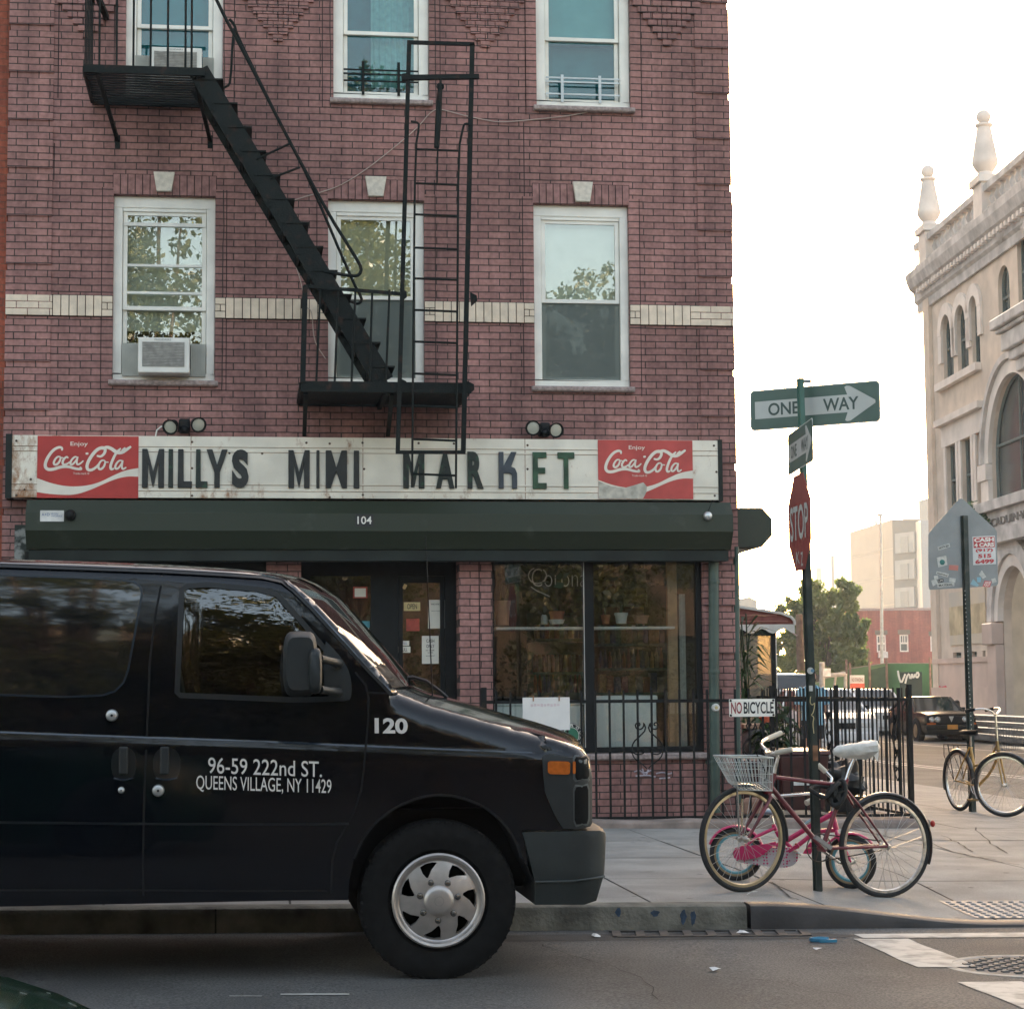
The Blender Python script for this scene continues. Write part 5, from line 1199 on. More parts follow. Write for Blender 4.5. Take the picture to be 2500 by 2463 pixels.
bin_(1800, 1905, 1850, 1985, 20.0, 'darker bin left of the labelled maroon bin, behind the bicycle basket')
TARP = M('grey_plastic_sheet', (.20,.21,.215), .35, var=.35, vs=7); a, b_, c, d = RW(1803, 1890, 1858, 1773, 20.9)
tb = thing('covered_grill', 'barbecue wrapped in crumpled grey plastic sheet in the yard', 'covered grill', ((a+b_)/2, 20.9, gz(a)+.19))
mb = MB(); rings = []
for i in range(13):
    z = c+(d-c)*i/12; k = math.sin(math.pi*min(1, (i+3)/15))**.5; rr = []
    for j in range(24):
        q = 2*math.pi*j/24; jn = 1+.10*noise.noise(Vector((j*.9, i*.8, 1.3))); rr.append(((a+b_)/2+(b_-a)/2*k*jn*math.copysign(abs(math.cos(q))**.6, math.cos(q)), 20.9+.3*k*jn*math.sin(q), z+.02*noise.noise(Vector((j*.7, i, 5)))))
    rings.append(rr)
mb.loft(rings); mb.build('plastic_sheet', TARP, tb, smooth=70)
MB().box(a+.02, b_-.1, 20.75, 21.1, d-.02, d+.03).build('wood_top', M('worn_wood_top', (.42,.26,.17), .6, var=.2), tb, bevel=.01)
mb = MB()
for x in (a+.08, b_-.08):
    for y in (20.75, 21.05): mb.box(x-.02, x+.02, y-.02, y+.02, gz(a)+.15, c+.02)
mb.build('leg', IRON2, tb)
o = MB().lathe((W(1868,1775,20.8).x, 20.8, d+.03), (0,0,1), [(.05,0),(.065,.07),(.04,.09)], 14).build('orange_pot', M('orange_red_plastic', (.5,.09,.04), .5), None, smooth=40); tag(o, 'small orange red pot on top of the covered grill', 'pot'); recenter(o, (W(1868,1775,20.8).x, 20.8, d+.03))
BAG = M('black_bag', (.012,.013,.014), .3, var=.3); p = W(2055, 1880, 20.3)
mb = MB().ball((p.x, 20.3, p.z-.1), .24, (1,.8,.8), 24, 16, jit=.5); bgz = gz(p.x)+.19; mb.box(p.x-.25, p.x+.25, 20.05, 20.5, bgz, p.z-.26)
o = mb.build('rubbish_crate', BAG, None, smooth=40); tag(o, 'black rubbish bag bulging over a dark crate right of the maroon bin', 'rubbish bag'); recenter(o, (p.x, 20.3, bgz))
BR_BAG = M('brown_paper_bag', (.30,.17,.12), .8, var=.2); p = W(1838, 1972, 19.1); mb = MB(); 
mb.loft([[(p.x+sx*.10*k, 19.1+sy*.07*k, p.z+z) for sx, sy in ((-1,-1),(1,-1),(1,1),(-1,1))] for z, k in ((-.05,1),(.06,1.05),(.10,.6))]); o = mb.build('paper_bag', BR_BAG, None, bevel=.01); tag(o, 'small brown paper bag on the ledge behind the front bicycle wheel', 'bag'); recenter(o, (p.x, 19.1, p.z-.05))

# ================================================================== FAR END OF THE SIDE STREET
def D(u, v, dist):                               # point at a given distance along the view axis
    return CAM + ray(u, v)*dist
HAZB = brick_mat('far_brick', (.33,.085,.06), (.27,.07,.05), (.22,.11,.09), blot=.12)
# low red brick building
dist = 150; a = D(1985, 1492, dist); b_ = D(2330, 1492, dist); c = D(2200, 1660, dist)
rb = thing('red_brick_building', 'low red brick building beyond the green fence at the end of the side street', 'building', (a.x, a.y, -1)); L_ = (b_-a); L_.z = 0; ln = L_.length; ax = L_.normalized(); nn = Vector((ax.y, -ax.x, 0)); ztop = a.z
Mt = Matrix((ax, -nn, Vector((0,0,1)))).transposed().to_4x4(); Mt.translation = Vector((a.x, a.y, 0))
def far_rect(u0, u1, v0, v1):
    p = D(u0, v0, dist)-Vector((a.x, a.y, 0)); q = D(u1, v1, dist)-Vector((a.x, a.y, 0)); return p.dot(ax), q.dot(ax), q.z, p.z
wr = [far_rect(*r) for r in ((2089,2107,1552,1594),(2139,2162,1550,1592),(2195,2217,1549,1591),(2270,2292,1553,1590))]
wall_holes(0, ln, -1, ztop, wr, 0, .2).box(0, ln, .2, 12, ztop-.5, ztop-.01).xf(Mt).build('wall', BRICK_FAR, rb)
MB().box(-.1, ln+.1, -.12, .19, ztop-.0, ztop+.18).xf(Mt).build('parapet', STONE, rb)
GL_FAR = M('far_window_glass', (.09,.11,.11), .1, var=.2, vs=.6)
for (x0, x1, z0, z1) in wr:
    mb = MB(); fw_ = .1; zm_ = (z0+z1)/2
    mb.box(x0, x0+fw_, .06, .14, z0, z1); mb.box(x1-fw_, x1, .06, .14, z0, z1); mb.box(x0+fw_, x1-fw_, .06, .14, z0, z0+fw_); mb.box(x0+fw_, x1-fw_, .06, .14, z1-fw_, z1); mb.box(x0+fw_, x1-fw_, .06, .14, zm_-.06, zm_+.06)
    for k in (1, 2): x = x0+fw_+(x1-x0-2*fw_)*k/3; mb.box(x-.03, x+.03, .08, .12, zm_+.06, z1-fw_)
    w_ = mb.xf(Mt).build('window', WHITE, rb); MB().box(x0+.02, x1-.02, .15, .17, z0, z1).xf(Mt).build('pane', GL_FAR, w_)
    MB().box(x0-.12, x1+.12, -.06, .05, z1+.02, z1+.35).xf(Mt).build('lintel', M('dull_lintel', (.16,.14,.11), .8), w_)
x0, x1, z0, z1 = far_rect(2141, 2164, 1591, 1606); o = MB().box(x0, x1, -.4, -.01, z0, z1).xf(Mt).build('air_conditioner', WHITE_DIRTY, None, bevel=.03); tag(o, 'small window air conditioner on the far red brick building', 'air conditioner'); recenter(o, Mt @ Vector((x0, -.2, z0)))

# grey modern block and paler towers further away
def towers(pts, zb, mat, name, label, windows=(), mats=None):
    """pts: (u, v_top, dist) of the roof corners from left to right"""
    P = [D(u, v, d) for u, v, d in pts]; t = thing(name, label, 'building', (P[0].x, P[0].y, zb)); mb = MB(); n = len(P)
    back = Vector((FW.x, FW.y, 0)).normalized()*14
    for i in range(n-1): mb.quad((P[i].x, P[i].y, zb), (P[i+1].x, P[i+1].y, zb), tuple(P[i+1]), tuple(P[i]), i % 2 if mats else 0)
    q0, q1 = P[0]+back, P[-1]+back
    mb.quad((P[0].x, P[0].y, zb), (q0.x, q0.y, zb), tuple(q0), tuple(P[0])); mb.quad((P[-1].x, P[-1].y, zb), (q1.x, q1.y, zb), tuple(q1), tuple(P[-1])); mb.add([tuple(p) for p in P]+[tuple(q1), tuple(q0)], [tuple(range(n+2))])
    mb.build('wall', mats or mat, t); return t, P
GRY_L = M('pale_panel_cladding', (.135,.142,.145), .7, var=.06, vs=.3); GRY_D = M('grey_cladding', (.10,.10,.094), .7, var=.1, vs=.4)
t, P = towers([(2076, 1299, 262), (2178, 1268, 245), (2247, 1268, 240)], -2, None, 'grey_apartment_block', 'tall grey and beige apartment block above the red brick building', mats=[GRY_L, GRY_D])
def facew(P0, P1, u0, u1, v0, v1, dist, prt, mat_f, mat_g, off=.25):
    A = D(u0, v0, dist); B = D(u1, v1, dist); e = (P1-P0); e.z = 0; e.normalize(); n = Vector((e.y, -e.x, 0))
    if n.dot(FW) > 0: n = -n
    def onf(p):
        r = p-CAM; k = (P0-CAM).dot(n)/r.dot(n); return CAM+r*k
    A, B = onf(A), onf(B); w_ = (B-A).dot(e); h = A.z-B.z
    def rect(x0, x1, z0, z1, o): return [A+e*x0+n*o+Vector((0,0,z0-h)), A+e*x1+n*o+Vector((0,0,z0-h)), A+e*x1+n*o+Vector((0,0,z1-h)), A+e*x0+n*o+Vector((0,0,z1-h))]
    f = MB().prism(rect(0, w_, 0, h, .02), n*off).build('window', mat_f, prt)
    MB().prism(rect(w_*.3, w_*.7, h*.0, h*.8, off+.03), n*.05).build('pane', mat_g, f)
    return f
BAYW = M('pale_bay_window', (.26,.26,.25), .5, var=.1, vs=.5); PANE = M('milky_pane', (.17,.18,.18), .3, var=.1)
for v0, v1 in ((1303,1347),(1369,1412),(1436,1480)): facew(P[1], P[2], 2189, 2237, v0, v1, 242, t, BAYW, PANE)
mb = MB()
for k in range(1, 6):
    z = P[0].z-k*3.4; mb.prism([Vector((P[0].x, P[0].y, z)), Vector((P[1].x, P[1].y, z+(P[1].z-P[0].z)*.12)), Vector((P[1].x, P[1].y, z+(P[1].z-P[0].z)*.12+.1)), Vector((P[0].x, P[0].y, z+.1))], Vector((-.0,-.05,0)))
mb.build('panel_joint', M('panel_joint', (.28,.26,.24), .8), t)
t, P = towers([(2244, 1222, 330), (2300, 1208, 325)], -2, GRY_L, 'pale_apartment_block', 'pale tall block rising behind the grey apartment block')
t, P = towers([(2247, 1270, 238), (2275, 1268, 237)], -2, M('pale_stair_tower', (.30,.31,.31), .5, var=.05), 'white_stair_tower', 'narrow white glazed tower at the right end of the grey apartment block')
PALE = M('hazy_tower_grey', (.12,.125,.13), .7, var=.06, vs=.2)
t, P = towers([(2029, 1356, 420), (2077, 1350, 420)], -2, PALE, 'distant_tower', 'pale distant tower just left of the grey apartment block')
t, P = towers([(1993, 1386, 520), (2030, 1384, 520)], -2, PALE, 'distant_tower', 'faint shorter distant tower behind the tree top')
t2, P2 = towers([(1975, 1402, 620), (2076, 1398, 620)], -2, M('glass_tower_blue', (.11,.13,.14), .4, var=.06), 'distant_glass_block', 'faint bluish glass block low behind the tree')
mb = MB()
for i in range(12):
    for j in range(5):
        A = P2[0].lerp(P2[1], (i+.15)/12); B = P2[0].lerp(P2[1], (i+.75)/12); z = P2[0].z-3-j*7
        mb.prism([Vector((A.x, A.y, z-3.6)), Vector((B.x, B.y, z-3.6)), Vector((B.x, B.y, z)), Vector((A.x, A.y, z))], Vector((0,-.3,0)))
mb.build('windows_band', M('faint_pane', (.2,.22,.23), .3), t2)
t, P = towers([(1770, 1461, 330), (1812, 1461, 330), (1830, 1457, 330), (1848, 1466, 330)], -2, PALE, 'distant_house', 'pale distant gabled rooftop just above the porch canopy')
cr = thing('tower_crane', 'thin faint crane jib far away above the grey apartment block', 'crane', (D(2140,1265,500).x, D(2140,1265,500).y, 0))
MB().tube([D(2139,1270,500), D(2116,1200,500)], .22, 5).tube([D(2139,1270,500), D(2139,1500,500)], .4, 5).build('jib', PALE, cr)
lp = thing('light_pole', 'slender pale street light pole in front of the grey block', 'street lamp', (D(2152,1700,120).x, D(2152,1700,120).y, 0))
MB().tube([D(2154,1690,120), D(2150,1260,120)], [.12,.08], 8).build('pole', ALU, lp); MB().tube([D(2150,1260,120), D(2149,1254,120)], .18, 8).build('cap', ALU, lp)
up_ = thing('utility_pole', 'brown wooden utility pole in front of the round tree', 'pole', (D(1957,1650,75).x, D(1957,1650,75).y, 0))
MB().tube([D(1957,1700,75), D(1951,1500,75)], [.16,.13], 10).build('pole', M('old_pole_wood', (.20,.13,.09), .85, var=.25, vs=4), up_)
cable([(1925,1528),(1932,1540),(1940,1548),(1946,1552)], .012, CABM, 'short sagging cable between the porch canopy and the utility pole', nm='service_cable', y=28)

LEAFT = leaf_mat('tree_leaf', (.07,.115,.02), (.17,.21,.045), .6, vs=.5)
BARK = M('bark', (.09,.065,.05), .9, var=.3, vs=6, bump=.4, bs=20)
def tree(name, label, base, blobs, nleaf, lsz, trunk_r, mat=LEAFT, group=None, seed=1):
    random.seed(seed); t = thing(name, label, 'tree', base, group); mb = MB(); tr = MB(); base = Vector(base)
    cen = sum((Vector(b[0]) for b in blobs), Vector())/len(blobs)
    fork = base.lerp(Vector((cen.x, cen.y, min(b[0][2] for b in blobs))), .8)
    tr.tube([base, base.lerp(fork, .5)+Vector((.05,0,0)), fork], [trunk_r, trunk_r*.8, trunk_r*.7], 10)
    for c, r in blobs: tr.tube([fork, fork.lerp(Vector(c), .5)+Vector((0,0,.1*r)), c], [trunk_r*.55, trunk_r*.35, trunk_r*.1], 6)
    tot = sum(b[1]**2 for b in blobs)
    for c, r in blobs:
        n = int(nleaf*r*r/tot); k = 0; c = Vector(c)
        clumps = [(Vector((random.gauss(0,1), random.gauss(0,1), random.gauss(0,1))).normalized()*r*random.uniform(.55,1.05), r*random.uniform(.16,.34)) for _ in range(26)]
        while k < n:
            cc, cr_ = random.choice(clumps); d = Vector((random.gauss(0,1), random.gauss(0,1), random.gauss(0,1))).normalized()*cr_*random.random()**.4
            p = c+cc+d; a = (d.normalized()+Vector((random.gauss(0,.8), random.gauss(0,.8), random.gauss(0,.6)))).normalized(); b = a.orthogonal().normalized(); b = Matrix.Rotation(random.uniform(0,6.28), 3, a) @ b
            l = lsz*random.uniform(.6,1.5); e = b.cross(a)
            mb.add([p, p+b*l*.5+e*l*.3, p+b*l, p+b*l*.5-e*l*.3], [(0,1,2,3)]); k += 1
    tr.build('trunk', BARK, t, smooth=60); mb.build('crown', mat, t); return t
def TB(u, v, r_px, dist): return (tuple(D(u, v, dist)), r_px/FPX*dist)
tree('round_tree', 'sunlit round leafy tree behind the utility pole at the end of the street', (D(2010,1700,110).x, D(2010,1700,110).y, 0),
     [TB(1985,1480,50,110), TB(2035,1490,52,109), TB(1955,1560,50,110), TB(2015,1570,62,110), TB(2065,1560,42,108), TB(2080,1610,36,107), TB(1945,1630,40,110), TB(2010,1640,50,109), TB(1970,1435,22,110), TB(2110,1650,26,107), TB(2088,1530,32,107), TB(1930,1500,34,110), TB(2060,1450,36,109), TB(2060,1660,40,108), TB(1920,1590,38,110)], 42000, .20, .28)
tree('fence_vine', 'bushy yellow green vine spilling over the far fence left of the man', (D(1935,1720,70).x, D(1935,1720,70).y, 0),
     [TB(1905,1668,22,70), TB(1940,1664,20,70), TB(1965,1660,18,70), TB(1920,1690,22,70), TB(1950,1690,20,70)], 6000, .12, .05, mat=leaf_mat('vine_leaf', (.10,.12,.03), (.20,.21,.06), .5))
bpy.data.objects['fence_vine']['category'] = 'vine'

rw2 = thing('sun_blocker_row', 'long tall brick block added out of view behind the shop to shade the street', 'building', (-2, 113, -.4)); MB().box(-60, 25.6, 112, 124, -.6, 32).build('wall', BRICK_FAR, rw2); MB().box(-60.1, 25.7, 111.9, 124.1, 32, 32.4).build('roof', BLACK, rw2)  # unseen block, added to keep the low sun off the side street
# green construction fence at the end of the street
GSC = M('green_screen', (.13,.20,.075), .8, var=.2, vs=.5); GSC2 = M('green_screen_dark', (.05,.15,.055), .8, var=.25, vs=.6)
gf = thing('construction_fence', 'green screened chain link fence with a dark painted panel and white graffiti', 'fence', (D(2060,1720,95).x, D(2060,1720,95).y, -.5))
def flat(P, mat, name, prt, th=.06):
    n = (Vector(P[1])-Vector(P[0])).cross(Vector(P[2])-Vector(P[0])).normalized(); return MB().prism(P, n*th).build(name, mat, prt)
A0, A1, A2, A3 = (1985, 1672, 100), (2075, 1633, 97), (2164, 1620, 95), (2292, 1620, 93)
zb = -.6
def seg(a, b, mat, nm, zlow=None):
    p, q = D(*a), D(*b); return flat([(p.x, p.y, zb), (q.x, q.y, zb), tuple(q), tuple(p)], mat, nm, gf)
seg(A0, A1, GSC, 'screen'); seg(A1, A2, GSC, 'screen'); seg(A2, A3, GSC2, 'screen')
q0, q1 = D(2196, 1640, 92.5), D(2250, 1640, 92.5); flat([(q0.x, q0.y, zb), (q1.x, q1.y, zb), tuple(q1), tuple(q0)], M('dark_green_panel', (.012,.03,.025), .8), 'dark_panel', gf)
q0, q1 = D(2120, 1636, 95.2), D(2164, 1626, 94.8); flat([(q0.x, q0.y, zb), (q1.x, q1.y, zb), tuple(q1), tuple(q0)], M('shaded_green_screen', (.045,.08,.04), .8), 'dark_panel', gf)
RPM = M('rusty_post', (.22,.13,.09), .8, var=.3); mb = MB()
for (u, v, d) in (A1, (2122, 1590, 95.5), A2, (2270, 1618, 92.5), (2066, 1610, 97.5)): p = D(u, v-(14 if v > 1612 else 0), d-.4); mb.tube([(p.x, p.y, zb), p], .055, 6); mb.build('post', RPM, gf); mb = MB()
mb = MB()
for a, b_ in ((A0, A1), (A1, A2), (A2, A3)): mb.tube([D(*a), D(*b_)], .05, 6)
mb.build('top_rail', M('rusty_rail', (.25,.18,.13), .8), gf)
gfm = MB(); wh = [[(2192,1637),(2195,1655),(2200,1668),(2206,1655),(2210,1645)],[(2210,1668),(2214,1650),(2220,1643),(2222,1660),(2228,1645)],[(2226,1645),(2229,1657),(2234,1645)],[(2240,1640),(2244,1647),(2240,1655),(2234,1650),(2240,1640)]]
for s in wh: gfm.tube(smoothpoly([D(u, v, 92.2) for u, v in s], 1, False), .045, 5)
gfm.build('graffiti', M('white_spray', (.5,.52,.5), .8), gf)
gate = thing('tube_gate', 'pale tubular gate between the man and the green fence', 'gate', (D(2040,1720,80).x, D(2040,1720,80).y, -.5))
mb = MB(); d0 = 80
mb.tube([D(2007,1730,d0), D(2007,1617,d0)], .12, 8); mb.tube([D(2014,1650,d0), D(2064,1645,d0)], .09, 8); mb.tube([D(2030,1730,d0), D(2040,1650,d0)], .05, 6); mb.tube([D(2064,1645,d0), D(2064,1730,d0)], .07, 6)
mb.build('gate_frame', M('pale_gate_paint', (.36,.33,.29), .7, var=.2), gate); p = D(2017, 1641, d0); MB().box(p.x-.16, p.x+.16, p.y-.1, p.y+.1, p.z-.16, p.z+.16).build('camera_box', WHITE_DIRTY, gate)
q = [D(2075, 1648, 88), D(2110, 1648, 88), D(2110, 1690, 88), D(2075, 1690, 88)]; ps = thing('red_white_poster', 'white and red banner poster on the green fence', 'poster', tuple(q[3]))
flat([q[3], q[2], q[1], q[0]], M('poster_white', (.6,.56,.5), .7, var=.12, vs=1.5), 'sheet', ps, .02); m0 = q[0].lerp(q[3], .48); m1 = q[1].lerp(q[2], .48)
b_ = MB().prism([Vector(v)+Vector((0,-.05,0)) for v in (q[3], q[2], m1, m0)], (0,.03,0)).build('red_half', M('poster_red', (.50,.09,.05), .7, var=.2, vs=2), ps)
mb = MB(); ex = (q[1]-q[0]).normalized()
text_mb('NO STANDING', q[0]+ex*.06+Vector((0,-.05,-.28)), ex, (0,0,1), .5, .16, (0,-1,0), mb=mb, bold=.02); mb.build('lettering', M('poster_brown', (.25,.14,.1), .7), ps)

# ================================================================== ORNATE BUILDING ON THE RIGHT
RBX, RBY, RA = 25.1, 71.0, R(4.4)              # far corner and direction of its street face
rdir = Vector((-math.sin(RA), -math.cos(RA), 0)); rn = Vector((-math.cos(RA), math.sin(RA), 0))   # along the face (towards us), outward normal
_p = D(2287, 1650, 1); _d = (_p-CAM); _t = RBY/_d.y; RBX = _d.x*_t
RO = Vector((RBX, RBY, 0))
def RBp(u, v):                                   # pixel -> (s along face, z)
    r = ray(u, v); k = (RO-CAM).dot(rn)/r.dot(rn); p = CAM+r*k; return (p-RO).dot(rdir), p.z
RM = Matrix((rdir, rn, Vector((0,0,1)))).transposed().to_4x4(); RM.translation = RO   # local: x along face, y outward, z up
ob_ = thing('ornate_building', 'large beige brick civic building with round arches, cornice and obelisk finials', 'building', (RO.x, RO.y, -.4))
BEI = M('beige_brick', (.56,.465,.38), .8, var=.12, vs=1.4, bump=.2, bs=12, det=8); LST = M('pale_limestone', (.65,.58,.52), .8, var=.12, vs=1.2, bump=.15, bs=8); LSTD = M('weathered_limestone', (.47,.44,.415), .85, var=.25, vs=1.6, bump=.3, bs=8, det=8)
PKS = M('pinkish_base_stone', (.50,.385,.33), .85, var=.12, vs=.8, bump=.15, bs=9); GLR = M('dark_teal_window', (.06,.075,.075), .2, var=.2, vs=.5)
s_end = 34.0
def r2(u, v): return Vector(RBp(u, v))
zc = (RBp(2240, 640)[1])
ztop = RBp(2262, 690)[1]
def arch_pts(s0, s1, z0, z1, n=12):              # outline of a round-headed opening
    r = (s1-s0)/2; zc_ = z1-r; c = (s0+s1)/2
    return [(s0, z0)]+[(c-r*math.cos(math.pi*i/n), zc_+r*math.sin(math.pi*i/n)) for i in range(n+1)]+[(s1, z0)]
# arched windows of the top floor, rectangular ones below; the bay repeats towards the street corner
W3 = [(2303,2327,768,941),(2338,2364,743,915),(2374,2393,719,898)]
W2 = [(2313,2337,1084,1225),(2350,2374,1068,1240),(2387,2404,1056,1235)]
holes = []; arched = []; rects = []
for u0, u1, v0, v1 in W3:
    s0, s1 = RBp(u0, 850)[0], RBp(u1, 850)[0]; arched.append((s0, s1, RBp(u0, v1)[1], RBp((u0+u1)/2, v0)[1]))
for u0, u1, v0, v1 in W2:
    s0, s1 = RBp(u0, 1150)[0], RBp(u1, 1150)[0]; rects.append((s0, s1, RBp(2330, 1240)[1]-.2, RBp((u0+u1)/2, v0)[1]))
zsill3 = arched[1][2]; zh3 = sum(a[3] for a in arched)/3; arched = [(a[0], a[1], zsill3, zh3) for a in arched]
zh2 = sum(a[3] for a in rects)/3; rects = [(a[0], a[1], a[2], zh2) for a in rects]
s0 = RBp(2437, 720)[0]; s1 = RBp(2465, 720)[0]; ups = [(s0, s1, RBp(2450, 800)[1], RBp(2450, 648)[1]), (s1+.9, s1+1.9, RBp(2450, 800)[1], RBp(2450, 648)[1]+.9)]
bigc = RBp(2415, 1128); sb0 = bigc[0]; zb_sp = RBp(2430, 1128)[1]; bw_ = 5.2; big = (sb0+.35, sb0+.35+bw_, RBp(2450, 1235)[1], zb_sp+bw_/2)
sE0, sE1 = RBp(2450, 1500)[0], RBp(2450, 1500)[0]+3.4; zcap = RBp(2460, 1515)[1]; ent = (sE0, sE1, -.4, zcap+(sE1-sE0)/2)
small = [(RBp(2327,1600)[0], RBp(2347,1600)[0], RBp(2337,1612)[1], RBp(2337,1592)[1]), (RBp(2371,1600)[0], RBp(2385,1600)[0], RBp(2378,1612)[1], RBp(2378,1590)[1]), (RBp(2399,1600)[0], RBp(2406,1600)[0], RBp(2402,1610)[1], RBp(2402,1588)[1])]
outer = [(0,-.4),(s_end,-.4),(s_end,ztop),(0,ztop)]
hp_ = [arch_pts(*a, 10) for a in arched]+[[(a[0],a[2]),(a[0],a[3]),(a[1],a[3]),(a[1],a[2])] for a in rects+small]+[arch_pts(*a, 14) for a in ups+[big, ent]]
wl = patch(outer, lambda x, z: 0., step=3.0, holes=hp_)
for h in hp_:
    n = len(h)
    for i in range(n): a, b_ = h[i], h[(i+1) % n]; wl.quad((a[0],0,a[1]), (b_[0],0,b_[1]), (b_[0],-.26,b_[1]), (a[0],-.26,a[1]))
wl.quad((0,0,-.4), (0,-16,-.4), (0,-16,ztop), (0,0,ztop)); wl.quad((0,-.46,ztop),(s_end,-.46,ztop),(s_end,-16,ztop),(0,-16,ztop))
wl.xf(RM).build('wall', BEI, ob_)
def rpart(mb, name, mat, smooth=0, bevel=0, parent=None): return mb.xf(RM).build(name, mat, parent or ob_, smooth, bevel)
def win_fill(h, sub=True):
    s0 = min(p[0] for p in h); s1 = max(p[0] for p in h); z0 = min(p[1] for p in h); z1 = max(p[1] for p in h)
    f = MB(); f.tube([(p[0], -.17, p[1]) for p in h], .06, 4, closed=True); f.box((s0+s1)/2-.03, (s0+s1)/2+.03, -.20, -.14, z0, z1-.1); f.box(s0, s1, -.205, -.135, (z0+z1)/2-.04, (z0+z1)/2+.04)
    fr_ = rpart(f, 'window', M('teal_frame', (.10,.13,.125), .6)); MB().add([(p[0], -.22, p[1]) for p in h], [tuple(range(len(h)))]).xf(RM).build('pane', GLR, fr_)
for h in hp_[:-1]: win_fill(h)
# limestone surrounds: hood band over the top trio, lintel band over the rectangular trio
mb = MB()
for a in arched:
    c = (a[0]+a[1])/2; r = (a[1]-a[0])/2; zc_ = a[3]-r; ro = r+.42
    o_ = [(c-ro*math.cos(math.pi*i/14), .0, zc_+ro*math.sin(math.pi*i/14)) for i in range(15)]; i_ = [(c-r*math.cos(math.pi*i/14), .0, zc_+r*math.sin(math.pi*i/14)) for i in range(15)]
    for i in range(14): mb.prism([(p[0], .005, p[2]) for p in (o_[i], o_[i+1], i_[i+1], i_[i])], (0,.10,0))
    for sx in (a[0]-.42, a[1]+.0): mb.box(sx, sx+.42, .005, .09, zc_-1.0, zc_-.001)
rpart(mb, 'window_hood', LST)
mb = MB(); mb.box(arched[0][0]-.6, arched[2][1]+.1, .005, .22, zsill3-.28, zsill3-.02); rpart(mb, 'sill_band', LST)
mb = MB(); zl = rects[0][3]; mb.box(rects[0][0]-.5, rects[2][1]+.25, .005, .07, zl, zl+.75); mb.box(rects[0][0]-.7, rects[2][1]+.25, .005, .28, zl+.76, zl+1.0)
for a in rects: mb.box(a[0]-.3, a[0]-.01, .005, .06, a[2], a[3]-.002); mb.box(a[1]+.01, a[1]+.25, .005, .06, a[2], a[3]-.002)
rpart(mb, 'window_surround', LST)
# corner pilaster line
sp0 = RBp(2281, 900)[0]; mb = MB(); mb.box(-.06, sp0-.12, .005, .14, 1.0, RBp(2270, 725)[1]); rpart(mb, 'corner_pilaster', BEI)
# upper cornice
zt = ztop; zt = ztop+.3; cp = [(0,zt-1.3),(.10,zt-1.3),(.12,zt-1.0),(.22,zt-.9),(.24,zt-.55),(.40,zt-.42),(.52,zt-.1),(.54,zt+.14),(0,zt+.14)]
mb = MB(); mb.loft([[(x, y+.004, z) for y, z in cp] for x in (-.9, s_end)]); mb.loft([[(-y-.0-.004 if False else -y*.9-.002, yy, z) for y, z in cp] for yy in (-16, -.02)]); rpart(mb, 'cornice', LSTD)
mb = MB(); x = 0.1
while x < s_end-8: rpart(MB().box(x, x+.2, .245, .42, zt-.72, zt-.56), 'dentil', LST); x += .42
# balustrade with pedestals and obelisk finials
zbal = zt+.15; hb = 1.0
sped = [RBp(2273, 560)[0]-.1, RBp(2402, 560)[0]]; d_ = RBp(2281,560)[0]; sped = [RBp(2281, 600)[0], RBp(2418, 440)[0]]; step_ = sped[1]-sped[0]
sped = [sped[0]+k*step_ for k in range(int((s_end-sped[0])/step_)+1)]
mb = MB(); mb.box(-.2, s_end, -.02, .36, zbal, zbal+.2); mb.box(-.2, s_end, -.06, .40, zbal+hb-.22, zbal+hb); rpart(mb, 'balustrade_rail', LSTD)
mb = MB()
for k in range(len(sped)-1):
    n = 11; a, b_ = sped[k]+.55, sped[k+1]-.55
    for i in range(n): x = a+(b_-a)*(i+.5)/n; rpart(MB().lathe((x, .17, zbal+.2), (0,0,1), [(.11,0),(.07,.08),(.15,.27),(.07,.46),(.11,hb-.43)], 8), 'baluster', LSTD, smooth=50)
for i, s in enumerate(sped):
    MB().box(s-.5, s+.5, -.12, .46, zbal+.001, zbal+hb+.12).box(s-.6, s+.6, -.22, .56, zbal+hb+.121, zbal+hb+.35).xf(RM).build('pedestal', LST, ob_)
    z0 = zbal+hb+.35; mb = MB(); mb.lathe((s, .17, z0), (0,0,1), [(.40,0),(.28,.10),(.24,.2),(.34,.32),(.42,.46),(.435,.54),(.425,.60),(.235,1.68),(.23,1.72),(.29,1.77),(.29,1.83),(.19,1.87)], 16); mb.ball((s, .17, z0+2.08), .24, (1,1,1), 16, 10); rpart(mb, 'finial', LST, smooth=40)
# big arch band
def archband(s0, s1, zsp, r_in, wd, y1, name, mat, n=24, y0=.005):
    c = (s0+s1)/2; mb = MB(); ro = r_in+wd
    for i in range(n):
        q0, q1 = math.pi*i/n, math.pi*(i+1)/n
        mb.prism([(c-ro*math.cos(q0), y0, zsp+ro*math.sin(q0)), (c-ro*math.cos(q1), y0, zsp+ro*math.sin(q1)), (c-r_in*math.cos(q1), y0, zsp+r_in*math.sin(q1)), (c-r_in*math.cos(q0), y0, zsp+r_in*math.sin(q0))], (0, y1, 0))
    rpart(mb, name, mat)
archband(big[0], big[1], zb_sp, bw_/2, .45, .14, 'big_arch', LST); archband(big[0], big[1], zb_sp, bw_/2+.46, .22, .26, 'arch_moulding', LSTD)
mb = MB(); mb.box(big[0]-.95, big[0]-.01, .005, .24, zb_sp-.55, zb_sp-.02); mb.box(big[0]-.85, big[0]-.01, .005, .16, big[2]-.4, zb_sp-.56); rpart(mb, 'arch_pier', LST)
mb = MB(); 
bal_s0, bal_z0, bal_z1 = RBp(2427, 860)[0], RBp(2450, 935)[1], RBp(2450, 800)[1]; bal_s0 += 2.4; bwid = 3.6
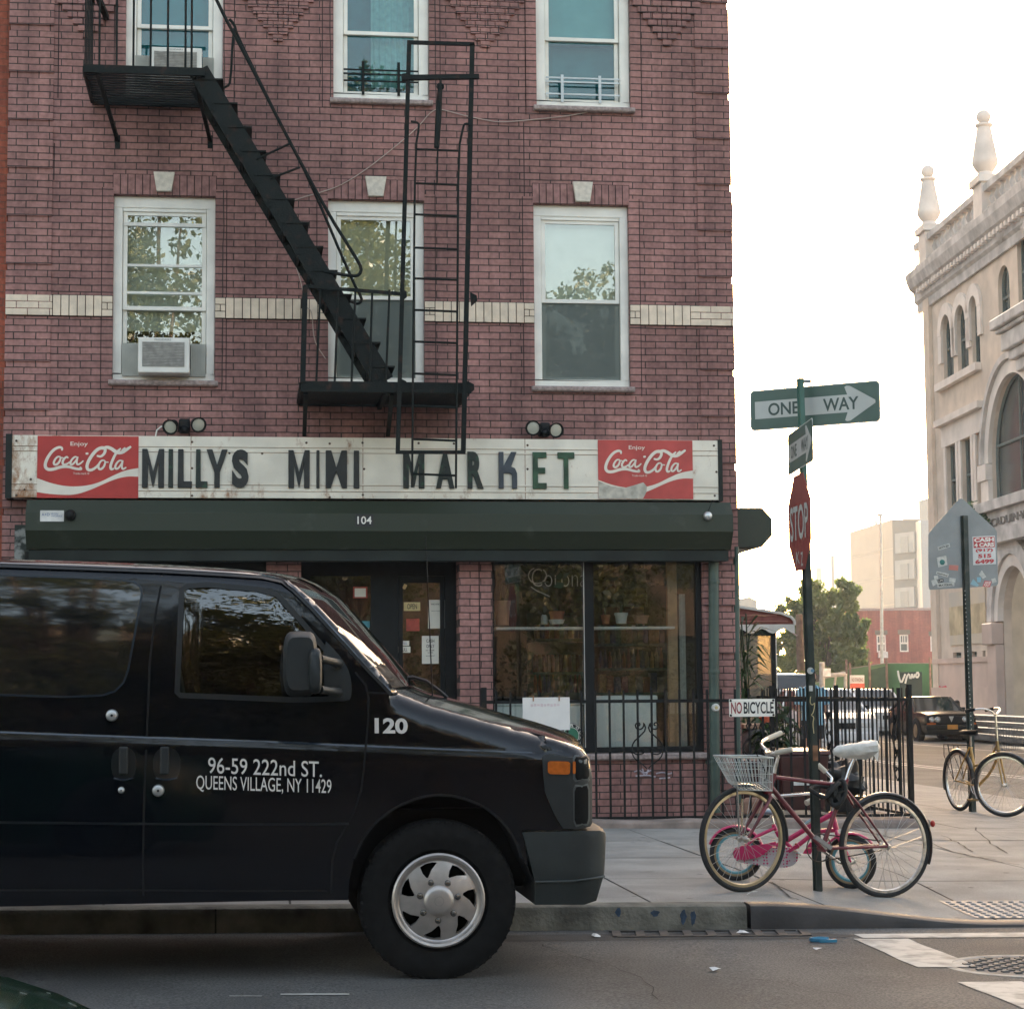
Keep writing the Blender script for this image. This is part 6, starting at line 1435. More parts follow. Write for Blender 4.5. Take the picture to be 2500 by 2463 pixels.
for z0, z1, o0, y1 in ((.0,.22,.65,.3),(.22,.40,.45,.45),(.40,.72,.22,.6),(.72,.80,.08,.72),(.8,1.0,-.05,.85)):
    H_ = bal_z1-bal_z0; mb.box(bal_s0+o0*1.2, bal_s0+bwid-o0*1.2, .02, y1, bal_z0+H_*z0, bal_z0+H_*z1-.01)
rpart(mb, 'oriel_balcony', LSTD, bevel=.05)
mb = MB(); q = RBp(2460, 560); 
for i in range(7): mb.ball((q[0]+i*.9, .1, q[1]-.1*i+.35*math.sin(i*1.3)), .33, (1.8,.6,1.1), 10, 8, jit=.6)
rpart(mb, 'carved_relief', LSTD, smooth=60)
# entrance storey: cornice with inscription, arch, piers
zi0, zi1 = RBp(2470, 1300)[1], RBp(2470, 1238)[1]; si = RBp(2400, 1290)[0]
mb = MB(); mb.box(si, s_end, .01, .55, zi1-.05, zi1+.28); mb.box(si+.15, s_end, .01, .34, zi0+.1, zi1-.06); mb.box(si, s_end, .01, .62, zi0-.35, zi0+.09); rpart(mb, 'inscription_cornice', LSTD)
rpart(text_mb('ANGYRYH · CADUIN · VEREIN', (si+.55, .345, zi0+.22), (1,0,0), (0,0,1), 7.5, zi1-zi0-.5, (0,1,0), depth=.04), 'inscription', M('shadowed_letter_stone', (.20,.185,.17), .9)) if False else None
t_ = text_mb('RYH·CADUIN·VE', (si+.5, .342, zi0+.25), (1,0,0), (0,0,1), 5.6, zi1-zi0-.55, (0,1,0), depth=.05); rpart(t_, 'inscription', M('letter_stone', (.18,.165,.15), .9))
archband(ent[0], ent[1], zcap, (sE1-sE0)/2, .38, .2, 'entrance_arch', LST); archband(ent[0], ent[1], zcap, (sE1-sE0)/2+.39, .5, .3, 'arch_moulding', LSTD)
mb = MB(); mb.box(ent[0]-1.1, ent[0]-.01, .005, .42, zcap-.75, zcap-.05); mb.box(ent[0]-.95, ent[0]-.01, .005, .30, -.4, zcap-.76); rpart(mb, 'entrance_pier', PKS, bevel=.03); mb = MB(); mb.box(ent[1]+.01, ent[1]+1.1, .005, .42, zcap-.75, zcap-.05); mb.box(ent[1]+.01, ent[1]+.95, .005, .30, -.4, zcap-.76); rpart(mb, 'entrance_pier', PKS, bevel=.03)
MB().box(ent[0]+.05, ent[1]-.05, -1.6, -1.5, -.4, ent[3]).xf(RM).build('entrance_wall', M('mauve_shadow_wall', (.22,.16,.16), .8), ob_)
# base storey facing
zw = RBp(2350, 1618)[1]; mb = MB(); mb.box(-.05, ent[0]-1.12, .005, .10, -.4, zw); mb.box(-.05, ent[0]-1.12, .005, .16, zw+.001, zw+.18); mb.box(-.05, ent[0]-1.12, .10, .2, -.4, 1.25); rpart(mb, 'base_storey', PKS)
pz0, pz1 = RBp(2365, 1590)[1], RBp(2365, 1440)[1]; ps0, ps1 = RBp(2321, 1500)[0], RBp(2409, 1500)[0]
pb = thing('wall_mural', 'large pale faded banner on the wall of the ornate building', 'banner', RM @ Vector((ps0, .05, pz0)))
MB().box(ps0, ps1, .02, .05, pz0+.25, pz1).xf(RM).build('sheet', M('faded_banner', (.50,.46,.40), .7, var=.12, vs=.7, col2=(.56,.47,.34)), pb)
MB().box(ps0, ps1, .052, .06, pz0+.6, pz0+1.6).xf(RM).build('tinted_band', M('faded_tan_band', (.45,.37,.24), .7, var=.25, vs=1.5), pb)
gm = MB(); gz0 = RBp(2310, 1700)
for k in range(4): gm.tube([(gz0[0]-.35+.27*k+.16*math.cos(i*.8+k), .13, gz0[1]+.15+.22*math.sin(i*.9+k*2)) for i in range(7)], .03, 5)
o = gm.xf(RM).build('pink_graffiti', M('pink_spray', (.55,.08,.10), .7), None); tag(o, 'small pink graffiti scrawl on the base of the ornate building', 'graffiti'); recenter(o, RM @ Vector((gz0[0], .13, gz0[1])))
st = MB()
for k in range(4): st.box(ent[0]-1.3, s_end, .43+.0, 2.6-.45*k, gz(24)+.14+.16*k, gz(24)+.14+.16*(k+1)-.002)
rpart(st, 'entrance_step', M('dark_step_stone', (.09,.085,.08), .8, var=.3))
fl = thing('wall_lamp', 'small dark lamp box inside the entrance arch of the ornate building', 'lamp', RM @ Vector((RBp(2478,1486)[0], 0, RBp(2478,1486)[1])))
q = RBp(2478, 1486); MB().box(q[0]-.25, q[0]+.25, -1.49, -1.2, q[1]-.2, q[1]+.2).xf(RM).build('housing', M('lamp_grey', (.12,.12,.12), .5), fl, bevel=.03)
wp = MB(); q0 = RBp(2405, 1265)
for i in range(9): leafcloud(wp, (q0[0]+i*.25, .45, zi1-.15-.22*i*.5+.3), .35, 60, .16)
o = wp.xf(RM).build('wild_plants', PLANT2, None); tag(o, 'green weeds growing on the cornice above the entrance of the ornate building', 'plant'); recenter(o, RM @ Vector((q0[0], .3, zi1)))
bo = thing('bollard', 'dark stubby post on the pavement behind the black car', 'post', (D(2337,1775,66).x, D(2337,1775,66).y, -.3)); MB().lathe((D(2337,1775,66).x, D(2337,1775,66).y, -.3), (0,0,1), [(.14,0),(.12,.9),(.1,1.1),(.04,1.14)], 14).build('shaft', IRON2, bo, smooth=40)
# far pavement on the right
mb = MB(); sw0 = 22.6
mb.add([(sw0, 25, gz(sw0)-.05), (sw0, 25, gz(sw0)+.14), (60, 25, gz(24)+.14), (60, 25, gz(24)-.05), (sw0, 110, gz(sw0)-.05), (sw0, 110, gz(sw0)+.14), (60, 110, gz(24)+.14), (60, 110, gz(24)-.05)], [(0,1,2,3),(4,5,6,7),(0,4,5,1),(1,5,6,2)]); struct(mb, 'sidewalk', CONC)
# ================================================================== THE VAN
random.seed(11)
VY, VW = 9.76, 1.98; VC = VY+VW/2
def VP(u, v): p = W(u, v, VY); return (p.x, p.z)
vroot = thing('delivery_van', 'dark navy blue passenger van with white lettering parked at the kerb', 'van', (W(1072,2200,VY).x, VC, gz(1)))
PAINT = M('navy_van_paint', (.0006,.0020,.0048), .12, var=.2, vs=2.5, coat=.5, spec=.3, col2=(.0018,.0036,.0066), cth=(.45,.8), det=10)
TRIM = M('grey_black_plastic', (.015,.019,.020), .5, var=.15, vs=9, bump=.08, bs=220)
TRIM2 = M('bumper_plastic', (.020,.026,.026), .55, var=.2, vs=5, bump=.06, bs=200)
SEAL = M('window_rubber', (.010,.012,.013), .4, var=0)
VWHITE = M('van_white_lettering', (.70,.67,.62), .5, var=.05)
xr = -3.75
topL = [VP(0,1363), VP(200,1369), VP(400,1377), VP(546,1386), VP(620,1393), VP(672,1401), VP(704,1412), VP(728,1428), VP(770,1466), VP(830,1530), VP(900,1606), VP(965,1679), VP(985,1690), VP(1057,1719), VP(1162,1748), VP(1260,1776), VP(1340,1798), VP(1392,1814), VP(1428,1828), VP(1444,1846)]
zr0 = topL[0][1]
top = [(xr, zr0-.25), (xr+.03, zr0-.06), (xr+.12, zr0+.0), (-2.4, zr0+.012)]+topL
ztopx = lambda x: next((top[i][1]+(top[i+1][1]-top[i][1])*(x-top[i][0])/max(1e-6, top[i+1][0]-top[i][0]) for i in range(len(top)-1) if top[i][0] <= x <= top[i+1][0]), top[-1][1])
XN = VP(1450, 1960)[0]; zbelt = VP(600, 1809)[1]
beltu = lambda x: zbelt+(VP(0,1787)[1]-zbelt)*(VP(600,1809)[0]-x)/(VP(600,1809)[0]-VP(0,1787)[0])
def side_in(x, z):
    """how far the near body side sits inside the widest line"""
    zt = ztopx(x); y = 0.
    b = beltu(x)
    if z > b: y += .012+.035*(z-b)+.10*(z-b)**3
    else: y += .010*max(0, min(1, 1-(b-z)/.035)) - .0 + .03*max(0, (.62-z))**1.3
    r = .075 if x < VP(704,1412)[0] else (.05 if x < VP(965,1679)[0] else .13 if x < VP(1330,1800)[0] else .07)
    d = max(0., zt-z)
    if d < r: y += r-math.sqrt(max(0., r*r-(r-d)**2))
    rn = .13; dn = max(0., XN+.004-x)
    if dn < rn: y += .7*(rn-math.sqrt(max(0., rn*rn-(rn-dn)**2)))
    return y
fyn = lambda x, z: VY+side_in(x, z); fyf = lambda x, z: VY+VW-side_in(x, z)
arch = [VP(*p) for p in ((1306,2152),(1290,2120),(1275,2095),(1259,2052),(1229,2006),(1183,1968),(1120,1943),(1057,1938),(994,1955),(935,1989),(889,2039),(864,2095),(853,2150),(850,2197))]
wcx, wcz = VP(1072, 2199); RW_ = .384
xb = wcx-3.5
arch2 = [(xb+.47, VP(700,2197)[1])]+[(xb+.47*math.cos(q), wcz+.06+.47*math.sin(q)) for q in [R(12+k*15.6) for k in range(11)]]+[(xb-.47, VP(700,2197)[1])]
low = [VP(1450, 2014), VP(1395, 2026), VP(1278, 2026), VP(1290, 2090)]
outline = top+[VP(1448,1900), low[0], low[1], low[2]]+arch[1:]+[VP(700,2198)]+arch2+[(xr+.02, VP(700,2197)[1]+.05)]
gw = [VP(*p) for p in ((443,1437),(458,1428),(504,1425),(630,1436),(676,1449),(731,1509),(796,1586),(836,1634),(842,1660),(842,1706),(714,1708),(440,1697),(432,1690))]
ex = []
x = xr
while x < XN:
    b = beltu(x)
    for dz in (-.04, -.02, -.006, .006, .012): ex.append((x, b+dz))
    zt = ztopx(x)
    for dz in (.004, .012, .025, .04, .06, .085, .12): ex.append((x, zt-dz))
    x += .035
for z in [.75+.03*k for k in range(20)]:
    for dx in (.003, .009, .02, .035, .055, .08, .11, .14): ex.append((XN-dx, z))
body = patch(outline, fyn, .045, holes=[gw], extra=ex)
far = patch(outline, fyf, .09, extra=ex[::3]); body.ext(far)
# roof, windscreen and bonnet strips across
def cross(i0, i1, crown, bulge, mi, nn=10, mb=None):
    P = top[i0:i1+1]; idx = len(mb.v); m = len(P)
    for x, z in P:
        yn, yf = fyn(x, z), fyf(x, z)
        for k in range(nn+1):
            t = -1+2*k/nn; cr_ = (1-t*t); mb.v.append((x+bulge(x)*cr_, yn+(yf-yn)*k/nn, z+crown(x)*cr_))
    for a in range(m-1):
        for k in range(nn): mb.f.append([idx+a*(nn+1)+k, idx+a*(nn+1)+k+1, idx+(a+1)*(nn+1)+k+1, idx+(a+1)*(nn+1)+k]); mb.m.append(mi)
iw0 = top.index(topL[6]); iw1 = top.index(topL[11]); xw0, xw1 = top[iw0][0], top[iw1][0]
bul = lambda x: .18*max(0, min(1, (x-xw0+.15)/.25))*max(.35, min(1, 1-(x-xw1)/.5))
cr = lambda x: .045 if x < xw0 else (.045-.03*min(1,(x-xw0)/.6))
cross(0, iw0, cr, bul, 0, mb=body); cross(iw1, len(top)-1, lambda x: .062, lambda x: .05, 0, mb=body)
body.m = body.m+[0]*(len(body.f)-len(body.m))
# nose front below the bonnet lip, tail, underside
fr = [top[-1], VP(1448,1900), low[0]]
nb0 = len(body.v)
for x, z in fr:
    for k in range(9): t = -1+k/4; body.v.append((x+.05*(1-t*t), fyn(x, z)+(fyf(x, z)-fyn(x, z))*k/8, z))
for a in range(2):
    for k in range(8): body.f.append([nb0+a*9+k, nb0+a*9+k+1, nb0+(a+1)*9+k+1, nb0+(a+1)*9+k]); body.m.append(0)
zb_ = VP(700,2197)[1]
body.quad((xr, VY+.1, zb_), (xr, VY+VW-.1, zb_), (xr, VY+VW-.12, zr0-.2), (xr, VY+.12, zr0-.2))
bo_ = body.build('body', PAINT, vroot, smooth=32)
ws = MB(); cross(iw0, iw1, cr, bul, 0, nn=14, mb=ws); ws.build('windscreen', GLASS_CAR, vroot, smooth=60)
# underside and wheel wells
mb = MB(); mb.box(xb+.5, wcx-.5, VY+.08, VY+VW-.08, zb_+.0, zb_+.06); mb.box(wcx-.48, XN-.12, VY+.34, VY+VW-.3, wcz+.05, wcz+.42); mb.box(xb-.55, xb+.49, VY+.34, VY+VW-.3, wcz+.05, wcz+.42)
for (u, v, wdt, h) in ((452,2206,.07,.03),(540,2212,.10,.07),(590,2212,.09,.07),(640,2202,.03,.02),(720,2203,.07,.03)):
    x, z = VP(u, v); mb.box(x-wdt/2, x+wdt/2, VY+.5, VY+.7, z-.02, zb_+.02)
mb.build('underbody', BLACK, vroot)
mb = MB(); 
for cx, aa in ((wcx, arch), (xb, arch2)):
    m_ = [(x, VY+.05, z) for x, z in aa]; 
    for i in range(len(aa)-1): mb.quad((aa[i][0], VY+.012, aa[i][1]), (aa[i+1][0], VY+.012, aa[i+1][1]), (aa[i+1][0], VY+.45, aa[i+1][1]), (aa[i][0], VY+.45, aa[i][1]))
    mb.quad((cx-.6, VY+.45, zb_), (cx+.6, VY+.45, zb_), (cx+.6, VY+.45, 1.0), (cx-.6, VY+.45, 1.0)); mb.build('wheel_well', BLACK, vroot); mb = MB()
# cabin seen through the glass
mb = MB(); mb.box(xr+.2, VP(960,1800)[0], VY+.12, VY+VW-.12, .75, .80); mb.box(VP(330,1600)[0]-.1, VP(330,1600)[0]-.06, VY+.12, VY+VW-.12, .8, zr0-.12)
mb.build('cabin_floor', BLACK, vroot)
SEATM = M('dark_seat_fabric', (.05,.055,.06), .9, var=.1)
for yy in (VY+.28, VY+1.1): xs_ = VP(520,1700)[0]; mb = MB(); mb.box(xs_-.2, xs_+.32, yy, yy+.5, .95, 1.12); mb.prism([(xs_-.28, yy+.02, 1.05), (xs_-.12, yy+.02, 1.05), (xs_-.22, yy+.02, 1.62), (xs_-.32, yy+.02, 1.6)], (0,.46,0)); mb.box(xs_-.31, xs_-.2, yy+.12, yy+.38, 1.63, 1.82); mb.build('seat', SEATM, vroot, bevel=.03)
mb = MB(); xd = VP(900,1700)[0]; mb.box(xd-.15, xd+.25, VY+.14, VY+VW-.14, 1.15, 1.32); mb.build('dashboard', BLACK, vroot, bevel=.03)
MB().torus((xd-.28, VY+1.42, 1.38), (.8,0,.5), .19, .014, 28, 8).build('steering_wheel', BLACK, vroot, smooth=60)
def strip_on(pts, wd, off, mat, name, parent, closed=False):
    P = [Vector(p) for p in pts]; n = len(P); mb = MB(); A = []; B = []
    fine = []
    for i in range(n if closed else n-1):
        a, b_ = P[i], P[(i+1) % n]; k = max(1, int((b_-a).length/.06))
        for j in range(k): fine.append(a.lerp(b_, j/k))
    if not closed: fine.append(P[-1])
    n = len(fine)
    for i in range(n):
        d = (fine[(i+1) % n]-fine[i-1]) if closed or 0 < i < n-1 else (fine[min(i+1, n-1)]-fine[max(i-1, 0)])
        d.normalize(); nn = Vector((-d.y, d.x))*wd/2
        for q, LL in ((fine[i]+nn, A), (fine[i]-nn, B)): LL.append((q.x, fyn(q.x, q.y)-off, q.y))
    mb.add(A+B, [(i, (i+1) % n, n+(i+1) % n, n+i) for i in range(n if closed else n-1)]); return mb.build(name, mat, parent)
win_o = smoothpoly([Vector(p) for p in gw], 1); 
glz = patch(gw, lambda x, z: fyn(x, z)+.006, .08).build('front_side_window', GLASS_CAR, vroot, smooth=60)
strip_on([tuple(p) for p in gw], .026, .003, SEAL, 'rubber_seal', glz, True)
rear = [VP(*p) for p in ((-330,1392),(0,1402),(180,1407),(290,1413),(325,1418),(341,1430),(345,1446),(336,1500),(324,1570),(312,1635),(301,1666),(280,1687),(250,1697),(168,1701),(0,1696),(-330,1690))]
BGL = M('black_tinted_glass', (.004,.006,.008), .04, var=0, coat=1, spec=.7)
rw = patch(rear, lambda x, z: fyn(x, z)-.003, .06, extra=ex).build('side_window', BGL, vroot, smooth=60); strip_on(rear, .010, .005, M('blue_edge_trim', (.012,.02,.03), .25), 'window_edge', rw, True)
CUT = M('panel_gap', (.001,.001,.0015), .9, var=0)
for pts, nm in (([(397,1398),(389,1440),(380,1490),(371,1560),(365,1615),(358,1800),(352,1950),(349,2100),(350,2186)], 'door_gap'), ([(868,1640),(893,1672),(900,1700),(899,1760),(895,1804),(888,1880),(881,1930),(860,1989),(822,2056),(811,2100),(808,2180)], 'door_gap'),
                ([(900,1690),(960,1694),(975,1690)], 'bonnet_gap'), ([(350,2172),(600,2174),(800,2174)], 'sill_gap'), ([(-250,2172),(349,2172)], 'sill_gap')):
    strip_on([VP(*p) for p in pts], .010, .0025, CUT, nm, vroot)
BLUE_HI = M('crease_highlight', (.012,.022,.036), .18, var=0, coat=1)  # thin light blue reflection on body edges, put into the colour
strip_on([VP(*p) for p in ((-300,1779),(0,1787),(357,1800),(600,1808),(893,1821),(1120,1830),(1300,1837))], .008, .003, BLUE_HI, 'belt_crease_highlight', vroot)
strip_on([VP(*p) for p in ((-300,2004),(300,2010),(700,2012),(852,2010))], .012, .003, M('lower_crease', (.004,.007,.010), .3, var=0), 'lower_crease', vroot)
ARL = smoothpoly([Vector(p) for p in arch[2:12]], 1, False); strip_on([tuple(p) for p in ARL], .012, .006, M('arch_lip_highlight', (.006,.008,.010), .3, var=0), 'arch_lip_highlight', vroot)  # lighter strip paints the highlight along the wheel arch lip
# drip rail along the roof
gut = [VP(*p) for p in ((-330,1384),(0,1377),(397,1391),(546,1399),(640,1405),(690,1416),(716,1438),(760,1482),(840,1570),(905,1642),(955,1694))]
strip_on(gut, .018, .012, SEAL, 'drip_rail', vroot); strip_on([(x, z+.013) for x, z in gut], .007, .016, BLUE_HI, 'drip_rail', vroot)  # second strip is a painted blue glint above the rail
# lettering
def vtext(s, uv0, uv1, vtop_l, vtop_r, name, bold, shear=0):
    a = VP(*uv0); b_ = VP(*uv1); h = VP(uv0[0], vtop_l)[1]-a[1]; ax = Vector((b_[0]-a[0], 0, b_[1]-a[1])); mb = text_mb(s, (a[0], 0, a[1]), ax, (0,0,1), ax.length, h, (0,-1,0), bold=bold)
    mb.v = [(p[0], fyn(p[0], p[2])-.003, p[2]) for p in mb.v]; return mb.build(name, VWHITE, vroot)
vtext('120', (915,1790), (996,1791), 1752, 1753, 'fleet_number', .035)
vtext('96-59 222nd ST.', (508,1887), (786,1897), 1848, 1855, 'address_lettering', .004)
vtext('QUEENS VILLAGE, NY 11429', (479,1932), (809,1942), 1892, 1904, 'address_lettering', .002)
# handles and lock pucks
for u0, u1, hu in ((271,333,302), (373,441,402)):
    a = VP(u0, 1906); b_ = VP(u1, 1824); y = fyn((a[0]+b_[0])/2, (a[1]+b_[1])/2)
    mb = MB(); n = 10; po_ = smoothpoly([Vector(p) for p in ((a[0], a[1]), (b_[0], a[1]), (b_[0], b_[1]), (a[0], b_[1]))], 2)
    mb.add([(p.x, y-.004, p.y) for p in po_], [tuple(range(len(po_)))]); hr = mb.build('handle_recess', M('handle_recess_black', (.003,.004,.006), .35, coat=.6, var=0), vroot)
    x = VP(hu, 1860)[0]; MB().box(x-.022, x+.022, y-.022, y-.006, a[1]+.03, b_[1]+.005).build('door_handle', TRIM, hr, bevel=.008)
    MB().tube([(a[0]+.012, y-.006, a[1]+.012), ((a[0]+b_[0])/2, y-.010, a[1]+.003), (b_[0]-.012, y-.006, a[1]+.012)], .004, 6).build('recess_lip', BLUE_HI, hr)  # lip carries the same painted blue glint
for u, v, r in ((273,1746,.029), (386.5,1929,.029), (296.5,1928,.016)):
    x, z = VP(u, v); y = fyn(x, z); pk = MB().lathe((x, y, z), (0,-1,0), [(r,-.004),(r,.014),(r*.85,.026),(r*.55,.030),(.004,.031)], 24).build('lock_puck', ALU, vroot, smooth=35); MB().lathe((x, y-.0315, z), (0,-1,0), [(r*.22,0),(r*.2,.001)], 10).build('keyhole', BLACK, pk)
# mirror
def vbox(u0, u1, v0, v1, y0, y1, rnd=.05): pass
mb = MB(); a = VP(688, 1700); b_ = VP(770, 1544); cx_, cz_ = (a[0]+b_[0])/2, (a[1]+b_[1])/2; rings = []
for t, s in ((0,.80),(.03,.94),(.09,1.0),(.16,.97),(.20,.85),(.22,.6)):
    rr = []
    for k in range(24):
        q = 2*math.pi*k/24; e = .38; rr.append((cx_+(b_[0]-a[0])/2*s*math.copysign(abs(math.cos(q))**e, math.cos(q)), VY-.36+t, cz_+(b_[1]-a[1])/2*s*math.copysign(abs(math.sin(q))**(e+.25), math.sin(q))))
    rings.append(rr)
mir = mb.loft(rings).build('wing_mirror', TRIM, vroot, smooth=50)
mb = MB(); a = VP(746, 1694); b_ = VP(780, 1584); cx_, cz_ = (a[0]+b_[0])/2, (a[1]+b_[1])/2; rings = []
for t, s in ((0,.7),(.015,.92),(.05,1.0),(.12,.9)):
    rings.append([(cx_+(b_[0]-a[0])/2*s*math.copysign(abs(math.cos(q))**.6, math.cos(q)), VY-.385+t, cz_+(b_[1]-a[1])/2*s*math.copysign(abs(math.sin(q))**.6, math.sin(q))) for q in [2*math.pi*k/20 for k in range(20)]])
mb.loft(rings).build('mirror_cover', TRIM, mir, smooth=50)
mb = MB()
for v0, v1 in ((1610, 1620), (1683, 1690)):
    p = VP(776, v0); q = VP(828, v1); mb.tube([(p[0], VY-.26, p[1]), ((p[0]+q[0])/2, VY-.18, (p[1]+q[1])/2), (q[0], VY+.02, q[1])], [.02,.018,.024], 10)
mb.build('mirror_arm', TRIM, mir, smooth=50)
sail = [VP(*p) for p in ((788,1556),(820,1592),(845,1628),(853,1652),(855,1690),(851,1708),(800,1708),(815,1700),(820,1660),(806,1610))]
mb = patch(smoothpoly([Vector(p) for p in [VP(*p) for p in ((790,1560),(822,1594),(846,1628),(855,1656),(857,1692),(851,1710),(796,1708))]], 1), lambda x, z: fyn(x, z)-.02, .05)
mb2 = patch(smoothpoly([Vector(p) for p in [VP(*p) for p in ((788,1556),(824,1592),(848,1626),(858,1656),(860,1694),(852,1713),(792,1711))]], 1), lambda x, z: fyn(x, z)-.006, .05); mb.ext(mb2)
mb.build('mirror_base', TRIM, mir, smooth=50)
# headlamp surround, marker, lamps, grille
bez = [VP(*p) for p in ((1324,1852),(1327,1843),(1340,1840),(1437,1842),(1447,1850),(1450,1900),(1450,2010),(1444,2018),(1410,2023),(1374,2022),(1352,1985),(1330,1932),(1326,1890))]
mb = patch(bez, lambda x, z: fyn(min(x, XN-.004), z)-.012, .03)
n = len(bez)
for i in range(n):
    a, b_ = bez[i], bez[(i+1) % n]; mb.quad((a[0], fyn(min(a[0], XN-.004), a[1])-.012, a[1]), (b_[0], fyn(min(b_[0], XN-.004), b_[1])-.012, b_[1]), (b_[0], fyn(min(b_[0], XN-.004), b_[1])+.03, b_[1]), (a[0], fyn(min(a[0], XN-.004), a[1])+.03, a[1]))
bz = mb.build('headlamp_surround', TRIM, vroot, smooth=30)
AMB = M('amber_lens', (.50,.12,.015), .2, var=.15, vs=40, coat=.8)
def lensp(quad, off, mat, name, rnd=2):
    V4 = [Vector(VP(*p)) for p in quad]; P = [q for i in range(len(V4)) for q in (V4[i].lerp(V4[i-1], .12), V4[i].lerp(V4[(i+1) % len(V4)], .12))]; mb = patch([tuple(p) for p in P], lambda x, z: fyn(min(x, XN-.004), z)-.012-off, .03); n = len(P)
    for i in range(n):
        a, b_ = P[i], P[(i+1) % n]; ya = fyn(min(a.x, XN-.004), a.y)-.012; yb = fyn(min(b_.x, XN-.004), b_.y)-.012; mb.quad((a.x, ya-off, a.y), (b_.x, yb-off, b_.y), (b_.x, yb+.004, b_.y), (a.x, ya+.004, a.y))
    return mb.build(name, mat, bz, smooth=30)
lensp(((1336,1857),(1385,1858),(1391,1862),(1390,1887),(1384,1890),(1342,1889),(1336,1884)), .006, AMB, 'side_marker')
BLKL = M('smoked_lamp', (.003,.0035,.004), .6, var=0, spec=.15)
lensp(((1402,1847),(1440,1846),(1441,1900),(1404,1904)), .004, BLKL, 'headlamp'); lensp(((1402,1921),(1438,1917),(1438,2010),(1402,2012)), .004, BLKL, 'lower_lamp_recess')
lensp(((1398,1843),(1444,1843),(1446,1908),(1398,1908)), .0016, M('bezel_rib', (.065,.075,.076), .4), 'lamp_bezel')
lensp(((1398,1915),(1442,1912),(1442,2016),(1400,2018)), .0016, M('bezel_rib', (.065,.075,.076), .4), 'lamp_bezel')
lensp(((1397,1858),(1404,1858),(1404,1888),(1397,1888)), .008, AMB, 'amber_strip')
mb = MB()
for k in range(5): z = VP(1450,1880)[1]-.045*k; mb.box(XN-.02+.04, XN+.055, VC-.55, VC+.55, z-.012, z+.004)
mb.build('grille', TRIM, vroot)
# bumper
bp = [VP(*p) for p in ((1275,2031),(1400,2028),(1465,2028),(1482,2034),(1485,2046),(1482,2090),(1479,2134),(1459,2200),(1428,2209),(1308,2209),(1306,2152),(1292,2094))]
XB = bp[4][0]
def yb(x, z): dn = max(0, XB+.005-x); rn = .15; return VY-.008+(.65*(rn-math.sqrt(max(0, rn*rn-(rn-dn)**2))) if dn < rn else 0)+(.02*max(0, (VP(1400,2134)[1]-z))/.1)
exb = [(XB-dx, z) for dx in (.003,.01,.025,.05,.09,.14) for z in [.3+.02*k for k in range(22)]]
mb = patch(bp, yb, .05, extra=exb); n = len(bp)
mb.ext(patch(bp, lambda x, z: 2*VC-yb(x, z), .1))
for i in range(n):
    a, b_ = bp[i], bp[(i+1) % n]; N8 = 8
    idx = len(mb.v)
    for p in (a, b_):
        for k in range(N8+1): t = -1+2*k/N8; mb.v.append((p[0]+(.07*(1-t*t) if p[0] > XB-.15 else 0), yb(*p)+(2*VC-2*yb(*p))*k/N8, p[1]))
    for k in range(N8): mb.f.append([idx+k, idx+k+1, idx+N8+1+k+1, idx+N8+1+k]); mb.m.append(0)
bm_ = mb.build('bumper', TRIM2, vroot, smooth=28)
mb = MB(); pl = [VP(1306,2152), VP(1400,2150), VP(1479,2140)]; fine = [Vector(pl[0]).lerp(Vector(pl[1]), k/8) for k in range(8)]+[Vector(pl[1]).lerp(Vector(pl[2]), k/10) for k in range(11)]
mb.tube([(p.x, yb(p.x, p.y)-.002, p.y) for p in fine], .006, 6); mb.build('bumper_crease', M('bumper_edge', (.04,.048,.047), .4), bm_, smooth=60)
x, z = VP(1482, 2120); MB().prism([(x-.03, VY+.5, z-.0), (x+.03, VY+.5, z-.03), (x+.02, VY+.5, z-.13), (x-.06, VY+.5, z-.15)], (0,.1,0)).build('tow_hook', BLACK, vroot)
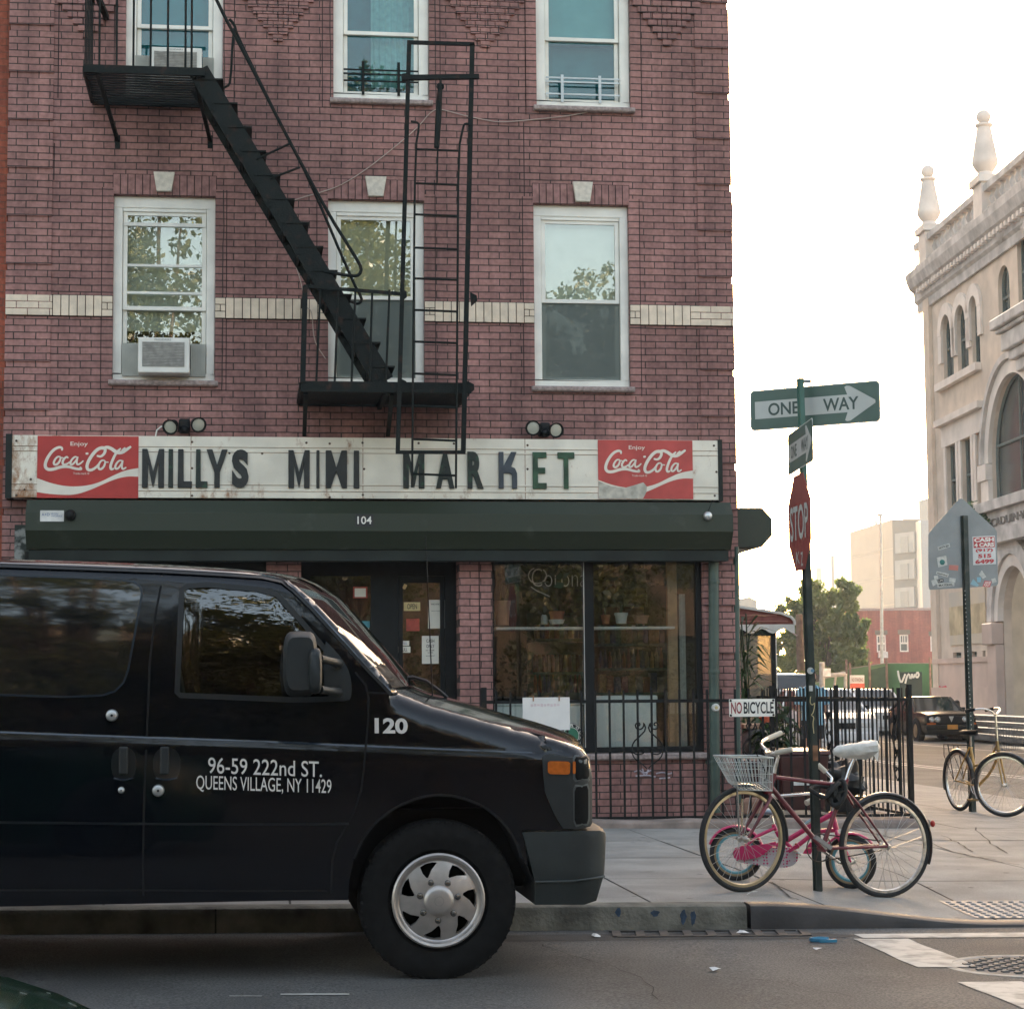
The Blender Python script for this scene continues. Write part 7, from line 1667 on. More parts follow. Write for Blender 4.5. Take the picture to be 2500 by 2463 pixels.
# wheels
HUBM = M('silver_wheel_trim', (.50,.46,.43), .38, .75, var=.12, vs=14)
NUTM = M('dark_chrome_nut', (.22,.21,.20), .25, .9)
def van_wheel(cx, cz, side):
    yo = VY+.03 if side < 0 else VY+VW-.03; ax = Vector((0, side, 0)); c = Vector((cx, yo, cz))
    t = MB().lathe(c, ax, [(.23,-.24),(.34,-.24),(.375,-.21),(RW_,-.17),(RW_,-.05),(.376,-.012),(.345,.004),(.30,.006),(.245,-.006),(.228,-.03),(.228,-.2)], 56, caps=False).build('wheel', RUBBER, vroot, smooth=40)
    tr_ = MB()
    for k in range(60):
        q = 2*math.pi*k/60; d = Vector((math.cos(q), 0, math.sin(q))); tn = Vector((-d.z, 0, d.x)); tr_.bar(c+d*.371-ax*.005+tn*.004, c+d*.379-ax*.06-tn*.006, .012, .012)
    tr_.build('tread', RUBBER, t)
    # trim: rim ring + swirl of seven openings
    rm = MB().lathe(c, ax, [(.226,-.02),(.226,.008),(.218,.014),(.206,.010),(.198,-.004),(.190,-.008)], 56, caps=False).build('rim', HUBM, t, smooth=40)
    n7 = 7; mb = MB(); holes = []; ri = .196
    dsk = [(ri*math.cos(2*math.pi*k/84), ri*math.sin(2*math.pi*k/84)) for k in range(84)]
    for k in range(n7):
        q0 = R(90+8)+2*math.pi*k/n7
        def PQ(r, dq): return (r*math.cos(q0+R(dq)), r*math.sin(q0+R(dq)))
        holes.append([PQ(.182, 21), PQ(.186, 11.5), PQ(.185, 0), PQ(.180, -6.5), PQ(.150, 4.5), PQ(.119, 16.5), PQ(.124, 20.5), PQ(.15, 22.5)])
    def dome(x, y): r = math.hypot(x, y); return -.012+.030*max(0, 1-(r/.196)**2)
    P = patch(dsk, lambda x, z: 0., .02, holes=holes); P.v = [(cx+p[0], yo+side*(dome(p[0], p[2])), cz+p[2]) for p in P.v]
    for h in holes:
        for i in range(len(h)):
            a, b_ = h[i], h[(i+1) % len(h)]; P.quad((cx+a[0], yo+side*dome(*a), cz+a[1]), (cx+b_[0], yo+side*dome(*b_), cz+b_[1]), (cx+b_[0]*.98, yo+side*(dome(*b_)-.03), cz+b_[1]*.98), (cx+a[0]*.98, yo+side*(dome(*a)-.03), cz+a[1]*.98))
    P.build('wheel_trim', HUBM, t, smooth=28)
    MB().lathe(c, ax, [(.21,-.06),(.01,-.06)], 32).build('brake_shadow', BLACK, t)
    hb = MB().lathe(c, ax, [(.074,.006),(.0735,.026),(.066,.034),(.05,.039),(.005,.041)], 40).build('hub_cap', HUBM, t, smooth=35)
    MB().torus(c+ax*.0395+Vector((0,0,.0)), ax, .022, .0014, 28, 5).build('hub_badge', M('hub_badge_line', (.32,.3,.28), .4, .6), t) if side < 0 else None
    nb = MB()
    for k in range(7):
        q = R(62)+2*math.pi*k/7; d = Vector((math.cos(q), 0, math.sin(q))); (MB().lathe(c+d*.094+ax*.008, ax, [(.016,-.01),(.0155,.008),(.012,.014),(.003,.017)], 14).build('wheel_nut', NUTM, t, smooth=40) if side < 0 else 0)
for cx in (wcx, xb): van_wheel(cx, wcz, -1); van_wheel(cx, wcz, 1)
# antenna and wipers
a = W(1056, 1708, VC-.45); b_ = W(1039, 1308, VC-.45); at = MB().tube([a, a+Vector((0,0,.02)), b_], [.012,.004,.0022], 8).build('antenna', DARK, vroot, smooth=50)
mb = MB().lathe(a-Vector((0,0,.02)), (0,0,1), [(.03,0),(.022,.025),(.01,.035)], 12); mb.build('antenna_base', TRIM, at, smooth=40)
mb = MB(); Yw = VC-.35; mb.tube([W(957,1661,Yw), W(985,1656,Yw), W(1010,1654,Yw)], .012, 6); mb.tube([W(1005,1652,Yw), W(1040,1662,Yw), W(1075,1688,Yw), W(1092,1703,Yw)], .010, 6); mb.build('wiper', SEAL, vroot, smooth=50)
# ================================================================== BICYCLES
random.seed(21)
BTYRE = M('bicycle_tyre', (.02,.02,.02), .8, var=.2, vs=30); SPOKE = M('spoke_steel', (.45,.44,.42), .35, .8, var=.1)
WREDP = M('worn_dark_red_paint', (.15,.018,.026), .38, var=.35, vs=12, coat=.3); GRIPW = M('cream_rubber_grip', (.55,.50,.40), .7, var=.12)
PINK = M('hot_pink_paint', (.55,.025,.12), .35, var=.1, coat=.3); GUM = M('tan_tyre_wall', (.27,.20,.11), .8, var=.1); TEALR = M('pale_blue_rim', (.12,.35,.42), .4, var=.08)
YELP = M('faded_yellow_paint', (.46,.27,.07), .4, var=.18, vs=10); FENB = M('black_fender', (.02,.022,.024), .3, var=.2, coat=.4)
SADW = M('crumpled_white_plastic', (.66,.64,.58), .5, var=.12, vs=14, bump=.5, bs=30); BASK = M('basket_wire', (.55,.58,.55), .4, .3, var=.15)
def bike_wheel(par, c, ax, r, rt, tyre=BTYRE, rim=RUSTCHROME, n=32, name='wheel', wall=None, hubr=.022):
    c = Vector(c); ax = Vector(ax).normalized(); u = ax.orthogonal().normalized(); v = ax.cross(u)
    w_ = MB().torus(c, ax, r-rt, rt, 64, 10).build(name, tyre, par, smooth=60)
    rr = r-2*rt-.001
    MB().lathe(c, ax, [(rr+.004,-.011),(rr+.004,.011),(rr-.012,.012),(rr-.018,0),(rr-.012,-.012),(rr+.004,-.011)], 56, caps=False).build('rim', rim, w_, smooth=40)
    if wall: MB().torus(c+ax*rt*.55, ax, r-rt*1.45, rt*.62, 56, 8, sq=.5).torus(c-ax*rt*.55, ax, r-rt*1.45, rt*.62, 56, 8, sq=.5).build('tyre_wall', wall, w_, smooth=60)
    mb = MB(); hw = .028
    for k in range(n):
        q = 2*math.pi*k/n; s = 1 if k % 2 else -1; q2 = q+(.9 if (k//2) % 2 else -.9)
        mb.tube([c+ax*hw*s+(u*math.cos(q2)+v*math.sin(q2))*hubr, c+(u*math.cos(q)+v*math.sin(q))*(rr-.012)], .0016, 4, caps=False)
    mb.build('spokes', SPOKE, w_)
    MB().lathe(c-ax*.05, ax, [(.008,-.02),(.012,0),(.022,.012),(.022,.02),(.014,.026),(.014,.074),(.022,.08),(.022,.088),(.012,.1),(.008,.12)], 14).build('hub', RUSTCHROME, w_, smooth=40)
    return w_
def fender(par, c, ax, r, q0, q1, mat, u, wd=.028, name='mudguard'):
    ax = Vector(ax).normalized(); u = Vector(u).normalized(); v = Vector((0,0,1)); mb = MB(); n = 22; vs = []
    for k in range(n+1):
        q = R(q0)+(R(q1)-R(q0))*k/n; d = u*math.cos(q)+v*math.sin(q)
        for s, dr in ((-1, -.010), (-.6, 0.0), (0, .004), (.6, 0), (1, -.010)): vs.append(Vector(c)+d*(r+dr)+ax*s*wd)
    mb.add(vs, [(k*5+j, k*5+j+1, (k+1)*5+j+1, (k+1)*5+j) for k in range(n) for j in range(4)]); o = mb.build(name, mat, par, smooth=60)
    sol = o.modifiers.new('thickness', 'SOLIDIFY'); sol.thickness = .003; return o
def stand_frame(o, yaw, lean):
    """matrix from bike space (x forward, y left, z up) to the world at ground point o"""
    return Matrix.Translation(o) @ Matrix.Rotation(yaw, 4, 'Z') @ Matrix.Rotation(lean, 4, 'X')
class BK:
    def __init__(s, root, M_): s.r = root; s.M = M_
    def p(s, x, y, z): return s.M @ Vector((x, y, z))
    def d(s, x, y, z): return (s.M.to_3x3() @ Vector((x, y, z))).normalized()

# --- dark red adult bicycle, facing left, leaning on the sign pole
def BG(u, v): p = G(u, v, .14); return p
pf, pr_ = BG(1812, 2176), BG(2160, 2170)
PXM = 384.
gzf = gz(pf.x)+hs(pf.x, pf.y)+.003
cf = W(1814, 2054, 12.52); cr_ = W(2160, 2050, 12.72)
yawv = (cf-cr_); yaw = math.atan2(yawv.y, yawv.x); base = Vector(((cf.x+cr_.x)/2, (cf.y+cr_.y)/2, gz(3.5)+hs(3.5, 12.6)))
red = thing('red_bicycle', 'dark red adult bicycle with wire basket and plastic wrapped saddle locked to the pole', 'bicycle', base)
ex = Vector((cf.x-cr_.x, cf.y-cr_.y, 0)).normalized(); ey = Vector((-ex.y, ex.x, 0))
def rp(u, v, off=0.):                 # pixel on the bike's own plane (+off towards the camera side)
    n = ey; r = ray(u, v); k = (cr_+n*off-CAM).dot(n)/r.dot(n); return CAM+r*k
R_W = .332
zf_ = gz(cf.x)+hs(cf.x, cf.y)+R_W-.004; zr_ = gz(cr_.x)+hs(cr_.x, cr_.y)+R_W-.004
cF = rp(1814, 2054); cF.z = zf_; cR = rp(2160, 2050); cR.z = zr_
steer = Matrix.Rotation(R(10), 3, 'Z')
bike_wheel(red, cF, steer @ ey, R_W, .017, rim=M('rusty_gold_rim', (.42,.34,.22), .35, .8, var=.2)); bike_wheel(red, cR, ey, R_W, .017)
head_t, head_b = rp(1890, 1888), rp(1876, 1930); bb = rp(2007, 2070); seatc = rp(2060, 1922); 
mb = MB(); mb.tube([head_t, head_b], .019, 12); mb.tube([rp(1884, 1896), seatc+Vector((0,0,.012))], .0135, 12); mb.tube([rp(1878, 1916), bb], .0165, 12); mb.tube([bb, seatc, rp(2068, 1900)], .0145, 12)
for s in (-.045, .045):
    mb.tube([bb+ey*s*.6, bb.lerp(cR, .35)+ey*s, cR+ey*s*1.1], [.010,.010,.008], 8); mb.tube([seatc+ey*s*.35, seatc.lerp(cR, .3)+ey*s, cR+ey*s*1.1], [.008,.008,.007], 8)
mb.lathe(bb-ey*.035, ey, [(.022,0),(.022,.07)], 14); mb.build('frame', WREDP, red, smooth=50)
fk = MB(); crown = rp(1872, 1934)
for s in (-.042, .042):
    a = steer @ ey*s; fk.tube([crown+a*.5, crown+a+Vector((0,0,-.03)), crown.lerp(cF, .62)+a*1.05-ex*.012, cF+a*1.1], [.013,.013,.011,.008], 10)
fk.tube([crown+ey*.045, crown-ey*.045], .014, 10); fork = fk.build('fork', WREDP, red, smooth=50)
sp_ = MB().tube([seatc, rp(2073, 1880), rp(2089, 1840)], .0125, 12).build('seat_post', CHROME, red, smooth=50)
# saddle wrapped in plastic
mb = MB(); rings = []; S0 = rp(2035, 1833); S1 = rp(2142, 1822); sax = (S1-S0).normalized()
for i, (t, hw_, up_, dn) in enumerate(((0,.012,.012,.02),(.03,.03,.028,.035),(.10,.042,.034,.05),(.17,.055,.036,.06),(.23,.085,.040,.065),(.275,.095,.045,.06),(.30,.07,.04,.035),(.31,.03,.025,.02))):
    c = S0+sax*t; rr = []
    for k in range(18):
        q = 2*math.pi*k/18; jn = 1+.34*noise.noise(Vector((k*.9, i*1.1, 2))); rr.append(c+ey*math.cos(q)*hw_*jn+Vector((0,0,(up_ if math.sin(q) > 0 else dn)*math.sin(q)*jn)))
    rings.append(rr)
mb.loft(rings); tip = rp(2148, 1836)
for k in range(3): a = rp(2105+k*12, 1834); mb.add([a, a+sax*.05, a+sax*.03+Vector((0,0,-.05-.01*k))+ey*.02, a+ey*.015+Vector((0,0,-.02))], [(0,1,2,3)])
mb.build('saddle', SADW, red, smooth=35)
# stem and handlebars
stt = rp(1900, 1846); mb = MB(); mb.tube([head_t, rp(1893, 1872), stt], .0125, 10); mb.tube([stt, rp(1882, 1836)], .012, 10)
clampc = rp(1880, 1836)
L1 = smoothpoly([clampc, rp(1868,1828), rp(1857,1818,-.08), rp(1862,1808,-.2), rp(1880,1800,-.30), rp(1904,1790,-.36)], 2, False)
L2 = smoothpoly([clampc, rp(1868,1834,.08), rp(1872,1842,.18), rp(1890,1838,.26), rp(1932,1829,.32)], 2, False)
mb.tube(L1, .011, 8); mb.tube(L2, .011, 8); hbz = mb.build('handlebar', RUSTCHROME, red, smooth=50)
MB().tube([rp(1872,1804,-.27), rp(1906,1789,-.365)], .017, 12).build('grip', GRIPW, hbz, smooth=50); MB().tube([rp(1893,1838,.255), rp(1934,1829,.325)], .017, 12).build('grip', GRIPW, hbz, smooth=50)
mb = MB(); mb.tube(smoothpoly([rp(1885,1812,-.27), rp(1892,1822,-.29), rp(1884,1826,-.25)], 1, False), .005, 6); mb.tube(smoothpoly([rp(1860,1812), rp(1845,1790,.02), rp(1840,1830,.03), rp(1870,1880,.02), rp(1876,1930,.02)], 2, False), .0035, 6); mb.tube(smoothpoly([rp(1875,1830,.05), rp(1878,1860,.06), rp(1868,1905,.03)], 2, False), .0035, 6); mb.build('brake_cable', DARK, hbz, smooth=50)
# wire basket in front of the handlebars
bt = [rp(1756,1847,.15), rp(1868,1847,.15), rp(1882,1868,-.17), rp(1772,1868,-.17)]
bt = [rp(1755,1846,.02)+ey*.15, rp(1862,1848)+ey*.15, rp(1878,1846)-ey*.16, rp(1768,1846)-ey*.16]; bbm = [rp(1788,1926)+ey*.10, rp(1868,1928)+ey*.10, rp(1872,1912)-ey*.11, rp(1796,1910)-ey*.11]
mb = MB(); mb.tube(bt, .006, 6, closed=True); mb.tube(bbm, .004, 6, closed=True)
mids = [b.lerp(t, .5) for b, t in zip(bbm, bt)]; mb.tube(mids, .002, 5, closed=True); mb.tube([b.lerp(t, .75) for b, t in zip(bbm, bt)], .002, 5, closed=True); mb.tube([b.lerp(t, .25) for b, t in zip(bbm, bt)], .002, 5, closed=True)
for i in range(4):
    n = 11 if i % 2 == 0 else 9
    for k in range(n): q = k/n; mb.tube([bt[i].lerp(bt[(i+1) % 4], q), bbm[i].lerp(bbm[(i+1) % 4], q)], .0027, 4)
for k in range(1, 8): mb.tube([bbm[0].lerp(bbm[1], k/8), bbm[3].lerp(bbm[2], k/8)], .0018, 4)
for k in range(1, 6): mb.tube([bbm[0].lerp(bbm[3], k/6), bbm[1].lerp(bbm[2], k/6)], .0018, 4)
bk_ = mb.build('basket', BASK, red, smooth=60)
mb = MB(); mb.tube([rp(1799,1912,.06), rp(1805,2042,.05)], .007, 8); mb.tube([rp(1812,1950,-.06), rp(1811,2042,-.05)], .008, 8); mb.build('basket_stay', CHROME, red, smooth=50)
ax_s = steer @ ey
fender(red, cF, ax_s, R_W+.012, -5, 100, FENB, -(steer @ ex)); fender(red, cR, ey, R_W+.012, -22, 130, FENB, -ex, name='mudguard')
MB().ball(rp(2277, 2010), .016, (1,1,1.4)).build('rear_reflector', M('red_reflector', (.35,.02,.015), .3), red, smooth=60)
mb = MB().torus(bb-ey*.04, ey, .088, .004, 40, 6); 
for k in range(5): q = R(72*k); mb.bar(bb-ey*.04, bb-ey*.04+(ex*math.cos(q)+Vector((0,0,1))*math.sin(q))*.088, .012, .004)
cw = mb.build('crank', M('oily_steel', (.10,.085,.07), .5, .6), red)
mb = MB(); k1 = rp(1990, 2040,.07); k2 = rp(2046, 2098,-.08)
mb.tube([bb+ey*.06, rp(1996,2045,.065)], .010, 8); mb.tube([bb-ey*.06, rp(2050,2105,-.07)], .010, 8); mb.build('crank_arm', RUSTCHROME, cw, smooth=50)
a = rp(1990, 2040, .07); 
PEDM = M('pedal_grey', (.34,.32,.30), .5, .3); mb = MB(); mb.bar(rp(1990,2042,.10), rp(2028,2070,.12), .05, .025); mb.build('pedal', PEDM, cw); MB().bar(rp(2038,2096,-.13), rp(2062,2108,-.13), .05, .02).build('pedal', DARK, cw)
mb = MB(); mb.tube([bb-ey*.04+Vector((0,0,.088)), cR-ey*.04+Vector((0,0,.03))], .004, 5); mb.tube([bb-ey*.04-Vector((0,0,.088)), cR-ey*.04-Vector((0,0,.03))], .004, 5); mb.build('chain', M('oily_chain', (.03,.025,.02), .6, .4), red)
mb = MB(); pts = smoothpoly([rp(2052,1905,.05), rp(2030,1930,.07), rp(2012,1950,.05), rp(1990,1935,.05), rp(1972,1925,-.05), rp(2010,1915,-.09), rp(2050,1935,-.06)], 2, True); mb.tube(pts, .014, 8, closed=True)
pts = smoothpoly([rp(2060,1900,.04), rp(2066,1940,.06), rp(2044,1968,.05), rp(2024,1960,.03), rp(2040,1915,.0)], 2, True); mb.tube(pts, .016, 8, closed=True)
mb.ball(rp(2040,1940,.02), .055, (1,.8,1.3), 16, 10, jit=.8); mb.build('chain_lock', M('black_lock_sleeve', (.010,.011,.010), .7, var=.3, bump=.3), red, smooth=50)

# --- small pink child's bicycle behind it, facing right
pr2 = W(1797, 2083, 13.28); pf2 = W(2077, 2090, 13.05)
pkx = Vector((pf2.x-pr2.x, pf2.y-pr2.y, 0)).normalized(); pky = Vector((-pkx.y, pkx.x, 0))
pk = thing('pink_bicycle', 'small pink child bicycle with white grips and blue rims behind the red bicycle', 'bicycle', Vector(((pr2.x+pf2.x)/2, (pr2.y+pf2.y)/2, gz(3.5)+hs(3.5, 13.2))))
def pp(u, v, off=0.):
    r = ray(u, v); k = (pr2+pky*off-CAM).dot(pky)/r.dot(pky); return CAM+r*k
rw_ = .178
cR2 = pp(1797, 2083); cR2.z = gz(cR2.x)+hs(cR2.x, cR2.y)+rw_-.003; cF2 = pp(2077, 2088); cF2.z = gz(cF2.x)+hs(cF2.x, cF2.y)+rw_-.003
bike_wheel(pk, cR2, pky, rw_, .022, rim=TEALR, n=20, wall=GUM); bike_wheel(pk, cF2, Matrix.Rotation(R(-20), 3, 'Z') @ pky, rw_, .022, rim=TEALR, n=20, wall=GUM)
fender(pk, cR2, pky, rw_+.012, 12, 160, PINK, pkx, .026); fender(pk, cF2, pky, rw_+.012, 40, 150, PINK, pkx, .026)
hT, hB = pp(2030, 1980), pp(2042, 2025); bb2 = pp(1935, 2072); st2 = pp(1888, 2012)
mb = MB(); mb.tube(smoothpoly([hT+Vector((0,0,-.02)), pp(1985,2012), pp(1920,2052), pp(1880,2072)], 2, False), .017, 10); mb.tube(smoothpoly([hB, pp(1990,2030), pp(1950,2062), bb2], 2, False), .015, 10); mb.tube([hT, hB], .019, 10); mb.tube([st2, pp(1900,2038), bb2], .014, 10)
for s in (-.04, .04): mb.tube([pp(1893,2020)+pky*s*.5, pp(1850,2040)+pky*s, cR2+pky*s*1.2], .010, 8); mb.tube([bb2+pky*s*.6, pp(1860,2075)+pky*s, cR2+pky*s*1.2], .010, 8)
mb.build('frame', PINK, pk, smooth=50)
mb = MB()
for s in (-.04, .04): mb.tube([hB, hB+pky*s+Vector((0,0,-.02)), cF2+pky*s*1.1], [.012,.012,.009], 8)
mb.build('fork', PINK, pk, smooth=50)
CGM = M('silver_pink_dots', (.52,.46,.47), .35, var=0); N, L = nodes(CGM); b_ = N['Principled BSDF']; tc = N.new('ShaderNodeTexCoord'); vo = N.new('ShaderNodeTexVoronoi'); vo.inputs['Scale'].default_value = 48; vo.inputs['Randomness'].default_value = .3
rr_ = N.new('ShaderNodeValToRGB'); rr_.color_ramp.interpolation = 'CONSTANT'; rr_.color_ramp.elements[0].color = (.55,.05,.16,1); rr_.color_ramp.elements[1].color = (.55,.50,.50,1); rr_.color_ramp.elements[1].position = .34
L.new(tc.outputs['Object'], vo.inputs['Vector']); L.new(vo.outputs['Distance'], rr_.inputs[0]); L.new(rr_.outputs[0], b_.inputs['Base Color'])
cgp = smoothpoly([pp(u, v, -.055) for u, v in ((1788,2085),(1800,2066),(1830,2070),(1900,2066),(1940,2068),(1952,2090),(1940,2112),(1910,2118),(1850,2110),(1800,2104))], 2); MB().prism(cgp, -pky*.02).build('chain_guard', CGM, pk)
mb = MB().prism(smoothpoly([pp(u, v, -.08) for u, v in ((1788,2085),(1797,2064),(1860,2062),(1905,2050),(1868,2082),(1850,2094),(1800,2100))], 1), -pky*.012); mb.build('guard_cover', PINK, pk)
mb = MB(); mb.tube(smoothpoly([hT, pp(2032,1960), pp(2022,1946), pp(2010,1944,-.06), pp(1996,1946,-.16), pp(1968,1958,-.24)], 2, False), .011, 8); mb.tube(smoothpoly([pp(2022,1946), pp(1990,1936,.10), pp(1930,1940,.20), pp(1885,1944,.26)], 2, False), .011, 8)
hb2 = mb.build('handlebar', CHROME, pk, smooth=50); MB().tube([pp(1968,1960,-.24), pp(1999,1945,-.17)], .019, 12).build('grip', GRIPW, hb2, smooth=50); MB().tube([pp(1898,1944,.25), pp(1878,1944,.27)], .019, 12).build('grip', GRIPW, hb2, smooth=50)
mb = MB(); mb.tube(smoothpoly([pp(1998,1866,.1), pp(2020,1888,.1), pp(2032,1900,.1), pp(2026,1912,.08)], 2, False), .011, 8); o3 = mb.build('spare_handlebar', CHROME, red, smooth=50); MB().tube([pp(1996,1866,.1), pp(2016,1884,.1)], .018, 12).build('grip', GRIPW, o3, smooth=50)
MB().tube([st2, pp(1882,1985)], .011, 8).build('seat_post', CHROME, pk, smooth=50); MB().loft([[pp(1862+22*t, 1982-2*math.sin(t*3), 0)+pky*w_*math.cos(q)+Vector((0,0,.02*math.sin(q))) for q in [2*math.pi*k/12 for k in range(12)]] for t, w_ in ((0,.05),(.5,.06),(1.2,.035),(1.8,.015))]).build('saddle', M('grey_blue_seat', (.25,.32,.38), .5), pk, smooth=50)
MB().bar(pp(1965,2010,-.02), pp(1985,1996,-.02), .03, .012).build('blue_decal', M('pale_blue_decal', (.35,.5,.58), .4), pk)
ck = MB().tube([bb2+pky*.06, bb2-pky*.09, bb2-pky*.09+pkx*.06-Vector((0,0,.03))], .008, 8).build('crank', CHROME, pk, smooth=50); MB().bar(pp(1925,2078,-.13), pp(1950,2062,-.13), .05, .02).build('pedal', PINK, ck)
MB().bar(pp(1942,2058,-.1), pp(1950,2070,-.1), .025, .012).build('pedal_reflector', AMB, ck)
mb = MB()
for sx, (u, v) in ((-1, (1860,2096)), (1, (1972,2070))): mb.prism([pp(u-12, v+12, -.1), pp(u+8, v+14, -.1), pp(u+16, v-12, -.1), pp(u+6, v-16, -.1)], -pky*.03) if sx > 0 else None
mb.build('pink_pedal_cover', PINK, pk)

# --- yellow bicycle behind the second sign pole, pointing towards the camera
crY = W(2341, 1906, 21.4); cfY = W(2433, 1920, 20.55); r_y = .333
yl = thing('yellow_bicycle', 'yellow bicycle with rear rack and front basket leaning on the pole at the right edge', 'bicycle', Vector(((crY.x+cfY.x)/2, (crY.y+cfY.y)/2, gz(8)+hs(8, 21))))
yx = Vector((cfY.x-crY.x, cfY.y-crY.y, 0)).normalized(); yy_ = Vector((-yx.y, yx.x, 0)); Z = Vector((0,0,1))
gy0 = gz(crY.x)+hs(crY.x, crY.y); cR3 = Vector((crY.x, crY.y, gy0+r_y)); cF3 = cR3+yx*1.03; cF3.z = gz(cF3.x)+hs(cF3.x, cF3.y)+r_y
sy = Matrix.Rotation(R(42), 3, 'Z'); fx3 = (sy @ yx); fa3 = sy @ yy_
bike_wheel(yl, cR3, yy_, r_y, .018); bike_wheel(yl, cF3, fa3, r_y, .018, rim=CHROME)
def yp(x, z, o=0): return cR3+yx*x+Z*(z-r_y)+yy_*o
hb3 = yp(.93, .62); ht3 = yp(.90, .78); bb3 = yp(.44, .29); sc3 = yp(.30, .70)
mb = MB(); mb.tube([ht3, hb3], .018, 10); mb.tube(smoothpoly([hb3+Z*.03, yp(.75,.45), bb3], 1, False), .016, 10); mb.tube(smoothpoly([ht3-Z*.03, yp(.7,.55), yp(.37,.50)], 1, False), .014, 10); mb.tube([bb3, sc3], .014, 10)
for s in (-.045, .045): mb.tube([bb3+yy_*s*.5, cR3+yy_*s], .009, 8); mb.tube([sc3+yy_*s*.4, cR3+yy_*s], .008, 8)
mb.build('frame', YELP, yl, smooth=50); mb = MB()
for s in (-.045, .045): mb.tube([hb3, hb3+fa3*s-Z*.02, hb3.lerp(cF3, .6)+fa3*s, cF3+fa3*s*1.1], [.012,.012,.011,.008], 8)
mb.build('fork', YELP, yl, smooth=50)
fender(yl, cF3, fa3, r_y+.012, 25, 165, FENB, fx3); fender(yl, cR3, yy_, r_y+.012, 20, 200, FENB, yx)
mb = MB(); top3 = ht3+Z*.28-yx*.02; mb.tube([ht3, top3], .012, 8); L_ = smoothpoly([top3+fa3*.03, top3+fa3*.16+Z*.05, top3+fa3*.26-fx3*.06+Z*.07, top3+fa3*.30-fx3*.22+Z*.04], 2, False); Q_ = smoothpoly([top3-fa3*.03, top3-fa3*.16+Z*.05, top3-fa3*.26-fx3*.06+Z*.07, top3-fa3*.30-fx3*.22+Z*.04], 2, False); mb.tube(L_, .011, 8); mb.tube(Q_, .011, 8)
h3 = mb.build('handlebar', CHROME, yl, smooth=50); 
for q in (L_, Q_): MB().tube([q[-5], q[-1]], .017, 10).build('grip', DARK, h3, smooth=50)
mb = MB(); mb.tube([sc3, sc3+Z*.12], .012, 8); mb.build('seat_post', CHROME, yl, smooth=50)
MB().loft([[sc3+Z*.16+yx*t+yy_*w_*math.cos(q)+Z*(.03*math.sin(q)) for q in [2*math.pi*k/14 for k in range(14)]] for t, w_ in ((-.14,.05),(-.1,.09),(0,.07),(.08,.03),(.15,.012))]).build('saddle', DARK, yl, smooth=50)
mb = MB(); rk = [yp(x, .72, o) for x, o in ((-.22,.06),(.16,.06),(.16,-.06),(-.22,-.06))]; mb.tube(rk, .006, 6, closed=True); mb.tube([yp(-.22,.72), yp(.16,.72)], .005, 6)
for s in (-.06, .06): mb.tube([yp(-.12,.72,s), cR3+yy_*s], .005, 6); mb.tube([yp(-.22,.72,s), yp(-.22,.60,s), cR3+yy_*s], .004, 6)
mb.build('rear_rack', DARK, yl, smooth=50)
bc3 = ht3+fx3*.10+Z*.03; mb = MB()
def bs(h, wz, lz): return [bc3+fx3*a*lz+fa3*b_*wz+Z*h for a, b_ in ((-1,-1),(1,-1),(1,1),(-1,1))]
T3, B3 = bs(.12, .17, .13), bs(-.12, .13, .10); mb.tube(T3, .004, 6, closed=True); mb.tube(B3, .003, 6, closed=True); mb.tube([a.lerp(b_, .5) for a, b_ in zip(T3, B3)], .002, 5, closed=True)
for i in range(4):
    for k in range(8): mb.tube([T3[i].lerp(T3[(i+1) % 4], k/8), B3[i].lerp(B3[(i+1) % 4], k/8)], .002, 4)
for k in range(1, 6): mb.tube([B3[0].lerp(B3[1], k/6), B3[3].lerp(B3[2], k/6)], .0018, 4)
mb.build('basket', M('dark_basket_wire', (.10,.10,.10), .5, .5), yl, smooth=50)
mb = MB().torus(bb3-yy_*.04, yy_, .085, .004, 36, 6); ck = mb.build('crank', RUSTCHROME, yl); MB().tube([bb3-yy_*.06, bb3-yy_*.07+yx*.10-Z*.13], .009, 8).build('crank_arm', RUSTCHROME, ck, smooth=50); e_ = bb3-yy_*.12+yx*.10-Z*.14; MB().bar(e_-yy_*.05, e_+yy_*.05, .07, .022).build('pedal', M('amber_black_pedal', (.14,.08,.02), .5), ck)

# ================================================================== SIGN POLES
POLEM = M('green_black_pole', (.028,.045,.036), .5, var=.3, vs=9, col2=(.07,.075,.065), cth=(.5,.75)); POLET = M('pale_green_pole', (.07,.16,.125), .45, var=.15)
SGB = M('sign_green_black', (.06,.115,.095), .4, var=.08); SGW = M('sign_reflective_white', (.50,.52,.49), .4, var=.06); SGS = M('stop_sign_red', (.27,.06,.052), .45, var=.12, vs=4); SBACK = M('sign_back_aluminium', (.24,.26,.265), .42, .3, var=.08)
PY = 12.82
pb_ = BG(1996, 2163); PY = pb_.y
sp = thing('street_sign_pole', 'leaning green metal pole carrying two ONE WAY signs and a STOP sign', 'sign pole', (pb_.x, pb_.y, gz(pb_.x)+hs(pb_.x, pb_.y)))
zb0_ = gz(pb_.x)+hs(pb_.x, pb_.y)-.02
P0 = W(1997, 2165, PY); P0.z = zb0_; P1 = W(1966, 1300, PY); P2 = W(1953, 925, PY)
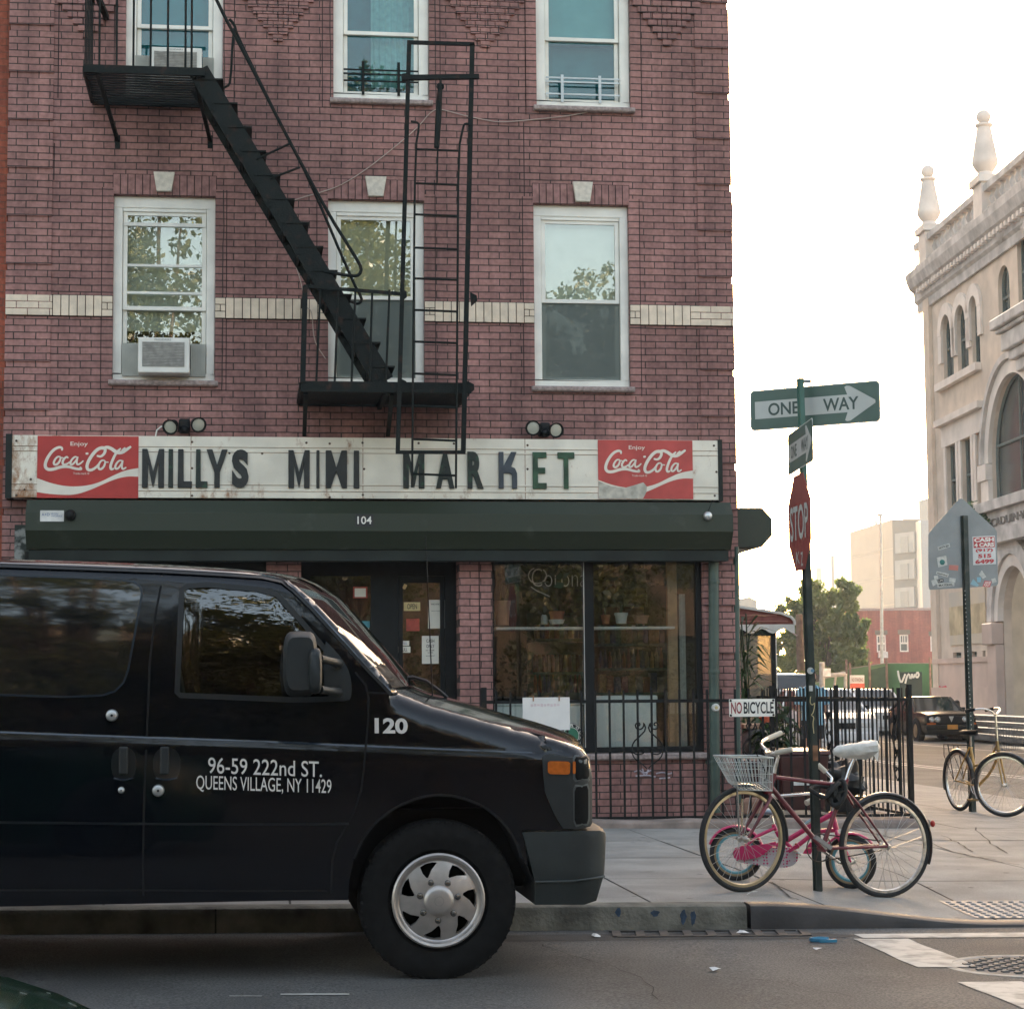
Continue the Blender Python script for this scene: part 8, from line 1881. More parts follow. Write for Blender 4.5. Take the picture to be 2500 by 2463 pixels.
def channel(mb, a, b_, wd, dp):
    a = Vector(a); b_ = Vector(b_); x = Vector((1,0,0)); y = Vector((0,1,0))
    prof = [(-wd*.5,0),(-wd*.32,0),(-wd*.28,-dp),(wd*.28,-dp),(wd*.32,0),(wd*.5,0),(wd*.5,.006),(wd*.27,.006),(wd*.23,-dp+.006),(-wd*.23,-dp+.006),(-wd*.27,.006),(-wd*.5,.006)]
    mb.loft([[p+x*s+y*t for s, t in prof] for p in (a, b_)])
mb = MB(); channel(mb, P0, P1, .062, .035); mb.build('lower_post', POLEM, sp); mb = MB(); channel(mb, P1+Vector((0,-.008,-.05)), P2+Vector((0,-.008,0)), .050, .03); mb.build('upper_post', POLET, sp)
def flat_sign(c, ang, w_, h, th=.004):
    """sign plane: local x along (cos,sin), z up; returns (origin, ux, normal to camera)"""
    ux_ = Vector((math.cos(ang), math.sin(ang), 0)); n = Vector((math.sin(ang), -math.cos(ang), 0)); return Vector(c), ux_, n
def rrect(w_, h, r, n=5):
    P = []
    for cx, cy, q0 in ((w_/2-r, h/2-r, 0), (-w_/2+r, h/2-r, 90), (-w_/2+r, -h/2+r, 180), (w_/2-r, -h/2+r, 270)):
        for k in range(n+1): q = R(q0+90*k/n); P.append((cx+r*math.cos(q), cy+r*math.sin(q)))
    return P
def onsign(P, o, ux_, n, off, th): return MB().prism([o+ux_*x+Vector((0,0,1))*z+n*off for x, z in P], n*th)
def oneway(c, ang, w_, h, name, lbl, front):
    o, ux_, n = flat_sign(c, ang, w_, h)
    s = onsign(rrect(w_, h, .03), o, ux_, n, 0, .003).build(name, SGW, sp); lab(s, lbl)
    onsign(rrect(w_-.016, h-.016, .026), o, ux_, n, .0032, .0012).build('green_field', SGB, s)
    k = w_; A = [(-.46,-.235*h/.3*1.02),(.25,-.235*h/.3*1.02)]
    hh = h*.215; ar = [(-.46*k,-hh),(.255*k,-hh),(.235*k,-h*.40),(.25*k,-h*.43),(.275*k,-h*.42),(.465*k,-.01),(.465*k,.01),(.275*k,h*.42),(.25*k,h*.43),(.235*k,h*.40),(.255*k,hh),(-.46*k,hh)]
    onsign(ar, o, ux_, n, .0046, .0012).build('white_arrow', SGW, s)
    mb = MB(); TW = M('sign_letter_green', (.05,.085,.075), .5, var=.1)
    text_mb('ONE', o+ux_*(-.355*k)+Vector((0,0,-hh*.72))+n*.0058, ux_, (0,0,1), .24*k, hh*1.44, n, depth=.001, bold=.02, mb=mb); mb.build('lettering', TW, s); mb = MB(); text_mb('WAY', o+ux_*(.07*k)+Vector((0,0,-hh*.72))+n*.0058, ux_, (0,0,1), .27*k, hh*1.44, n, depth=.001, bold=.02, mb=mb)
    mb.build('lettering', TW, s); return s
q = W(1991, 990, PY); ang1 = -R(29)-R(7.6)
oneway((q.x, PY+.03, q.z), ang1, .914, .275, 'one_way_sign', 'wide ONE WAY sign facing the camera with arrow pointing right', 1)
q = W(1944, 1097, PY); oneway((q.x, PY-.10, q.z+.0), -R(88)-R(7.6), .914, .275, 'one_way_sign', 'narrow looking ONE WAY sign seen almost edge on', 0)
q = W(1952, 1275, PY-.08); ang3 = -R(85)-R(7.6); o, ux_, n = flat_sign((q.x, PY-.085, q.z), ang3, 1, 1); Ro = .34
octg = [(Ro*math.cos(R(22.5+45*k)), Ro*math.sin(R(22.5+45*k))) for k in range(8)]
s = onsign(octg, o, ux_, n, 0, .003).build('stop_sign', SGS, sp); lab(s, 'red octagonal STOP sign seen almost edge on')
text_mb('STOP', o+ux_*(-.255)+Vector((0,0,-.115))+n*.0045, ux_, (0,0,1), .51, .23, n, depth=.001, bold=.015).build('lettering', SGW, s)
tm = MB(); text_mb('K', o+ux_*(-.10)+Vector((0,0,-.27))+n*.0045, ux_, (0,0,1), .10, .08, n, depth=.001, mb=tm); text_mb('z', o+ux_*(.03)+Vector((0,0,-.29))+n*.0045, ux_, (0,0,1), .06, .09, n, depth=.001, mb=tm); tm.build('scribble', SGW, s)
MB().box(P2.x+.02, P2.x+.075, PY-.01, PY+.0, P2.z-.03, P2.z-.005).build('end_bracket', SBACK, sp)
STK = M('pale_sticker', (.50,.50,.46), .5, var=.15, vs=30); STB = M('blue_sticker', (.12,.25,.36), .5, var=.2)
def polestick(u, v, r, mat, nm, rect=None):
    p = W(u, v, PY-.047); 
    if rect: MB().box(p.x-rect[0], p.x+rect[0], PY-.046, PY-.0425, p.z-rect[1], p.z+rect[1]).build(nm, mat, sp)
    else: MB().lathe((p.x, PY-.0425, p.z), (0,-1,0), [(r,0),(r,.003)], 20).build(nm, mat, sp)
polestick(1979, 1637, .022, STK, 'round_sticker'); p_ = W(1979, 1637, PY); MB().lathe((p_.x, PY-.0457, p_.z), (0,-1,0), [(.012,0),(.012,.001)], 16).build('blue_dot', STB, sp)
polestick(1980, 1680, 0, STK, 'sticker', (.012, .018)); polestick(1991, 1838, 0, RUST, 'rust_patch', (.017, .05))
tg = MB(); tg.tube(smoothpoly([W(u, v, PY-.044) for u, v in ((1979,1700),(1977,1715),(1984,1722),(1990,1712),(1986,1740),(1979,1745),(1988,1750),(1984,1765),(1987,1790))], 2, False), .003, 5); tg.build('scribble', M('pale_yellow_marker', (.5,.42,.22), .7), sp)

p2y = BG(2376, 1988).y; P2Y = 21.3
pB = W(2375, 1992, P2Y); pT = W(2354, 1259, P2Y); gb = gz(pB.x)+hs(pB.x, P2Y)
sp2 = thing('school_sign_pole', 'dark green perforated pole with the grey sticker covered back of a pentagon sign', 'sign pole', (pB.x, P2Y, gb))
mb = MB(); channel(mb, (pB.x, P2Y, gb-.02), tuple(pT), .085, .04); mb.build('post', POLEM, sp2)
mb = MB()
for k in range(34):
    u, v = 2357+17*(k/34), 1442+(1800-1442)*k/34; p = W(u-1, v, P2Y-.046); mb.lathe((p.x, P2Y-.0415, p.z), (0,-1,0), [(.006,0),(.006,.001)], 8)
mb.build('perforation', M('bright_hole', (.62,.6,.55), .8), sp2)
SPY = P2Y+.012
pent = [W(u, v, SPY) for u, v in ((2270,1440),(2433,1430),(2437,1424),(2433.5,1297),(2428,1290),(2352,1219),(2346,1217),(2340,1219),(2270,1298),(2266.5,1305),(2267,1432))]
pn = MB().prism(pent, (0,.004,0)).build('pentagon_sign', SBACK, sp2)
def stick(quad, mat, nm, lines=(), par=pn, tm=None):
    y = SPY-.002; Q = [W(u, v, y) for u, v in quad]; s = MB().prism(Q, (0,.0018,0)).build(nm, mat, par)
    ex_ = (Q[2]-Q[3]); ez_ = (Q[0]-Q[3]); wd, ht = ex_.length, ez_.length; return Q, ex_, ez_, wd, ht, y, s
CRED = M('sticker_red', (.48,.045,.05), .5, var=.08)
Q, ex_, ez_, wd, ht, y, s_ = stick(((2374,1310),(2429,1307),(2432,1377),(2376,1379.5)), M('sticker_white', (.62,.62,.60), .5, var=.06), 'cash_sticker'); lab(s_, 'white and red CASH 4CARS phone number sticker')
E_, Zv = ex_.normalized(), ez_.normalized()
blk = [Q[3]+E_*wd*.04+Zv*ht*.60, Q[3]+E_*wd*.96+Zv*ht*.60, Q[3]+E_*wd*.96+Zv*ht*.965, Q[3]+E_*wd*.04+Zv*ht*.965]; MB().prism([p+Vector((0,-.0012,0)) for p in blk], (0,.001,0)).build('red_block', CRED, pn)
tm = MB(); text_mb('CASH', Q[3]+E_*wd*.07+Zv*ht*.80+Vector((0,-.0013,0)), E_, Zv, wd*.86, ht*.145, (0,-1,0), depth=.0008, bold=.05, mb=tm); text_mb('4 CARS', Q[3]+E_*wd*.07+Zv*ht*.625+Vector((0,-.0013,0)), E_, Zv, wd*.86, ht*.145, (0,-1,0), depth=.0008, bold=.05, mb=tm); tm.build('white_lettering', WHITE, pn)
tm = MB(); text_mb('(917)', Q[3]+E_*wd*.12+Zv*ht*.43, E_, Zv, wd*.76, ht*.13, (0,-1,0), depth=.0015, bold=.05, mb=tm); text_mb('515', Q[3]+E_*wd*.22+Zv*ht*.235, E_, Zv, wd*.58, ht*.14, (0,-1,0), depth=.0015, bold=.05, mb=tm); text_mb('6499', Q[3]+E_*wd*.09+Zv*ht*.035, E_, Zv, wd*.82, ht*.155, (0,-1,0), depth=.0015, bold=.05, mb=tm); tm.build('red_lettering', CRED, pn)
for quad, txt, dk in ((((2288,1423.5),(2330,1422),(2330,1431),(2289,1434)), 'MATÉRIEL', 0), (((2289,1335),(2318,1326),(2320,1335),(2291,1344)), 'NOTICED', 0), (((2287,1394),(2317,1401),(2314,1409),(2285,1401)), 'mumbai', 0), (((2290,1415),(2303,1412),(2304,1420),(2291,1423)), 'LIPS', 1)):
    Q, ex_, ez_, wd, ht, y, s_ = stick(quad, TEXTBLK if dk else STK, 'sticker'); text_mb(txt, Q[3]+ex_*.08+ez_*.2+Vector((0,-.0002,0)), ex_, ez_, wd*.84, ht*.6, (0,-1,0), depth=.001, bold=.02).build('sticker_lettering', STK if dk else TEXTBLK, pn)
MUL = M('teal_green_print', (.03,.15,.13), .5, var=.3, vs=25)
Q, ex_, ez_, wd, ht, y, s_ = stick(((2287,1361),(2310,1356),(2313,1379),(2291,1385)), STK, 'sticker'); c_ = Q[3]+ex_*.5+ez_*.4; MB().lathe(c_+Vector((0,-.001,0)), (0,-1,0), [(ht*.28,0),(ht*.26,.0006)], 12).build('sticker_print', MUL, pn)
stick(((2317,1379),(2340,1380),(2339,1393),(2316,1391)), M('salmon_sticker', (.52,.20,.16), .5, var=.1), 'sticker')
stick(((2273,1417),(2285,1413),(2290,1424),(2278,1431)), STK, 'sticker'); stick(((2280,1406),(2290,1404),(2291,1413),(2281,1414)), STK, 'sticker'); stick(((2318,1410),(2334,1412),(2332,1422),(2317,1420)), STK, 'sticker')
stick(((2397,1392),(2408,1408),(2400,1413),(2390,1402)), STK, 'sticker'); stick(((2376,1413),(2390,1428),(2386,1432),(2369,1426)), M('sky_sticker', (.25,.42,.48), .5), 'sticker'); stick(((2385,1409),(2395,1409),(2394,1421),(2386,1421)), M('sky_sticker', (.22,.42,.50), .5), 'sticker')
stick(((2420,1413),(2430,1411),(2433,1420),(2423,1424)), STK, 'sticker')
Q, ex_, ez_, wd, ht, y, s_ = stick(((2404,1417),(2421,1419),(2417,1433),(2399,1432)), CRED, 'sticker'); tm = MB(); text_mb('GOOD', Q[3]+ex_*.1+ez_*.52+Vector((0,-.0002,0)), ex_, ez_, wd*.8, ht*.36, (0,-1,0), depth=.001, bold=.03, mb=tm); text_mb('FOOT', Q[3]+ex_*.1+ez_*.1+Vector((0,-.0002,0)), ex_, ez_, wd*.8, ht*.36, (0,-1,0), depth=.001, bold=.03, mb=tm); tm.build('sticker_lettering', WHITE, pn)

# ================================================================== PERSON
hd = W(1981, 1652, 36.0); px_, py_ = hd.x, 36.0; pz = gz(px_)+.02
SKIN = M('skin', (.36,.20,.14), .6, var=.08); SHIRT = M('striped_blue_shirt', (.07,.20,.33), .8, var=0); N, L = nodes(SHIRT); wv = N.new('ShaderNodeTexWave'); wv.bands_direction = 'X'; wv.inputs['Scale'].default_value = 5.2; wv.inputs['Distortion'].default_value = 1.2; wv.inputs['Detail'].default_value = 2
tc = N.new('ShaderNodeTexCoord'); rr_ = N.new('ShaderNodeValToRGB'); rr_.color_ramp.elements[0].color = (.03,.09,.17,1); rr_.color_ramp.elements[1].color = (.24,.45,.55,1); L.new(tc.outputs['Object'], wv.inputs['Vector']); L.new(wv.outputs[0], rr_.inputs[0]); L.new(rr_.outputs[0], N['Principled BSDF'].inputs['Base Color'])
man = thing('person', 'man in a striped blue short sleeved shirt and dark shorts standing behind the sign pole', 'person', (px_, py_, pz))
sk = [((0,0,.95),.13),((0,0,1.18),.13),((0,0,1.42),.14),((0,0,1.53),.06),((0,-.01,1.60),.055),((-.19,0,1.44),.065),((-.245,.0,1.18),.045),((-.26,-.04,.95),.035),((-.262,-.06,.84),.035),((.19,0,1.44),.065),((.245,.0,1.18),.045),((.26,-.04,.95),.035),((.262,-.06,.84),.035),
      ((-.10,0,.86),.095),((-.11,-.05,.50),.06),((-.115,.02,.10),.042),((-.12,-.10,.04),.04),((.10,0,.86),.095),((.12,.06,.50),.06),((.125,.14,.10),.042),((.13,.03,.04),.04)]
ed = [(0,1),(1,2),(2,3),(3,4),(2,5),(5,6),(6,7),(7,8),(2,9),(9,10),(10,11),(11,12),(0,13),(13,14),(14,15),(15,16),(0,17),(17,18),(18,19),(19,20)]
def skin_body(sk, ed, name, mat, par, off):
    me = bpy.data.meshes.new(name); me.from_pydata([Vector(p) for p, r in sk], ed, []); o = bpy.data.objects.new(name, me); C.objects.link(o); o.parent = par
    sm = o.modifiers.new('skin', 'SKIN'); 
    if not me.skin_vertices: 
        bm = bmesh.new(); bm.from_mesh(me); bm.verts.layers.skin.verify(); bm.to_mesh(me); bm.free()
    for i, (p, r) in enumerate(sk): me.skin_vertices[0].data[i].radius = (r, r*.85); me.skin_vertices[0].data[i].use_root = (i == 0)
    sb = o.modifiers.new('sub', 'SUBSURF'); sb.levels = 1; sb.render_levels = 1
    dg = bpy.context.evaluated_depsgraph_get(); m2 = bpy.data.meshes.new_from_object(o.evaluated_get(dg)); m2.materials.clear(); m2.materials.append(mat); m2.polygons.foreach_set('use_smooth', [True]*len(m2.polygons)); o.modifiers.clear(); o.data = m2
    bpy.data.meshes.remove(me); ORG[o.name] = ORG[par.name]; return o
bodyo = skin_body(sk, ed, 'body', SKIN, man, (0,0,0))
# head with face, and fingers, joined into the body mesh
hm = MB(); hc = Vector((0,-.015,1.69)); rings = []
for t, rx, ry, dy in ((-.115,.035,.045,-.03),(-.10,.052,.07,-.02),(-.06,.066,.09,-.01),(0,.075,.098,0),(.05,.076,.098,.005),(.09,.062,.08,.01),(.115,.03,.04,.01)):
    rings.append([hc+Vector((rx*math.cos(q), ry*math.sin(q)+dy, t)) for q in [2*math.pi*k/18 for k in range(18)]])
hm.loft(rings); hm.add([hc+Vector(p) for p in ((-.012,-.09,.02),(.012,-.09,.02),(.018,-.118,-.025),(-.018,-.118,-.025),(0,-.095,-.035))], [(0,1,2,3),(3,2,4),(0,3,4),(1,4,2)])
for s in (-1, 1): hm.ball(hc+Vector((s*.078,.01,-.01)), .03, (.35,.7,1.1), 8, 6)
for s in (-1, 1):
    for k, ln in enumerate((.07,.08,.085,.075)):
        b0 = Vector((s*.262, -.085+.018*k, .80)); hm.tube([b0+Vector((0,0,.04)), b0, b0+Vector((-s*.006,-.004,-ln*.55)), b0+Vector((-s*.018,-.008,-ln))], [.010,.009,.008,.006], 6)
    b0 = Vector((s*.25,-.10,.82)); hm.tube([b0+Vector((0,.02,.03)), b0, b0+Vector((-s*.01,-.02,-.04))], [.012,.010,.008], 6)
hm.v = [tuple(Vector(p)+Vector((px_, py_, pz))) for p in hm.v]; hobj = hm.build('head', SKIN, man, smooth=60)
bm = bmesh.new(); bm.from_mesh(bodyo.data); bm.from_mesh(hobj.data); bm.to_mesh(bodyo.data); bm.free(); bpy.data.objects.remove(hobj)
bodyo.data.polygons.foreach_set('use_smooth', [True]*len(bodyo.data.polygons))
def mloft(rs, name, mat, cap=True, n=20):
    mb = MB(); mb.loft([[(px_+cx+rx*math.cos(q), py_+cy+ry*math.sin(q), pz+z) for q in [2*math.pi*k/n for k in range(n)]] for z, rx, ry, cx, cy in rs], caps=cap); return mb.build(name, mat, man, smooth=60)
sh = MB(); sh.loft([[(px_+rx*math.cos(q), py_+ry*math.sin(q), pz+z) for q in [2*math.pi*k/20 for k in range(20)]] for z, rx, ry in ((.80,.21,.15),(1.0,.20,.145),(1.25,.205,.145),(1.40,.215,.13),(1.47,.19,.11),(1.53,.09,.08))])
for s in (-1, 1): sh.tube([(px_+s*.16, py_, pz+1.46), (px_+s*.215, py_, pz+1.38), (px_+s*.255, py_-.01, pz+1.17)], [.075,.085,.088], 14)
sh.build('shirt', SHIRT, man, smooth=60)
st_ = MB(); st_.loft([[(px_+.19*math.cos(q), py_+.14*math.sin(q), pz+z) for q in [2*math.pi*k/20 for k in range(20)]] for z in (.84,.95)])
for s, dy in ((-1,-.04),(1,.05)): st_.tube([(px_+s*.095, py_, pz+.88), (px_+s*.112, py_+dy, pz+.56)], [.115,.105], 16)
st_.build('shorts', M('dark_navy_shorts', (.02,.024,.032), .9, var=.1), man, smooth=60)
hr_ = MB(); hr_.loft([[(px_+hc.x+rx*math.cos(q), py_+hc.y+.012+ry*math.sin(q), pz+hc.z+z) for q in [2*math.pi*k/18 for k in range(18)]] for z, rx, ry in ((.035,.081,.102),(.075,.078,.098),(.105,.062,.08),(.128,.03,.04))]); hr_.build('hair', M('dark_brown_hair', (.03,.02,.014), .8), man, smooth=60)
bd = MB(); bd.loft([[(px_+hc.x+rx*math.cos(q), py_+hc.y-.022+ry*math.sin(q), pz+hc.z+z) for q in [math.pi+math.pi*k/12 for k in range(13)]] for z, rx, ry in ((-.118,.036,.05),(-.09,.062,.08),(-.05,.075,.088))], closed=False); bd.build('beard', M('dark_beard', (.035,.022,.016), .85), man, smooth=60)
for s, yy2 in ((-1,-.08),(1,.05)): MB().loft([[(px_+s*.122+rx*math.cos(q), py_+yy2+ry*math.sin(q), pz+z) for q in [2*math.pi*k/14 for k in range(14)]] for z, rx, ry in ((-.01,.05,.13),(.03,.05,.13),(.08,.042,.08))]).build('shoe', M('dark_shoe', (.03,.03,.03), .7), man, smooth=60)

# ================================================================== CARS
CGL = M('car_window_dark', (.03,.035,.035), .06, var=0, spec=.8, coat=.5)
def car(name, label, o, heading, Lc, Wc, prof, roof, paint, rim, wheel_x, rw, lamp='rect', plate=None, group=None, glass=CGL, trim=DARK):
    """prof: (x, z_top, half width); roof: (x_base_rear, x_roof_rear, x_roof_front, x_base_front, z_roof); +x is the front"""
    t = thing(name, label, 'car', o, group); Mx = Matrix.Translation(o) @ Matrix.Rotation(heading, 4, 'Z'); hw = Wc/2
    def zt(x):
        for i in range(len(prof)-1):
            if prof[i][0] <= x <= prof[i+1][0]: k = (x-prof[i][0])/(prof[i+1][0]-prof[i][0]); return prof[i][1]+(prof[i+1][1]-prof[i][1])*k, (prof[i][2]+(prof[i+1][2]-prof[i][2])*k)*hw
        return prof[-1][1], prof[-1][2]*hw
    mb = MB(); rings = []; x = prof[0][0]; n = 44
    for i in range(n+1):
        x = prof[0][0]+(prof[-1][0]-prof[0][0])*i/n; z, w_ = zt(x); zl = .2
        for wx in wheel_x:
            if abs(x-wx) < rw+.06: zl = max(zl, .2+0*1); 
        h = [(w_*.90, zl), (w_*.99, zl+.12), (w_, zl+(z-zl)*.55), (w_*.985, z-.07), (w_*.93, z-.012), (w_*.6, z+.012), (0, z+.02)]
        rings.append([(x, -a, b) for a, b in h]+[(x, a, b) for a, b in h[::-1][1:]])
    mb.loft(rings, True, True).xf(Mx); mb.build('body', paint, t, smooth=35)
    xbr, xrr, xrf, xbf, zr = roof; mbg = MB(); lo = []; hi = []
    zb1 = zt(xbr)[0]-.02; zb2 = zt(xbf)[0]-.02; w1 = hw*.90; w2 = hw*.72
    base = [(xbr,-w1,zb1),(xbf,-w1,zb2),(xbf,w1,zb2),(xbr,w1,zb1)]; topv = [(xrr,-w2,zr-.03),(xrf,-w2,zr-.03),(xrf,w2,zr-.03),(xrr,w2,zr-.03)]
    mbg.add(base+topv, [(0,1,5,4),(1,2,6,5),(2,3,7,6),(3,0,4,7),(4,5,6,7)]); mbg.xf(Mx); mbg.build('greenhouse_glass', glass, t)
    mb = MB(); 
    mb.loft([[(xrr-.03,-w2-.02,zr-.05),(xrf+.03,-w2-.02,zr-.05),(xrf+.03,w2+.02,zr-.05),(xrr-.03,w2+.02,zr-.05)],[(xrr+.02,-w2+.03,zr-.005),(xrf-.03,-w2+.03,zr-.005),(xrf-.03,w2-.03,zr-.005),(xrr+.02,w2-.03,zr-.005)],[(xrr+.2,-w2+.2,zr+.012),(xrf-.2,-w2+.2,zr+.012),(xrf-.2,w2-.2,zr+.012),(xrr+.2,w2-.2,zr+.012)]])
    for b, tp in zip(base, topv): mb.bar(Vector(b), Vector(tp), .07, .06)
    for s in (-1, 1): xm = (xbr+xbf)/2-.1; mb.bar((xm, s*w1, (zb1+zb2)/2), ((xrr+xrf)/2-.1, s*(w2+.0), zr-.04), .07, .05)
    mb.xf(Mx); mb.build('roof', paint, t, smooth=30, bevel=.008)
    for wx in wheel_x:
        for s in (-1, 1):
            c = Vector((wx, s*(hw-.02), rw)); ax = Vector((0, s, 0))
            MB().lathe(c-ax*.05, ax, [(rw+.07,0),(rw+.07,.075),(rw+.0,.076)], 28).xf(Mx).build('wheel_arch', BLACK, t) if True else None
            w_ = MB().lathe(c, ax, [(rw*.7,-.2),(rw,-.18),(rw,-.02),(rw*.9,.03),(rw*.66,.035),(rw*.62,.02)], 30, caps=False).xf(Mx).build('wheel', RUBBER, t, smooth=40)
            m_ = MB().lathe(c, ax, [(rw*.66,.02),(rw*.64,.04),(rw*.56,.03),(rw*.3,.045),(.01,.05)], 24)
            m_.xf(Mx).build('rim', rim, w_, smooth=30)
    xf_ = prof[-1][0]; zf, wf = zt(xf_-.02)
    HL = M('headlamp_glass', (.62,.64,.62), .12, .3, var=.1, vs=20)
    if lamp == 'round':
        g = MB().box(xf_+.002, xf_+.02, -wf+.1, wf-.1, zf-.27, zf-.05).xf(Mx).build('grille', trim, t)
        for y in (-.60, -.42, .42, .60):
            MB().lathe((xf_+.015, y, zf-.155), (1,0,0), [(.088,0),(.09,.02),(.08,.028)], 20).xf(Mx).build('lamp_ring', CHROME, t); MB().lathe((xf_+.025, y, zf-.155), (1,0,0), [(.08,0),(.05,.018),(.005,.024)], 20).xf(Mx).build('headlight', HL, t, smooth=40)
        MB().prism([(xf_+.021,-.075,zf-.06),(xf_+.021,.075,zf-.06),(xf_+.021,0,zf-.23)], (.012,0,0)).xf(Mx).build('grille_shield', ALU, t)
        MB().box(xf_-.05, xf_+.12, -wf-.02, wf+.02, .36, .50).xf(Mx).build('bumper', trim, t, bevel=.03)
        for y in (-.62, .62): MB().box(xf_+.0, xf_+.06, y-.13, y+.13, .505, .55).xf(Mx).build('indicator', AMB, t)
    else:
        for y in (-1, 1): MB().box(xf_-.12, xf_+.015, y*(wf-.30)-.19, y*(wf-.30)+.19, zf-.22, zf-.08).xf(Mx).build('headlight', HL, t, bevel=.03)
        MB().box(xf_-.02, xf_+.02, -wf+.55, wf-.55, zf-.24, zf-.10).xf(Mx).build('grille', trim, t); MB().box(xf_-.1, xf_+.08, -wf*.98, wf*.98, .30, .52).xf(Mx).build('bumper', paint, t, bevel=.04)
    if plate: MB().box(xf_+.121, xf_+.13, -.16, .16, .36, .50).xf(Mx).build('number_plate', plate, t)
    for s in (-1, 1): MB().box(xbf-.55, xbf-.40, s*(hw+.02)-.07, s*(hw+.02)+.09*s, zb2+.03, zb2+.14).xf(Mx).build('wing_mirror', trim, t, bevel=.02)
    return t
hdg = R(-90-2)
CPB = M('glossy_black_car_paint', (.004,.004,.004), .25, var=0, spec=.35); CPW = M('white_car_paint', (.62,.63,.63), .2, var=0, coat=.8); GOLD = M('bronze_alloy_rim', (.28,.20,.12), .4, .6, var=.15)
pc = G(2338, 1818); zc_ = gz(pc.x)
car('black_car', 'glossy black wedge shaped coupe with four round headlights and bronze wheels across the side street', Vector((W(2272,1800,60.2).x, 60.2, zc_)), hdg, 4.2, 1.68,
    [(-2.1,.85,.86),(-1.5,.93,.97),(0,.90,1.0),(.9,.88,1.0),(1.5,.87,.98),(2.0,.82,.94),(2.08,.80,.90)], (-1.7,-.75,.10,.95,1.32), CPB, GOLD, (-1.22, 1.25), .31, 'round', M('orange_plate', (.55,.24,.04), .5))
SUVp = [(-2.2,1.0,.9),(-1.6,1.06,.98),(0,1.04,1.0),(1.0,1.0,1.0),(1.8,.93,.97),(2.2,.82,.88)]
car('white_car', 'white car parked just behind the black coupe', Vector((W(2130,1780,69).x, 69, gz(24))), hdg, 4.5, 1.8, SUVp, (-2.0,-1.4,.2,1.05,1.62), CPW, ALU, (-1.35, 1.4), .34, group='white cars parked on the side street')
car('white_car', 'white car seen through the fence behind the man, nearest of the white cars', Vector((W(2005,1800,47).x, 47, gz(13))), hdg, 4.5, 1.8, SUVp, (-2.0,-1.3,.25,1.1,1.5), CPW, ALU, (-1.35, 1.4), .34, group='white cars parked on the side street')
car('white_van', 'white van roof showing between the porch post and the man', Vector((W(1905,1750,62).x, 62, gz(13))), hdg, 4.8, 1.9, [(-2.4,1.15,.95),(0,1.15,1.0),(1.2,1.12,1.0),(2.0,1.0,.96),(2.4,.9,.9)], (-2.3,-2.2,.8,1.5,1.95), CPW, ALU, (-1.5, 1.5), .34)
bpy.data.objects['white_van']['category'] = 'van'
# green car whose bonnet corner cuts the bottom left of the photo
GRN = M('dark_green_car_paint', (.006,.045,.024), .15, var=0, coat=1)
gl_ = W(150, 2420, 3.6)
car('green_car', 'dark green car of which only the black edged bonnet corner shows at the bottom left', Vector((-2.34, 3.12, gz(-2))), R(0), 4.2, 1.72, [(-2.1,.9,.88),(-1.5,.95,.98),(0,.93,1.0),(.9,.925,1.0),(1.55,.885,.97),(1.95,.83,.90),(2.1,.77,.80)], (-1.7,-.9,.2,1.0,1.38), GRN, IRON, (-1.25, 1.3), .31)

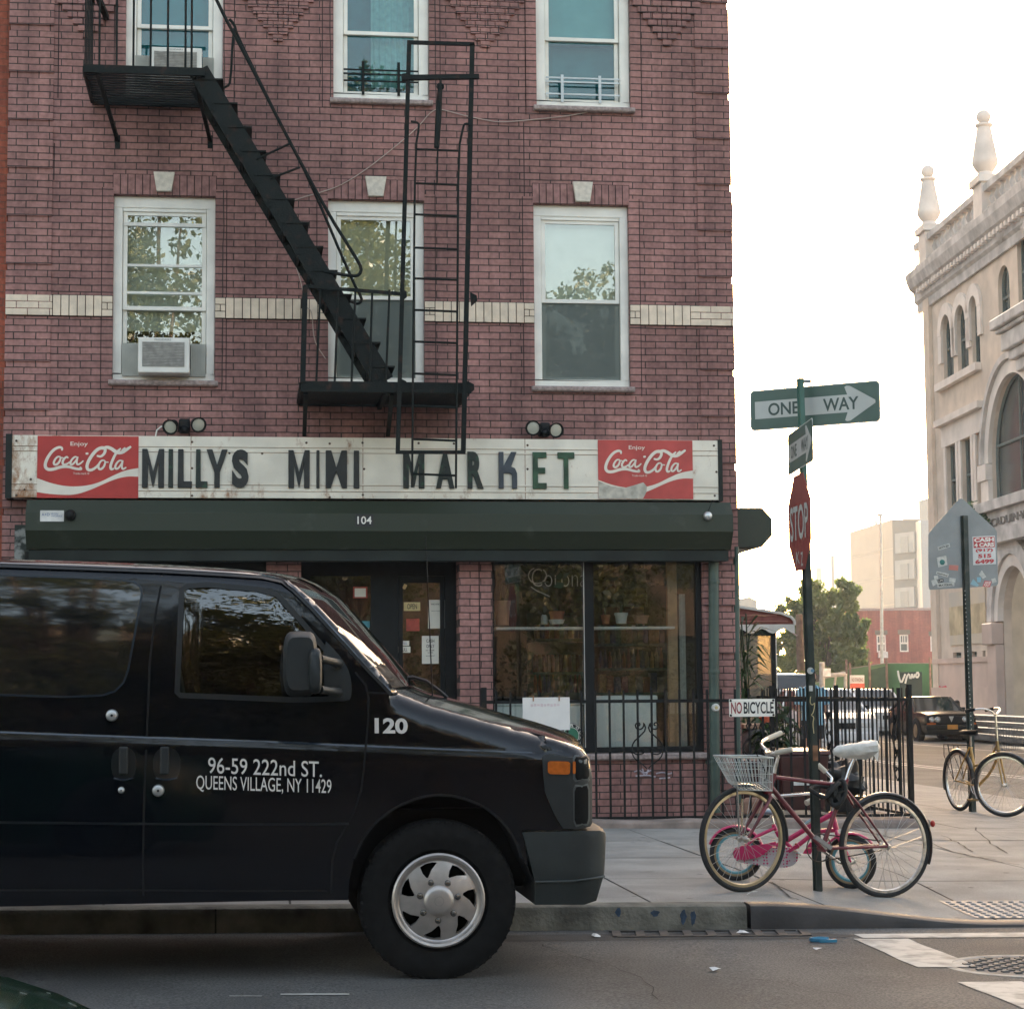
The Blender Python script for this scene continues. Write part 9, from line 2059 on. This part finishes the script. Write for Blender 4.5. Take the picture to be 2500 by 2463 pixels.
# ================================================================== WHAT THE WINDOWS REFLECT: trees and a wall across the street
ox = thing('terrace_building', 'tan brick terrace on the opposite side of the street, seen only in reflections', 'building', (-18, -17, 0)); TAN = brick_mat('tan_brick', (.25,.185,.13), (.21,.155,.11), (.2,.16,.13))
wh = [(x+.0, x+1.1, z, z+1.8) for x in range(-24, 30, 3) for z in (1.0, 4.2, 7.2)]
wall_holes(-27, 33, -.6, 9.0, wh, -17, -.2).build('wall', TAN, ox); mb = MB()
for a, b_, c, d in wh: mb.quad((a,-17.2,c),(b_,-17.2,c),(b_,-17.2,d),(a,-17.2,d))
mb.build('window_pane', GL_FAR, ox)
LF2 = leaf_mat('street_tree_leaf', (.06,.075,.02), (.135,.135,.035), .45, vs=.7)
for i, (x, y, h, sp_, lbl) in enumerate(((.3,-10.5,9.5,2.6,'low leafy street tree reflected in the front side window of the van'), (-13.5,-9,12.5,3.6,'leafy street tree reflected at the far rear of the van'), (14.5,-10,10.5,3.2,'leafy street tree reflected in the right end of the shop window'), (-6.5,-7.5,11.5,3.4,'leafy street tree reflected in the rear window of the van'), (-2.4,-8.5,16.5,3.6,'tall leafy street tree reflected in the window above the left sign end'), (2.6,-8.0,16.8,3.7,'tall leafy street tree reflected in the middle window behind the ladder'), (8.6,-9.5,12.3,3.3,'shorter leafy street tree reflected low in the right hand window'))):
    random.seed(40+i); bl = []
    for k in range(11): z = 1.9+(h-3.0)*k/10; rr2 = sp_*(.45+.5*math.sin(math.pi*min(1,(k+2)/12))); a_ = k*2.4; bl.append(((x+.9*math.cos(a_), y+.9*math.sin(a_), z), rr2*.62))
    tree('street_tree', lbl, (x, y, gz(x)), bl, 22000, .15, .22, LF2, 'street trees across the road', seed=50+i)

hg = MB(); random.seed(77); x = -15.
while x < 13:
    h = random.choice((1.5, 2.1, 2.6, 2.8))
    if random.random() > .12: leafcloud(hg, (x, -5.6, h*.5), .75, 420, .13, (1, .5, h*.66))
    x += .8
o = hg.build('hedge', leaf_mat('dark_hedge_leaf', (.012,.022,.008), (.03,.042,.014), .3), None); tag(o, 'ragged leafy hedge along the opposite pavement, reflected dark in the van side', 'hedge'); recenter(o, (-1, -5.6, 0))
# ================================================================== HAZE
HAZE = 1
if HAZE:
    hz = MB().box(-120, 260, -60, 720, -6, 95).build('haze', bpy.data.materials.new('haze_air'), None); hz['kind'] = 'stuff'
    m = hz.data.materials[0]; m.use_nodes = True; N, L = nodes(m); N.remove(N['Principled BSDF']); v_ = N.new('ShaderNodeVolumePrincipled')
    v_.inputs['Color'].default_value = (.84,.92,1,1); v_.inputs['Density'].default_value = .00048; v_.inputs['Anisotropy'].default_value = .25; L.new(v_.outputs[0], N['Material Output'].inputs['Volume'])
